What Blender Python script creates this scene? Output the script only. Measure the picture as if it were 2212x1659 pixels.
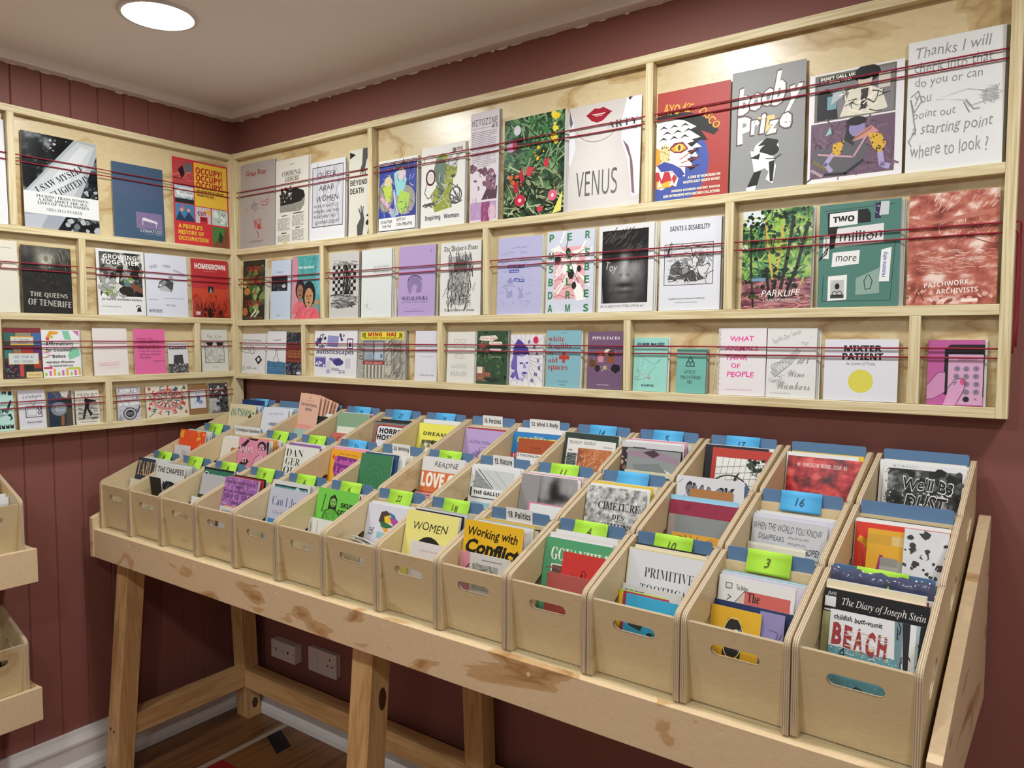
import bpy, bmesh, math, os, random
from mathutils import Vector, Matrix, noise

# ---------------------------------------------------------------- scene, camera, exposure
for o in list(bpy.data.objects):
    bpy.data.objects.remove(o, do_unlink=True)
SC = bpy.context.scene
COL = SC.collection
SC.view_settings.view_transform = 'Standard'
SC.view_settings.look = 'None'
SC.view_settings.gamma = 1.0
SC.view_settings.use_curve_mapping = False
SC.view_settings.exposure = 0.0
F_PX = 1608.42
YAW, PITCH, ROLL = 0.6214, -0.0603, 0.0020
CAM_AT = Vector((2.4438, -1.6636, 1.3744))
cam_data = bpy.data.cameras.new('camera')
cam = bpy.data.objects.new('camera', cam_data)
COL.objects.link(cam)
cam_data.sensor_fit = 'HORIZONTAL'
cam_data.sensor_width = 36.0
cam_data.lens = F_PX / 2212.0 * 36.0
cam_data.clip_start = 0.02
fw = Vector((-math.sin(YAW) * math.cos(PITCH), math.cos(YAW) * math.cos(PITCH), math.sin(PITCH)))
rt = fw.cross(Vector((0, 0, 1))).normalized()
up = rt.cross(fw)
rt, up = rt * math.cos(ROLL) + up * math.sin(ROLL), up * math.cos(ROLL) - rt * math.sin(ROLL)
M3 = Matrix((rt, up, -fw)).transposed()
cam.matrix_world = Matrix.Translation(CAM_AT) @ M3.to_4x4()
SC.camera = cam
world = bpy.data.worlds.new('world')
SC.world = world
world.use_nodes = True
world.node_tree.nodes['Background'].inputs[0].default_value = (1.0, 0.95, 0.9, 1)
world.node_tree.nodes['Background'].inputs[1].default_value = 0.3
LAMP_POWER = 150.0          # emission strength of every ceiling downlight

# ---------------------------------------------------------------- colours and materials
def lin(hexa):
    if not isinstance(hexa, str):
        return tuple(hexa)
    hexa = NAMED.get(hexa, hexa).lstrip('#')
    if len(hexa) == 3:
        hexa = ''.join(c * 2 for c in hexa)
    out = []
    for i in (0, 2, 4):
        c = int(hexa[i:i + 2], 16) / 255.0
        out.append(c / 12.92 if c <= 0.04045 else ((c + 0.055) / 1.055) ** 2.4)
    return tuple(out)

NAMED = dict(k='#141414', w='#ecece9', p='#e6e4dc', g='#8d8d8d', d='#3a3a3c', r='#b02a2c', n='#22306a',
             y='#e9c52e', c='#e4dcc4', m='#a8d8d4', v='#a793c9', o='#e2672a', t='#5d9c96', q='#d882b4', l='#c9c9cc')

def mat(name, rgb, rough=0.6, spec=0.4):
    m = bpy.data.materials.new(name)
    m.use_nodes = True
    b = m.node_tree.nodes['Principled BSDF']
    b.inputs['Base Color'].default_value = (*lin(rgb), 1)
    b.inputs['Roughness'].default_value = rough
    b.inputs['Specular IOR Level'].default_value = spec
    return m

def nodes(m):
    nt = m.node_tree
    return nt, nt.nodes['Principled BSDF']

def N(nt, kind, **kw):
    n = nt.nodes.new(kind)
    for k, v in kw.items():
        if k.startswith('in_'):
            n.inputs[int(k[3:]) if k[3:].isdigit() else k[3:].replace('_', ' ')].default_value = v
        else:
            setattr(n, k, v)
    return n

def ramp(nt, stops):
    r = nt.nodes.new('ShaderNodeValToRGB')
    e = r.color_ramp.elements
    while len(e) < len(stops):
        e.new(0.5)
    for el, (p, c) in zip(e, stops):
        el.position = p
        el.color = (*lin(c), 1)
    return r

def coords(nt, scale, use_random=True):
    tc = N(nt, 'ShaderNodeTexCoord')
    mp = N(nt, 'ShaderNodeMapping')
    mp.inputs['Scale'].default_value = scale
    if use_random:
        oi = N(nt, 'ShaderNodeObjectInfo')
        mu = N(nt, 'ShaderNodeMath', operation='MULTIPLY')
        mu.inputs[1].default_value = 37.0
        nt.links.new(oi.outputs['Random'], mu.inputs[0])
        cb = N(nt, 'ShaderNodeCombineXYZ')
        for i in range(3):
            nt.links.new(mu.outputs[0], cb.inputs[i])
        nt.links.new(cb.outputs[0], mp.inputs['Location'])
    nt.links.new(tc.outputs['Object'], mp.inputs['Vector'])
    return mp

def wood_grain(name, light, dark, scale, rough=0.5, bands=9.0, knots='#7a5230', spec=0.4, bump=0.05):
    """sawn softwood: long streaks along the stretched axis with an occasional knot"""
    m = mat(name, light, rough, spec)
    nt, b = nodes(m)
    mp = coords(nt, scale)
    n1 = N(nt, 'ShaderNodeTexNoise')
    n1.inputs['Scale'].default_value = 1.0
    n1.inputs['Detail'].default_value = 3
    n1.inputs['Distortion'].default_value = 0.4
    nt.links.new(mp.outputs[0], n1.inputs['Vector'])
    mu = N(nt, 'ShaderNodeMath', operation='MULTIPLY')
    mu.inputs[1].default_value = bands
    nt.links.new(n1.outputs[0], mu.inputs[0])
    si = N(nt, 'ShaderNodeMath', operation='SINE')
    mu2 = N(nt, 'ShaderNodeMath', operation='MULTIPLY')
    mu2.inputs[1].default_value = 6.283
    nt.links.new(mu.outputs[0], mu2.inputs[0])
    nt.links.new(mu2.outputs[0], si.inputs[0])
    n2 = N(nt, 'ShaderNodeTexNoise')
    n2.inputs['Scale'].default_value = 6.0
    n2.inputs['Detail'].default_value = 4
    nt.links.new(mp.outputs[0], n2.inputs['Vector'])
    ad = N(nt, 'ShaderNodeMath', operation='MULTIPLY_ADD')
    ad.inputs[1].default_value = 0.16
    nt.links.new(si.outputs[0], ad.inputs[0])
    nt.links.new(n2.outputs[0], ad.inputs[2])
    rp = ramp(nt, [(0.25, dark), (0.62, light)])
    nt.links.new(ad.outputs[0], rp.inputs[0])
    vo = N(nt, 'ShaderNodeTexVoronoi')
    vo.inputs['Scale'].default_value = 0.55
    nt.links.new(mp.outputs[0], vo.inputs['Vector'])
    kr = ramp(nt, [(0.03, '#ffffff'), (0.075, '#000000')])
    nt.links.new(vo.outputs['Distance'], kr.inputs[0])
    mx = N(nt, 'ShaderNodeMix', data_type='RGBA')
    nt.links.new(kr.outputs[0], mx.inputs[0])
    nt.links.new(rp.outputs[0], mx.inputs[6])
    mx.inputs[7].default_value = (*lin(knots), 1)
    nt.links.new(mx.outputs[2], b.inputs['Base Color'])
    bp = N(nt, 'ShaderNodeBump')
    bp.inputs['Strength'].default_value = bump
    bp.inputs['Distance'].default_value = 0.001
    nt.links.new(ad.outputs[0], bp.inputs['Height'])
    nt.links.new(bp.outputs[0], b.inputs['Normal'])
    return m

def ply_face(name, light, mid, dark, scale, rough=0.42, contours=5.0, amount=1.0, spec=0.5):
    """rotary-cut veneer: wandering contour bands"""
    m = mat(name, light, rough, spec)
    nt, b = nodes(m)
    mp = coords(nt, scale)
    n1 = N(nt, 'ShaderNodeTexNoise')
    n1.inputs['Scale'].default_value = 1.0
    n1.inputs['Detail'].default_value = 4.0
    n1.inputs['Roughness'].default_value = 0.5
    n1.inputs['Distortion'].default_value = 0.7
    nt.links.new(mp.outputs[0], n1.inputs['Vector'])
    mu = N(nt, 'ShaderNodeMath', operation='MULTIPLY')
    mu.inputs[1].default_value = contours
    nt.links.new(n1.outputs[0], mu.inputs[0])
    fr = N(nt, 'ShaderNodeMath', operation='PINGPONG')
    fr.inputs[1].default_value = 1.0
    nt.links.new(mu.outputs[0], fr.inputs[0])
    rp = ramp(nt, [(0.0, dark), (0.10 * amount, mid), (0.17 * amount, mid), (0.21 * amount, light), (1.0, light)])
    nt.links.new(fr.outputs[0], rp.inputs[0])
    n2 = N(nt, 'ShaderNodeTexNoise')
    n2.inputs['Scale'].default_value = 26.0
    n2.inputs['Detail'].default_value = 5
    nt.links.new(mp.outputs[0], n2.inputs['Vector'])
    r2 = ramp(nt, [(0.3, '#e4dfd6'), (0.7, '#ffffff')])
    nt.links.new(n2.outputs[0], r2.inputs[0])
    mx = N(nt, 'ShaderNodeMix', data_type='RGBA', blend_type='MULTIPLY')
    mx.inputs[0].default_value = 0.4
    nt.links.new(rp.outputs[0], mx.inputs[6])
    nt.links.new(r2.outputs[0], mx.inputs[7])
    nt.links.new(mx.outputs[2], b.inputs['Base Color'])
    return m

def ply_edge(name, axis):
    m = mat(name, '#b59d7c', 0.6, 0.3)
    nt, b = nodes(m)
    tc = N(nt, 'ShaderNodeTexCoord')
    wv = N(nt, 'ShaderNodeTexWave', wave_type='BANDS', bands_direction=axis)
    wv.inputs['Scale'].default_value = 104.0
    wv.inputs['Distortion'].default_value = 0.5
    wv.inputs['Detail'].default_value = 1.0
    nt.links.new(tc.outputs['Object'], wv.inputs['Vector'])
    rp = ramp(nt, [(0.3, '#9c8771'), (0.65, '#c9b798')])
    nt.links.new(wv.outputs['Fac'], rp.inputs[0])
    nt.links.new(rp.outputs[0], b.inputs['Base Color'])
    return m

def paint_wall(name, rgb):
    m = mat(name, rgb, 0.55, 0.35)
    nt, b = nodes(m)
    mp = coords(nt, (1, 1, 1), False)
    n1 = N(nt, 'ShaderNodeTexNoise')
    n1.inputs['Scale'].default_value = 60
    n1.inputs['Detail'].default_value = 4
    nt.links.new(mp.outputs[0], n1.inputs['Vector'])
    bp = N(nt, 'ShaderNodeBump')
    bp.inputs['Strength'].default_value = 0.12
    bp.inputs['Distance'].default_value = 0.002
    nt.links.new(n1.outputs[0], bp.inputs['Height'])
    nt.links.new(bp.outputs[0], b.inputs['Normal'])
    return m

WALL = paint_wall('brick_red_paint', '#84524a')
PALE = paint_wall('pale_paint', '#d2cbc4')  # colour of the unseen walls, chosen pale to bounce more fill light
CEIL = paint_wall('ceiling_paint', '#f0ebe8')
GLOSS_WHITE = mat('white_gloss_paint', '#d8d5d4', 0.35, 0.5)
PINE = {'x': wood_grain('pine_along_wall', '#ddd0ab', '#c6b285', (1.2, 34, 34)),
        'y': wood_grain('pine_along_depth', '#ddd0ab', '#c6b285', (34, 1.2, 34)),
        'z': wood_grain('pine_upright', '#ddd0ab', '#c6b285', (34, 34, 1.2))}
POST = {'x': wood_grain('sawn_pine_along_wall', '#d0a873', '#bb8f5c', (1.3, 16, 16), 0.5, 5.0, '#4e2d16'),
        'y': wood_grain('sawn_pine_along_depth', '#d0a873', '#bb8f5c', (16, 1.3, 16), 0.5, 5.0, '#4e2d16'),
        'z': wood_grain('sawn_pine_upright', '#d0a873', '#bb8f5c', (16, 16, 1.3), 0.5, 5.0, '#4e2d16')}
BACKING = ply_face('pine_ply_backing', '#d6c49b', '#c8b083', '#b39668', (2.2, 2.2, 5.0), 0.3, 4.0, 0.8, 0.6)
SHEET = ply_face('pine_ply_apron', '#dfc5a0', '#c8a376', '#a97c4c', (3.2, 3.2, 8.0), 0.42, 6.0, 2.0)
BIRCH = ply_face('birch_ply', '#d2bd95', '#cbb48a', '#bda27a', (3.0, 3.0, 9.0), 0.4, 3.0, 0.6)
EDGE_X = ply_edge('ply_edge_across', 'X')
EDGE_Y = ply_edge('ply_edge_deep', 'Y')
CORD = mat('red_elastic', '#8f1830', 0.6)
PAPER = mat('paper_edges', '#dcd9d0', 0.8)
TAB = mat('blue_card', '#5f81a8', 0.55)
PLASTIC = mat('white_plastic', '#cdc5bf', 0.35, 0.5)
BLACK = mat('black_hole', '#0c0c0c', 0.7)
PRINT = bpy.data.materials.new('printed_cover')
PRINT.use_nodes = True
_nt, _b = nodes(PRINT)
_at = N(_nt, 'ShaderNodeAttribute', attribute_name='ink')
_nt.links.new(_at.outputs['Color'], _b.inputs['Base Color'])
_b.inputs['Roughness'].default_value = 0.5
_b.inputs['Specular IOR Level'].default_value = 0.35
PRINT_GLOSSY = PRINT.copy()
PRINT_GLOSSY.name = 'glossy_cover'
PRINT_GLOSSY.node_tree.nodes['Principled BSDF'].inputs['Roughness'].default_value = 0.22

def sheen_film():
    m = mat('clear_film', '#d5d7dc', 0.12, 0.6)
    b = m.node_tree.nodes['Principled BSDF']
    b.inputs['Transmission Weight'].default_value = 1.0
    b.inputs['IOR'].default_value = 1.2
    b.inputs['Alpha'].default_value = 0.45
    return m
FILM = sheen_film()

# ---------------------------------------------------------------- object helpers
def tag(o, label=None, cat=None, group=None, kind=None):
    if label: o['label'] = label
    if cat: o['category'] = cat
    if group: o['group'] = group
    if kind: o['kind'] = kind
    return o

def empty(name, loc=(0, 0, 0), rot=(0, 0, 0), parent=None):
    o = bpy.data.objects.new(name, None)
    o.empty_display_size = 0.02
    COL.objects.link(o)
    o.location = loc
    o.rotation_euler = rot
    if parent: o.parent = parent
    return o

class MB:
    """collects faces for ONE mesh"""
    def __init__(s):
        s.v, s.f, s.m = [], [], []
    def face(s, pts, mi=0):
        i = len(s.v)
        s.v.extend(pts)
        s.f.append(tuple(range(i, i + len(pts))))
        s.m.append(mi)
    def box(s, x0, x1, y0, y1, z0, z1, mi=0):
        i = len(s.v)
        s.v += [(x0, y0, z0), (x1, y0, z0), (x1, y1, z0), (x0, y1, z0), (x0, y0, z1), (x1, y0, z1), (x1, y1, z1), (x0, y1, z1)]
        for f in ((0, 3, 2, 1), (4, 5, 6, 7), (0, 1, 5, 4), (1, 2, 6, 5), (2, 3, 7, 6), (3, 0, 4, 7)):
            s.f.append(tuple(i + k for k in f)); s.m.append(mi)
    def prism(s, lower, upper, mi=0):
        """two matching polygons (lists of 3-D points) joined into a solid"""
        n = len(lower); i = len(s.v)
        s.v += list(lower) + list(upper)
        s.f.append(tuple(i + k for k in reversed(range(n)))); s.m.append(mi)
        s.f.append(tuple(i + n + k for k in range(n))); s.m.append(mi)
        for k in range(n):
            s.f.append((i + k, i + (k + 1) % n, i + n + (k + 1) % n, i + n + k)); s.m.append(mi)
    def tube(s, pts, r, n=8, mi=0):
        pts = [Vector(p) for p in pts]
        rings = []
        for k, p in enumerate(pts):
            d = (pts[min(k + 1, len(pts) - 1)] - pts[max(k - 1, 0)]).normalized()
            a = d.orthogonal().normalized() if abs(d.z) > 0.9 else Vector((0, 0, 1)).cross(d).normalized()
            b = d.cross(a)
            i = len(s.v)
            s.v += [tuple(p + a * (r * math.cos(2 * math.pi * j / n)) + b * (r * math.sin(2 * math.pi * j / n))) for j in range(n)]
            rings.append(i)
        for i, j in zip(rings, rings[1:]):
            for k in range(n):
                s.f.append((i + k, i + (k + 1) % n, j + (k + 1) % n, j + k)); s.m.append(mi)
        s.f.append(tuple(rings[0] + k for k in reversed(range(n)))); s.m.append(mi)
        s.f.append(tuple(rings[-1] + k for k in range(n))); s.m.append(mi)
    def build(s, name, mats, parent=None, bevel=0.0, smooth=False):
        me = bpy.data.meshes.new(name)
        me.from_pydata([tuple(p) for p in s.v], [], s.f)
        for m in (mats if isinstance(mats, (list, tuple)) else [mats]):
            me.materials.append(m)
        me.polygons.foreach_set('material_index', s.m)
        if smooth:
            me.polygons.foreach_set('use_smooth', [True] * len(s.f))
        me.update()
        bm = bmesh.new(); bm.from_mesh(me)
        bmesh.ops.recalc_face_normals(bm, faces=bm.faces)
        bm.to_mesh(me); bm.free()
        o = bpy.data.objects.new(name, me)
        COL.objects.link(o)
        if parent: o.parent = parent
        if bevel:
            bv = o.modifiers.new('soft_edges', 'BEVEL')
            bv.width = bevel; bv.segments = 2; bv.limit_method = 'ANGLE'
        return o

def plate(outer, holes, thick, to3d, mi_face=0, mi_edge=1):
    """flat board with holes: outline and holes are (a, b) lists, to3d(a, b, t) places a point at depth t"""
    bm = bmesh.new()
    for ring in [outer] + holes:
        vs = [bm.verts.new((a, b, 0)) for a, b in ring]
        for i in range(len(vs)):
            bm.edges.new((vs[i], vs[(i + 1) % len(vs)]))
    bmesh.ops.triangle_fill(bm, use_beauty=True, use_dissolve=False, edges=bm.edges[:])
    mb = MB()
    flat = [[(v.co.x, v.co.y) for v in f.verts] for f in bm.faces]
    bm.free()
    for tri in flat:
        mb.face([to3d(a, b, 0) for a, b in tri], mi_face)
        mb.face([to3d(a, b, thick) for a, b in reversed(tri)], mi_face)
    for ring in [outer] + holes:
        for i in range(len(ring)):
            (a, b), (c, d) = ring[i], ring[(i + 1) % len(ring)]
            mb.face([to3d(a, b, 0), to3d(c, d, 0), to3d(c, d, thick), to3d(a, b, thick)], mi_edge)
    return mb

def merge(o, dist=1e-5):
    bm = bmesh.new(); bm.from_mesh(o.data)
    bmesh.ops.remove_doubles(bm, verts=bm.verts, dist=dist)
    bmesh.ops.recalc_face_normals(bm, faces=bm.faces)
    bm.to_mesh(o.data); bm.free()
    return o

def slot(cx, cy, w, h, ang=0.0, n=7):
    pts = []
    r = h / 2
    for sgn in (1, -1):
        for k in range(n + 1):
            t = -math.pi / 2 + math.pi * k / n + (0 if sgn > 0 else math.pi)
            pts.append((sgn * (w / 2 - r) + r * math.cos(t), r * math.sin(t)))
    c, s_ = math.cos(ang), math.sin(ang)
    return [(cx + a * c - b * s_, cy + a * s_ + b * c) for a, b in pts]

def round_poly(pts, r, n=5):
    """round every corner of a polygon by its own radius"""
    out = []
    m = len(pts)
    for i in range(m):
        p0, p, p1 = Vector(pts[i - 1]), Vector(pts[i]), Vector(pts[(i + 1) % m])
        ri = r[i] if isinstance(r, (list, tuple)) else r
        if ri <= 0:
            out.append(tuple(p)); continue
        a, b = p + (p0 - p).normalized() * ri, p + (p1 - p).normalized() * ri
        for k in range(n + 1):
            t = k / n
            q = a * (1 - t) ** 2 + p * 2 * t * (1 - t) + b * t ** 2
            out.append((q.x, q.y))
    return out

def copy_tree(o, parent=None):
    c = o.copy()
    COL.objects.link(c)
    c.parent = parent
    for ch in list(o.children):
        copy_tree(ch, c)
    return c

# ---------------------------------------------------------------- lettering
FONT_DIR = os.path.join(bpy.utils.resource_path('LOCAL'), 'datafiles', 'fonts')
_font_cache = {}
def font_file(name):
    if name not in _font_cache:
        try:
            _font_cache[name] = bpy.data.fonts.load(os.path.join(FONT_DIR, name))
        except Exception:
            _font_cache[name] = None
    return _font_cache[name]
MATH = 'NotoSansMath-Regular.woff2'
FACES = {  # key: (font file, first capital, first digit, stroke offset)
    's': (MATH, 0x1D5A0, 0x1D7E2, 0), 'b': (MATH, 0x1D5D4, 0x1D7EC, 0), 'B': (MATH, 0x1D5D4, 0x1D7EC, 0.018),
    'f': (MATH, 0x1D400, 0x1D7CE, 0), 'l': (MATH, 0x1D400, 0x1D7CE, -0.009), 'i': (MATH, 0x1D434, 0, 0),
    'k': (MATH, 0x1D56C, 0, 0), 'c': (MATH, 0x1D4D0, 0, 0), 'd': (MATH, 0x1D538, 0x1D7D8, 0),
    'm': ('DejaVuSansMono.woff2', 0, 0, 0), 'M': ('DejaVuSansMono.woff2', 0, 0, 0.015), 'W': ('Noto Sans CJK Regular.woff2', 0, 0, 0.01),
    'h': ('', 0, 0, 0), 'H': ('', 0, 0, 0.02), 'G': ('', 0, 0, 0.045)}
HOLES = {('i', 'h'): 0x210E, ('d', 'C'): 0x2102, ('d', 'H'): 0x210D, ('d', 'N'): 0x2115, ('d', 'P'): 0x2119, ('d', 'Q'): 0x211A, ('d', 'R'): 0x211D, ('d', 'Z'): 0x2124}
_glyphs = {}
def face_text(s, f):
    fn, cap, dig, off = FACES[f]
    if not fn or font_file(fn) is None or not cap:
        return s
    out = ''
    for ch in s:
        if (f, ch) in HOLES: out += chr(HOLES[(f, ch)])
        elif 'A' <= ch <= 'Z': out += chr(cap + ord(ch) - 65)
        elif 'a' <= ch <= 'z': out += chr(cap + 26 + ord(ch) - 97)
        elif '0' <= ch <= '9' and dig: out += chr(dig + ord(ch) - 48)
        else: out += ch
    return out

def set_type(pairs):
    """shape every wanted (string, face) once; keep it as plain outlines scaled to a unit box"""
    todo = []
    for s, f in sorted(pairs):
        if (s, f) in _glyphs: continue
        fn, cap, dig, off = FACES[f]
        cu = bpy.data.curves.new('lettering', 'FONT')
        cu.body = face_text(s, f)
        cu.resolution_u = 2
        cu.offset = off
        ft = font_file(fn) if fn else None
        if ft: cu.font = ft
        ob = bpy.data.objects.new('lettering', cu)
        COL.objects.link(ob)
        todo.append((s, f, ob))
    bpy.context.view_layer.update()
    dg = bpy.context.evaluated_depsgraph_get()
    for s, f, ob in todo:
        ev = ob.evaluated_get(dg)
        me = ev.to_mesh()
        vs = [(v.co.x, v.co.y) for v in me.vertices]
        fs = [tuple(p.vertices) for p in me.polygons]
        ev.to_mesh_clear()
        if f in 'hHG':
            rr = random.Random(s)
            ph = rr.random() * 6
            vs = [(x + 0.12 * y + 0.03 * math.sin(3.1 * y + ph), y + 0.05 * math.sin(2.3 * x + ph) + 0.03 * math.sin(5.7 * x)) for x, y in vs]
        if vs:
            x0, x1 = min(v[0] for v in vs), max(v[0] for v in vs)
            y0, y1 = min(v[1] for v in vs), max(v[1] for v in vs)
            vs = [((x - x0) / max(x1 - x0, 1e-6), (y - y0) / max(y1 - y0, 1e-6)) for x, y in vs]
        _glyphs[(s, f)] = (vs, fs)
        cu = ob.data
        bpy.data.objects.remove(ob, do_unlink=True)
        bpy.data.curves.remove(cu)

# ---------------------------------------------------------------- cover artwork: shapes in unit page coordinates
def T(s, u0, v0, u1, v1, c='k', f='b', r=0): return ('T', s, u0, v0, u1, v1, c, f, r)
def R(u0, v0, u1, v1, c): return ('P', [(u0, v0), (u1, v0), (u1, v1), (u0, v1)], c)
def P(c, *xy): return ('P', list(zip(xy[0::2], xy[1::2])), c)
def E(cx, cy, rx, ry=None, c='k', n=22): return ('E', cx, cy, rx, ry, c, n)
def O(cx, cy, rx, ry, wd, c='k', a0=0, a1=360): return ('O', cx, cy, rx, ry, wd, c, a0, a1)
def L(wd, c, *xy): return ('L', wd, list(zip(xy[0::2], xy[1::2])), c)
def S(kind, u0, v0, u1, v1, n, size, cols, seed=1): return ('S', kind, u0, v0, u1, v1, n, size, cols, seed)
def X(u0, v0, u1, v1, rows, c='g', seed=3): return ('X', u0, v0, u1, v1, rows, c, seed)
def Z(u0, v0, u1, v1, cols, scale=4, seed=1, n=34, fn=None, stretch=(1, 1)): return ('Z', u0, v0, u1, v1, cols, scale, seed, n, fn, stretch)
def gs(u, v, cx, cy, sx, sy): return math.exp(-((u - cx) / sx) ** 2 - ((v - cy) / sy) ** 2)
def fuzz(u, v, k, s=0): return noise.fractal(Vector((u * k, v * k, s)), .8, 2.1, 4)
def FR(u0, v0, u1, v1, wd, c): return ('L', wd, [(u0, v0), (u1, v0), (u1, v1), (u0, v1), (u0, v0)], c)
def OT(s, u0, v0, u1, v1, c, f, r, oc, d): return [('T', s, u0 - d, v0 - d * .62, u1 + d, v1 + d * .62, oc, 'G', r), ('T', s, u0, v0, u1, v1, c, f, r)]
def HEAD(cx, cy, s, skin, hair, top, line='k', asp=0.7):
    """bust: shoulders, hair, neck, face with eyes, nose and mouth"""
    a = s * asp
    return [P(top, cx - 1.5 * s, cy - 2.6 * a, cx - 1.1 * s, cy - 1.5 * a, cx - .3 * s, cy - 1.1 * a, cx + .3 * s, cy - 1.1 * a, cx + 1.1 * s, cy - 1.5 * a, cx + 1.5 * s, cy - 2.6 * a),
            E(cx, cy + .2 * a, .85 * s, 1.15 * a, hair), P(skin, cx - .26 * s, cy - 1.25 * a, cx + .26 * s, cy - 1.25 * a, cx + .24 * s, cy - .5 * a, cx - .24 * s, cy - .5 * a),
            E(cx, cy - .05 * a, .56 * s, .82 * a, skin), E(cx - .22 * s, cy + .1 * a, .1 * s, .06 * a, line), E(cx + .22 * s, cy + .1 * a, .1 * s, .06 * a, line),
            L(.05 * s, line, cx, cy + .05 * a, cx - .06 * s, cy - .2 * a, cx + .05 * s, cy - .2 * a), E(cx, cy - .45 * a, .17 * s, .06 * a, line)]

def clip(poly, w, h):
    for ax, lim, keep in ((0, 0.0, 1), (0, w, -1), (1, 0.0, 1), (1, h, -1)):
        out = []
        for i in range(len(poly)):
            a, b = poly[i - 1], poly[i]
            ia, ib = (a[ax] - lim) * keep >= 0, (b[ax] - lim) * keep >= 0
            if ia != ib:
                t = (lim - a[ax]) / (b[ax] - a[ax])
                out.append((a[0] + t * (b[0] - a[0]), a[1] + t * (b[1] - a[1])))
            if ib: out.append(b)
        poly = out
        if len(poly) < 3: return None
    return poly

def strip(pts, wd):
    quads = []
    for (a, b), (c, d) in zip(pts, pts[1:]):
        dx, dy = c - a, d - b
        ln = math.hypot(dx, dy) or 1e-9
        ex, ey = dx / ln * wd * .35, dy / ln * wd * .35
        nx, ny = -dy / ln * wd / 2, dx / ln * wd / 2
        a, b, c, d = a - ex, b - ey, c + ex, d + ey
        quads.append([(a + nx, b + ny), (a - nx, b - ny), (c - nx, d - ny), (c + nx, d + ny)])
    return quads

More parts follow.
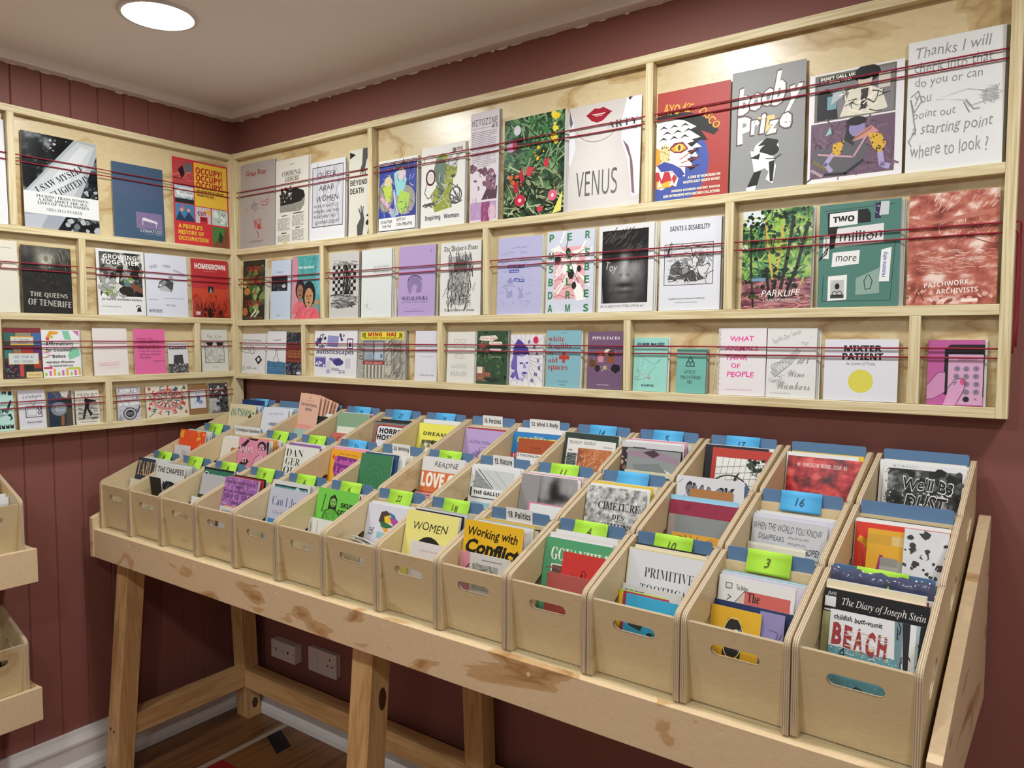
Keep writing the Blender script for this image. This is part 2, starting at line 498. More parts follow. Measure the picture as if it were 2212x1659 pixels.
def art_polys(ops, w, h):
    """page operations -> [(layer, polygon in metres, colour)]"""
    out = []
    lay = 0
    for op in ops:
        lay += 1
        k = op[0]
        if k == 'P':
            out.append((lay, [(u * w, v * h) for u, v in op[1]], op[2]))
        elif k == 'E':
            _, cx, cy, rx, ry, c, n = op
            ry = rx * w / h if ry is None else ry
            out.append((lay, [((cx + rx * math.cos(6.2832 * i / n)) * w, (cy + ry * math.sin(6.2832 * i / n)) * h) for i in range(n)], c))
        elif k == 'O':
            _, cx, cy, rx, ry, wd, c, a0, a1 = op
            ry = rx * w / h if ry is None else ry
            n = 26
            pts = [((cx + rx * math.cos(math.radians(a0 + (a1 - a0) * i / n))) * w, (cy + ry * math.sin(math.radians(a0 + (a1 - a0) * i / n))) * h) for i in range(n + 1)]
            out += [(lay, q, c) for q in strip(pts, wd * w)]
        elif k == 'L':
            out += [(lay, q, op[3]) for q in strip([(u * w, v * h) for u, v in op[2]], op[1] * w)]
        elif k == 'T':
            _, s, u0, v0, u1, v1, c, f, r = op
            vs, fs = _glyphs[(s, f)]
            cx, cy = (u0 + u1) / 2 * w, (v0 + v1) / 2 * h
            ca, sa = math.cos(math.radians(r)), math.sin(math.radians(r))
            q = []
            for x, y in vs:
                px, py = (x - .5) * (u1 - u0) * w, (y - .5) * (v1 - v0) * h
                q.append((cx + px * ca - py * sa, cy + px * sa + py * ca))
            out += [(lay, [q[i] for i in t], c) for t in fs]
        elif k == 'Z':                                   # soft photographic tone: a fine grid, its corners coloured through a ramp
            _, u0, v0, u1, v1, cols, scale, seed, n, fn, st = op
            stops = [lin(c) for c in cols.split()]
            m_ = max(4, int(n * (v1 - v0) * h / max((u1 - u0) * w, 1e-6)))
            def tone(i, j):
                u, v = u0 + (u1 - u0) * i / n, v0 + (v1 - v0) * j / m_
                t = fn(u, v) if fn else .5 + .75 * noise.fractal(Vector((u * scale * st[0], v * scale * st[1] * h / w, seed * 3.7)), .7, 2.1, 4)
                t = min(max(t, 0), .9999) * (len(stops) - 1)
                a_, b_ = stops[int(t)], stops[min(int(t) + 1, len(stops) - 1)]
                f_ = t - int(t)
                return tuple(x * (1 - f_) + y * f_ for x, y in zip(a_, b_))
            grid = [[tone(i, j) for i in range(n + 1)] for j in range(m_ + 1)]
            px = lambda i, j: ((u0 + (u1 - u0) * i / n) * w, (v0 + (v1 - v0) * j / m_) * h)
            for j in range(m_):
                for i in range(n):
                    out.append((lay, [px(i, j), px(i + 1, j), px(i + 1, j + 1), px(i, j + 1)], [grid[j][i], grid[j][i + 1], grid[j + 1][i + 1], grid[j + 1][i]]))
        elif k == 'X':
            _, u0, v0, u1, v1, rows, c, seed = op
            rr = random.Random(seed)
            hh = (v1 - v0) / rows
            for i in range(rows):
                x = u0
                end = u1 - (0.3 * rr.random() * (u1 - u0) if i % 4 == 3 else 0)
                while x < end - .01:
                    l_ = min(rr.uniform(.04, .11), end - x)
                    y = v1 - (i + .75) * hh
                    out.append((lay, [(x * w, y * h), ((x + l_) * w, y * h), ((x + l_) * w, (y + hh * .42) * h), (x * w, (y + hh * .42) * h)], c))
                    x += l_ + .018
        elif k == 'S':
            _, kind, u0, v0, u1, v1, n, size, cols, seed = op
            rr = random.Random(seed)
            cols = cols.split() if isinstance(cols, str) else cols
            for i in range(n):
                cx, cy = rr.uniform(u0, u1), rr.uniform(v0, v1)
                c = rr.choice(cols)
                sz = size * rr.uniform(.5, 1.4)
                if kind == 'b':
                    m_ = 7
                    ph = rr.random() * 6
                    pts = [((cx + sz * rr.uniform(.5, 1.1) * math.cos(ph + 6.2832 * j / m_)) * w, cy * h + sz * w * rr.uniform(.5, 1.1) * math.sin(ph + 6.2832 * j / m_)) for j in range(m_)]
                    out.append((lay + (i % 5) * .2, pts, c))
                else:
                    a = {'s': rr.uniform(0, 3.14), 'h': rr.uniform(-.25, .25), 'v': 1.57 + rr.uniform(-.3, .3), 'd': .9 + rr.uniform(-.3, .3)}[kind]
                    dx, dy = sz * w * math.cos(a), sz * w * math.sin(a)
                    bx, by = rr.uniform(-.3, .3) * dy, rr.uniform(-.3, .3) * dx
                    pts = [(cx * w - dx, cy * h - dy), (cx * w + bx, cy * h - by), (cx * w + dx, cy * h + dy)]
                    out += [(lay + (i % 5) * .2, q, c) for q in strip(pts, sz * w * .17)]
    return out

STEP = 2.2e-5
def cover_print(w, h, bg, ops, parent, back='w', glossy=False, curl=0.0):
    """front cover: a thin card with its printing laid on the face (face looks along -y)"""
    vs, fs, cs = [], [], []
    def put(pts, y, c):
        i = len(vs)
        vs.extend((x, y, z) for x, z in pts)
        fs.append(tuple(range(i, i + len(pts))))
        cs.append(lin(c))
    t = 0.0007
    i = 0
    vs += [(0, 0, 0), (w, 0, 0), (w, 0, h), (0, 0, h), (0, t, 0), (w, t, 0), (w, t, h), (0, t, h)]
    for f in ((0, 1, 2, 3), (5, 4, 7, 6), (1, 5, 6, 2), (4, 0, 3, 7), (3, 2, 6, 7), (4, 5, 1, 0)):
        fs.append(f)
        cs.append(lin(bg if f == (0, 1, 2, 3) else back))
    for lay, poly, c in art_polys(ops, w, h):
        if isinstance(c, list):                          # shaded cell: one colour per corner
            i = len(vs)
            vs.extend((x, -STEP * (lay + .5), z) for x, z in poly)
            fs.append(tuple(range(i, i + 4)))
            cs.append(c)
            continue
        poly = clip(poly, w, h)
        if poly:
            area = sum(poly[j - 1][0] * poly[j][1] - poly[j][0] * poly[j - 1][1] for j in range(len(poly)))
            put(poly if area > 0 else poly[::-1], -STEP * (lay + .5), c)
    me = bpy.data.meshes.new('cover_print')
    me.from_pydata(vs, [], fs)
    at = me.color_attributes.new('ink', 'FLOAT_COLOR', 'CORNER')
    buf = []
    for f, c in zip(fs, cs):
        for q in (c if isinstance(c, list) else [c] * len(f)):
            buf += [q[0], q[1], q[2], 1.0]
    at.data.foreach_set('color', buf)
    me.materials.append(PRINT_GLOSSY if glossy else PRINT)
    me.update()
    o = bpy.data.objects.new('cover_print', me)
    COL.objects.link(o)
    o.parent = parent
    return o

def page_block(w, h, t, parent, m=None):
    mb = MB()
    mb.box(.0008, w - .0008, .0009, .0009 + t, .0006, h - .0008)
    return mb.build('page_block', m or PAPER, parent)

# ---------------------------------------------------------------- the covers: (paper colour, printing)
ART = {}
A = ART
# --- wall beside the camera's far side: long rack, top row
A['grass'] = ('#a69d98', [T('Grass Roar', .17, .845, .78, .92, '#8c3630', 'H'), O(.72, .6, .13, .08, .012, '#b9837a', 200, 420), O(.72, .53, .12, .05, .012, '#b0524a', 170, 370), S('s', .68, .46, .84, .56, 14, .03, '#b0524a', 2),
    S('s', .13, .43, .3, .52, 10, .03, '#b0524a', 4), T('TOM HALL', .34, .42, .5, .56, '#555', 'h', 60), O(.58, .36, .2, .1, .01, '#b9837a', 40, 260), S('s', .45, .2, .65, .34, 30, .035, '#a8443c', 6), L(.02, '#a8443c', .42, .32, .44, .25, .47, .23), E(.56, .24, .06, .03, '#a8443c'),
    L(.02, '#a8443c', .5, .19, .55, .15, .54, .11), X(.28, .06, .68, .085, 2, '#5e5652')])
A['communal'] = ('#d9d6cb', [T('COMMUNAL', .2, .8, .78, .86, 'k', 'f'), T('LEISURE', .3, .73, .72, .79, 'k', 'f'), R(.44, .93, .56, .935, 'k'), R(.47, .685, .54, .69, 'k'), P('#1b1b1b', .14, .6, .2, .66, .34, .67, .42, .63, .62, .65, .86, .6, .9, .54, .84, .48, .14, .45),
    S('b', .14, .5, .5, .66, 30, .035, '#c9c6bc #1b1b1b #555', 3), P('#8a887f', .13, .38, .14, .46, .74, .47, .9, .53, .88, .44, .76, .37), S('b', .16, .38, .72, .46, 40, .01, '#555 #b9b6aa', 5),
    R(.2, .33, .36, .34, 'k'), R(.54, .345, .86, .355, 'k'), X(.07, .16, .44, .31, 11, '#777'), X(.52, .2, .88, .33, 10, '#777', 5), R(.62, .175, .76, .185, 'k'), R(.18, .125, .34, .135, 'k'), X(.07, .03, .44, .11, 6, '#777', 7), X(.52, .03, .88, .16, 9, '#777', 8), E(.3, .03, .06, .04, '#cbbd92')])
A['queer'] = ('#dcdce0', [R(.06, .17, .94, .93, '#c9c9d0'), S('v', .1, .2, .92, .9, 60, .12, '#b4b4bd #d6d6da #a9a9b4', 4), FR(.06, .17, .94, .93, .015, '#3a3a42'), T('QUEER', .2, .78, .74, .87, '#3b3b42', 'h'), T('ARAB', .25, .62, .68, .7, '#3b3b42', 'h'), T('WOMEN', .18, .48, .82, .57, '#3b3b42', 'h'),
    T('IN FILM AND LIT :', .1, .41, .88, .455, '#3b3b42', 'h'), T('WHERE ARE WE?', .1, .34, .84, .385, '#3b3b42', 'h'), T('WHO ARE WE?', .1, .275, .76, .32, '#3b3b42', 'h'), T('@SAMAR ZIADAT', .14, .19, .86, .25, '#3b3b42', 'h')])
A['beyond'] = ('#d4d2c6', [P('k', .02, .9, .02, .98, .3, .94), P('#4a4a4a', .62, 1.0, .98, 1.0, .98, .95, .8, .86, .72, .76, .6, .73, .52, .77, .6, .83), L(.04, '#4a4a4a', .6, .76, .52, .71), L(.04, '#4a4a4a', .66, .75, .62, .695), L(.04, '#4a4a4a', .74, .76, .74, .7), T('BEYOND', .06, .585, .84, .65, 'k', 'M'), T('DEATH', .06, .49, .68, .555, 'k', 'M'),
    P('#4a4a4a', .42, 0, .4, .12, .56, .2, .54, .26, .68, .27, .74, .18, .66, 0), L(.045, '#4a4a4a', .55, .25, .48, .31), L(.045, '#4a4a4a', .6, .26, .58, .34), L(.045, '#4a4a4a', .65, .26, .68, .33), S('b', .86, .02, 1, .26, 8, .06, 'k', 3)])
A['blue'] = ('#e8e8e8', [R(.03, .2, .97, .93, '#2f3f9a'), S('d', .05, .22, .95, .92, 60, .07, '#2a3788 #3d4fae', 2), E(.2, .5, .2, .22, '#8d8a7c'), E(.7, .42, .26, .2, '#9a978c'), P('#b8cf4a', .12, .62, .3, .8, .36, .62, .34, .44, .24, .4), P('#8ed0d4', .4, .8, .56, .86, .74, .7, .62, .46, .48, .5), P('#a9cf55', .58, .56, .82, .5, .78, .32, .6, .24, .5, .36),
    E(.6, .78, .11, .08, '#d8c6cf'), E(.26, .7, .1, .07, '#d9c79a'), L(.07, '#dca9c4', .1, .48, .3, .34, .42, .22), L(.05, '#b9cdea', .42, .56, .46, .36, .52, .24), E(.42, .26, .1, .06, '#9aa9c4'), S('s', .1, .22, .9, .9, 70, .05, '#23305e #c8d890 #d7d7ea', 9), L(.05, '#1d2440', .4, .92, .52, .86, .68, .93), S('v', .45, .84, .9, .93, 16, .06, '#1d2440', 5),
    R(.03, .03, .97, .2, '#e8e8e8'), T('ITS ANOTHER', .08, .12, .38, .17, 'k', 'H'), T('BUSY DAY', .5, .14, .74, .185, 'k', 'H'), T('FOR THE', .13, .06, .36, .105, 'k', 'H'), T('COP-OPERATIVE', .5, .07, .9, .12, 'k', 'H'), FR(.02, .02, .98, .96, .015, '#222')])
A['inspiring'] = ('#e4e4e0', [P('#8f9a2f', .34, .86, .5, .9, .62, .86, .74, .7, .74, .5, .68, .4, .72, .22, .5, .2, .32, .18, .22, .4, .36, .5), E(.44, .68, .15, .17, '#5e7362'), P('#5e7362', .34, .66, .54, .62, .5, .36, .42, .34), E(.7, .68, .13, .12, '#8f9a2f'), P('#c9cdd0', .56, .8, .66, .86, .82, .8, .84, .7, .6, .74), S('d', .58, .74, .84, .84, 9, .06, '#3f4548', 3),
    O(.22, .62, .1, .09, .035, '#74343a'), E(.22, .62, .06, .055, '#d3d3cf'), E(.74, .6, .05, .018, '#26302a'), O(.62, .71, .05, None, .01, '#2e3a30'), O(.76, .71, .05, None, .01, '#2e3a30'), O(.8, .36, .13, .1, .02, '#2f3330'), S('s', .7, .28, .9, .44, 12, .1, '#4a4f4c', 7), L(.014, '#2e3a30', .14, .56, .08, .44, .16, .36, .3, .4, .42, .36, .5, .44), L(.014, '#2e3a30', .46, .6, .36, .5, .5, .42, .68, .52, .86, .44),
    O(.2, .84, .14, .06, .01, '#777', 20, 200), S('h', .08, .26, .4, .32, 8, .12, '#444', 4), S('s', .2, .22, .7, .6, 26, .05, '#e4e4e0', 5), R(.72, .88, .8, .94, '#5b6060'), T('STUC', .82, .9, .95, .94, '#7c2f38', 'B'), X(.8, .84, .93, .89, 3, '#7c8080'), T('Inspiring', .1, .075, .46, .15, '#26304f', 'b'), T('Women', .54, .09, .88, .145, '#26304f', 'b')])
A['hitozine'] = ('#d9d2da', [T('HITOZINE', .05, .88, .95, .94, '#2c2c34', 'm'), T('#3', .74, .84, .95, .875, '#3d3550', 'M'), R(.05, .855, .68, .858, '#333'), X(.05, .5, .92, .83, 20, '#8a8090'), S('h', .05, .5, .9, .8, 14, .05, '#c4726f #c9908e #b89bb5', 4), S('b', .05, .3, .55, .5, 22, .12, '#5a2b3c #7a4256 #d9d2da', 5), E(.74, .36, .18, .12, '#7a5068'), P('#4a2438', .42, .2, .95, .2, .98, .32, .8, .28, .6, .3), S('b', .6, .28, .9, .44, 14, .05, '#4a2a3e #b59aa8', 7),
    R(.03, .02, .95, .18, '#b592bf'), R(.42, .0, .72, .18, '#8e3a70'), E(.8, .08, .13, .07, '#d3b5c4'), S('v', .05, .0, .9, .22, 24, .05, '#6d2f5c #d9d2da', 8)])
A['flowers'] = ('#1f3a2a', [Z(0, 0, 1, 1, '#0d140c #1c2e1e #35563a #5f8a5c', 6, 5, 40), S('s', 0, .45, 1, 1, 150, .11, '#2f5a3c #4f7a52 #6f9a68 #22432e #86a87c', 2), S('s', 0, 0, 1, .5, 130, .11, '#10180f #3a4a30 #8f9a70 #b6bd98 #22301f', 3), S('b', .05, .5, .95, 1, 16, .05, '#3e7a44 #2a5a36', 6), E(.22, .88, .06, .05, '#d4d0da'), E(.12, .72, .08, .05, '#c48fb4'), E(.18, .73, .04, .05, '#a82b46'),
    S('b', .8, .7, .98, .98, 11, .045, '#e6c62e #e8d24a', 4), S('b', .5, .55, .85, .75, 7, .03, '#e0b52c #d8742c', 9), P('#b3223c', .3, .5, .36, .38, .3, .34, .26, .42), P('#c93a4c', .4, .5, .52, .48, .46, .4, .38, .42), P('#c43444', .68, .54, .76, .56, .74, .46, .67, .48), P('#b3263c', .16, .36, .26, .36, .24, .24, .18, .26), E(.28, .17, .09, .06, '#c42c46'), E(.28, .17, .03, .02, '#f0c4cc'),
    E(.82, .18, .07, .055, '#d9627e'), E(.82, .18, .02, .02, '#f3d6dc'), S('b', .1, .3, .3, .45, 6, .035, '#d0602c', 5), E(.62, .06, .05, .03, '#c83e52'), P('#e0d870', .82, 0, .98, .22, .96, .02)])
A['venus'] = ('#cfcac6', [Z(0, 0, 1, 1, '#b9b2b0 #c9c3c0 #d6d1ce #dcd8d6', n=20, fn=lambda u, v: .3 + .5 * gs(u, v, .4, .45, .35, .4) + .1 * fuzz(u, v, 3)), P('#dfe0e6', .8, 1, 1, 1, 1, .1, .9, .08, .84, .4, .74, .62, .74, .8), P('#dfe0e6', 0, .98, .06, .86, .1, .6, .04, .46, 0, .44), P('#6f6672', .0, .98, .05, .85, .02, .8, 0, .86), P('#7b6068', .76, .62, .86, .44, .9, .12, .94, .1, .9, .4, .84, .55), P('#d8d3d0', .1, .76, .12, .68, .3, .62, .5, .62, .66, .68, .7, .78, .62, .7, .4, .66, .2, .69), O(.4, .82, .31, .18, .012, '#a9a4a2', 200, 340),
    P('#9c2334', .24, .9, .36, .955, .42, .945, .48, .955, .6, .9, .48, .83, .4, .815, .32, .84), P('#e0c8c4', .32, .9, .52, .9, .46, .875, .38, .875), L(.008, '#6e1622', .24, .9, .34, .885, .5, .885, .6, .9), T('ARTY', .54, .745, .96, .81, '#4c4c50', 'l'), T('46', .88, .7, .95, .735, '#77777a', 's'), T('VENUS', .12, .13, .7, .37, '#5e5c5c', 's'), P('#3c3a44', .82, 1, .88, 1, .84, .97)])
A['ayo'] = ('#a83a35', [E(.2, .32, .54, .38, '#4355a0', 40), P('#141414', 0, .78, .2, .8, .46, .78, .7, .7, .86, .58, .8, .54, .62, .6, .72, .5, .56, .52, .6, .4, .5, .5, .3, .62, 0, .68), P('#ece7dd', 0, .74, .2, .75, .4, .71, .56, .64, .46, .62, .62, .54, .5, .53, .64, .45, .52, .45, .6, .36, .48, .38, .52, .28, .42, .3, .42, .2, .34, .22, .3, .12, .2, .14, .1, .1, 0, .12)] +
    [P('#141414', .03 + .15 * i + .05 * (j % 2), .655 - .052 * j, .1 + .15 * i + .05 * (j % 2), .69 - .052 * j, .17 + .15 * i + .05 * (j % 2), .655 - .052 * j, .1 + .15 * i + .05 * (j % 2), .672 - .052 * j) for i in range(3) for j in range(3)] + [P('#141414', .44, .5 - .07 * j, .62, .52 - .075 * j, .5, .46 - .07 * j) for j in range(4)] + [L(.01, '#b8353a', .34, .36, .56, .44), L(.01, '#b8353a', .36, .33, .62, .36), L(.01, '#b8353a', .34, .3, .58, .28),
    P('#7a2a3a', .18, .47, .26, .52, .38, .52, .46, .45, .36, .42, .26, .43), P('#d99a34', .21, .47, .28, .5, .38, .5, .43, .455, .36, .44, .26, .44), E(.33, .47, .055, .036, '#f0c860'), E(.33, .47, .02, .026, '#7a2a2a'), P('#d99a34', 0, .5, .08, .46, .08, .36, 0, .32), E(.13, .43, .075, .09, '#e8c890'), S('b', .07, .36, .19, .5, 26, .009, '#141414', 7), P('#3f4a9a', .02, .33, .12, .36, .24, .33, .36, .28, .42, .22, .32, .2, .24, .27, .08, .27), P('#b8353a', 0, .27, .08, .27, .24, .26, .31, .2, .25, .12, 0, .12), P('#e0b13c', .02, .19, .09, .16, .2, .18, .27, .16, .22, .12, .02, .12), P('#f0ece0', .05, .27, .09, .19, .13, .27), P('#f0ece0', .2, .265, .23, .19, .27, .24), P('#f0ece0', .03, .13, .06, .2, .1, .13), P('#f0ece0', .2, .13, .24, .19, .27, .14),
    T('AYO', .09, .78, .33, .89, '#e3a93c', 'H', -3), T('KE', .36, .78, .5, .87, '#e3a93c', 'H', -22), T('DISCO', .56, .66, .92, .74, '#e3a93c', 'H', -47), T('A ZINE BY NORCIEAN ON', .46, .175, .9, .2, '#e9e0cc', 'B'), T('SOUTH-EAST ASIAN MUSIC', .4, .135, .9, .16, '#e9e0cc', 'B'), T('FERRING EXTENDED HISTORY, PHOTOS', .24, .065, .9, .09, '#e9e0cc', 'B'), T('AND INTERVIEWS WITH RECORD COLLECTORS', .12, .025, .9, .05, '#e9e0cc', 'B')])
A['booby'] = ('#8f9090', [P('#e9c980', .36, .6, .6, .6, .62, .5, .44, .46)] + OT('b', .08, .64, .26, .86, '#ecebe6', 'G', 4, '#5d4848', .02) + OT('o', .25, .66, .43, .8, '#ecebe6', 'G', 0, '#5d4848', .02) + OT('o', .42, .68, .6, .82, '#ecebe6', 'G', 0, '#5d4848', .02) + OT('b', .57, .67, .74, .95, '#ecebe6', 'G', -4, '#5d4848', .02) + OT('y', .74, .58, .95, .82, '#ecebe6', 'G', -6, '#5d4848', .02) + OT('P', .08, .4, .3, .62, '#ecebe6', 'G', 4, '#5d4848', .02) + OT('r', .28, .46, .4, .58, '#ecebe6', 'G', 0, '#5d4848', .02) + OT('i', .41, .46, .48, .62, '#ecebe6', 'G', -4, '#5d4848', .02) + OT('z', .5, .44, .66, .56, '#ecebe6', 'G', -6, '#5d4848', .02) + OT('e', .67, .48, .83, .6, '#ecebe6', 'G', -8, '#5d4848', .02) + [
    E(.5, .33, .17, .075, '#ecebe6'), P('#141414', .38, .36, .5, .42, .66, .39, .64, .34, .5, .36), E(.54, .315, .13, .05, '#141414'), P('#ecebe6', .28, .33, .46, .3, .6, .26, .52, .18, .34, .14, .32, .22), P('#141414', .28, .27, .42, .3, .4, .25), P('#141414', .34, .15, .44, .16, .38, .03, .24, .02), P('#ecebe6', .44, .2, .6, .26, .64, .18, .6, .04, .5, .08, .54, .14), P('#141414', .54, .22, .62, .23, .6, .06, .56, .06), P('#ecebe6', .24, .03, .38, .04, .36, 0, .24, 0), L(.012, '#3a3a3a', .5, .25, .62, .24, .7, .27)])
A['dontcall'] = ('#e2e1e4', [R(.06, .56, .92, .985, '#6f6a5e'), R(.09, .57, .9, .965, '#7d7a80'), P('#1d1b20', .09, .57, .32, .57, .3, .74, .2, .86, .09, .82), R(.2, .66, .3, .78, '#6f9aa0'), P('#aeb8bc', .24, .7, .36, .76, .38, .85, .26, .8), P('#d8d3c2', .34, .58, .44, .8, .62, .84, .78, .76, .84, .6, .7, .57), E(.62, .93, .14, .08, '#17151a'), E(.6, .88, .075, .07, '#c6bdaa'), E(.6, .92, .1, .04, '#17151a'), P('#3a3638', .56, .8, .64, .8, .62, .62, .56, .62), S('s', .36, .58, .82, .8, 30, .06, '#2a282c #efe9d4', 4), R(.74, .78, .86, .92, '#c9c4b8'), R(.1, .9, .52, .965, '#18161a'), T("DON'T CALL US:", .12, .935, .5, .962, '#e9e6da', 'B'), T('WE CALL YOU.', .12, .902, .46, .928, '#e9e6da', 'B'),
    R(.03, .04, .92, .545, '#6b5366'), S('s', .05, .06, .9, .52, 50, .1, '#5e4858 #775f72', 6), P('#5c5a60', .05, .3, .3, .32, .55, .42, .66, .26, .56, .1, .3, .06, .06, .14), P('#2b292e', .42, .5, .52, .48, .5, .3, .4, .36), E(.53, .455, .085, .075, '#8d84b0'), E(.52, .52, .11, .04, '#211f24'), P('#c98a8e', .48, .34, .62, .36, .76, .4, .68, .46, .54, .4), L(.02, '#8e6a3c', .5, .36, .68, .44), P('#d1a53c', .64, .4, .78, .38, .84, .28, .78, .2, .7, .26), P('#d1a53c', .28, .34, .4, .36, .36, .24, .26, .22), S('b', .66, .22, .82, .38, 18, .012, '#2b2520', 8), S('b', .27, .23, .39, .35, 10, .012, '#2b2520', 9), L(.05, '#a69cc4', .27, .24, .2, .16, .26, .1), L(.06, '#a69cc4', .78, .2, .8, .1, .86, .08), L(.035, '#a9939f', .05, .12, .16, .06), L(.03, '#7a6a3a', .07, .2, .2, .12), L(.02, '#c49aa4', .12, .26, .5, .2, .62, .36), L(.03, '#2b292e', .2, .07, .42, .06, .6, .16), P('#8fc0c4', .19, .42, .24, .5, .26, .44)])
A['thanks'] = ('#dedfdf', [T('Thanks I will', .08, .865, .86, .96, '#8b8d8d', 'h'), T('check into that.', .07, .745, .9, .84, '#8b8d8d', 'h'), T('do you or can', .08, .63, .78, .72, '#8b8d8d', 'h'), T('you', .08, .51, .26, .59, '#8b8d8d', 'h'), T('point out', .07, .385, .52, .47, '#8b8d8d', 'h'), T('a starting point', .06, .255, .9, .36, '#8b8d8d', 'h'), T('where to look ?', .05, .1, .86, .22, '#8b8d8d', 'h'), S('h', .06, .1, .9, .96, 420, .012, '#dedfdf', 12),
    P('#b9bbbb', .3, .53, .48, .56, .64, .58, .8, .55, .94, .57, .94, .46, .8, .46, .66, .44, .6, .49, .44, .52), P('#dedfdf', .32, .535, .48, .552, .62, .57, .78, .545, .8, .47, .68, .455, .6, .5), S('s', .78, .46, .94, .57, 30, .04, '#9b9d9d', 3), L(.012, '#7d8080', .62, .5, .7, .42, .76, .42), L(.012, '#7d8080', .6, .48, .66, .4), L(.012, '#8d9090', .04, .58, .12, .62, .16, .54, .08, .46, .04, .56, .1, .32, .03, .24, .06, .2)])
# --- long rack, middle row
A['gourds'] = ('#2a2a1c', [S('s', .3, .6, 1, 1, 40, .12, '#14130f #4a3a26 #3a2a1c', 2), S('b', 0, .45, 1, .85, 24, .12, '#4f5a2c #6b6a34 #3a4222', 3), E(.2, .48, .14, .06, '#b0763c'), E(.12, .14, .12, .07, '#a56a3a'), E(.1, .6, .1, .06, '#b89a5c'), S('b', .35, .1, .95, .55, 18, .13, '#6f8a4c #8aa468 #3f5a30 #55703c', 4), L(.06, '#c9cdb4', .4, .06, .6, .16), L(.05, '#b9bf9e', .55, .05, .75, .14), T('GOURDS,', .2, .8, .8, .9, '#b23a30', 'f'), T('TACOS', .3, .6, .8, .68, '#b23a30', 'f'), T('&', .5, .42, .62, .5, '#b23a30', 'f'), T('CALLALOO', .14, .23, .84, .33, '#b23a30', 'f'), T('BY MARINA MACDONALD', .14, .02, .9, .055, '#8f5a48', 'f')])
A['paleblue'] = ('#bccbdd', [T('HAVENWATER', .28, .79, .6, .81, '#4a5666', 'b'), R(.02, .48, .84, .74, '#1d2126'), S('b', .1, .5, .8, .6, 22, .02, '#8a8f94 #565b60', 3), E(.66, .56, .1, .03, '#b9bcc0'), T('a', .37, .08, .4, .09, '#4a5666', 's'), T('MARIA HOWARD', .28, .055, .52, .068, '#4a5666', 's')])
A['pinkteal'] = ('#4f9f9c', [P('#c98a9c', 0, 0, 0, 1, .18, .98, .24, .5, .2, 0), P('#6fb0c4', .86, 1, 1, 1, 1, .3, .84, .5), S('v', .2, .4, .95, 1, 24, .2, '#458f90 #5aa9aa', 2), T('Thiis Questioned', .22, .79, .78, .84, '#e6f2ef', 'f')] + HEAD(.3, .44, .2, '#9a6a4e', '#1c1416', '#d06a70') + HEAD(.62, .34, .27, '#b98a68', '#1a1413', '#d9606a') + [O(.57, .38, .07, None, .012, '#c79a58'), O(.7, .38, .07, None, .012, '#c79a58'), P('#d9606a', .1, 0, .3, .2, .5, .16, .9, .18, 1, .06, 1, 0), P('#b9845f', .82, .28, .98, .3, .98, .22, .86, .2), S('d', .2, 0, .9, .16, 16, .14, '#c4505c #e0808a', 8)])
A['chess'] = ('#c3c2bf', [T('Parker Wright', .1, .86, .38, .885, '#555', 's')] + [R(.1 + .09 * i, .36 + .055 * j, .19 + .09 * i, .415 + .055 * j, '#1a1a1a') for i in range(9) for j in range(8) if (i + j) % 2] + [P('#1a1a1a', .5, .36, .46, .5, .52, .66, .5, .78, .62, .8, .66, .64, .72, .46, .68, .36), E(.58, .78, .09, .06, '#1a1a1a'), S('v', .5, .4, .7, .8, 26, .06, '#777 #c3c2bf', 3), S('h', .1, .16, .9, .36, 60, .12, '#6f6f6f #9a9a98 #444', 4), S('h', .1, .8, .9, .85, 14, .1, '#8a8a88', 5), T('TEGAN QUIN SPEERED', .5, .22, .86, .25, '#333', 'f')])
A['outdoors'] = ('#d6dcdb', [T('DECOLONISING', .42, .72, .93, .755, '#4f7a74', 'l'), T('THE OUTDOORS', .38, .645, .93, .68, '#4f7a74', 'l'), S('b', .05, .1, .4, .25, 6, .016, '#8b9896', 2), S('b', .1, .3, .9, .9, 10, .006, '#a9b2b0', 3), E(.2, .15, .02, .008, '#6d7a78'), E(.3, .12, .016, .007, '#6d7a78')])
A['ngel'] = ('#b09acb', [T('7', .86, .89, .91, .93, '#33294a', 'i'), P('#8a78a8', .3, .33, .24, .46, .3, .53, .44, .58, .58, .56, .66, .46, .64, .34, .5, .33, .52, .42, .44, .46, .38, .4, .36, .33), S('b', .28, .36, .62, .55, 60, .008, '#4a3d66 #b09acb', 3), O(.46, .48, .2, .1, .02, '#5a4c78', 20, 170), T('NGELALANGKA', .1, .23, .82, .285, '#241d38', 'f'), T('THE STATE OF MODELESS HORSES', .1, .195, .82, .212, '#4a3d66', 'l'), R(.38, .1, .54, .102, '#6a5a8a'), T('A TEMPORARY BREATHING IN LINES', .18, .065, .72, .08, '#5a4c78', 's')])
A['wulver'] = ('#dadad8', [T("The Wulver's Stane", .08, .86, .92, .95, 'k', 'k'), T('Number of two', .38, .82, .56, .845, '#333', 'k'), P('#a9a9a9', .2, .8, .78, .82, .76, .66, .72, .4, .66, .14, .36, .14, .22, .4), S('v', .18, .12, .8, .82, 150, .08, '#3a3a3a #777 #9a9a9a #222', 4), E(.5, .66, .17, .1, '#555'), E(.5, .5, .12, .12, '#8f8f8f'), S('s', .3, .2, .7, .62, 70, .06, '#2a2a2a #b9b9b9', 6), S('d', .1, .15, .9, .4, 26, .06, '#555', 8), T('A zine of folklore and forteana', .12, .045, .86, .095, 'k', 'k')])
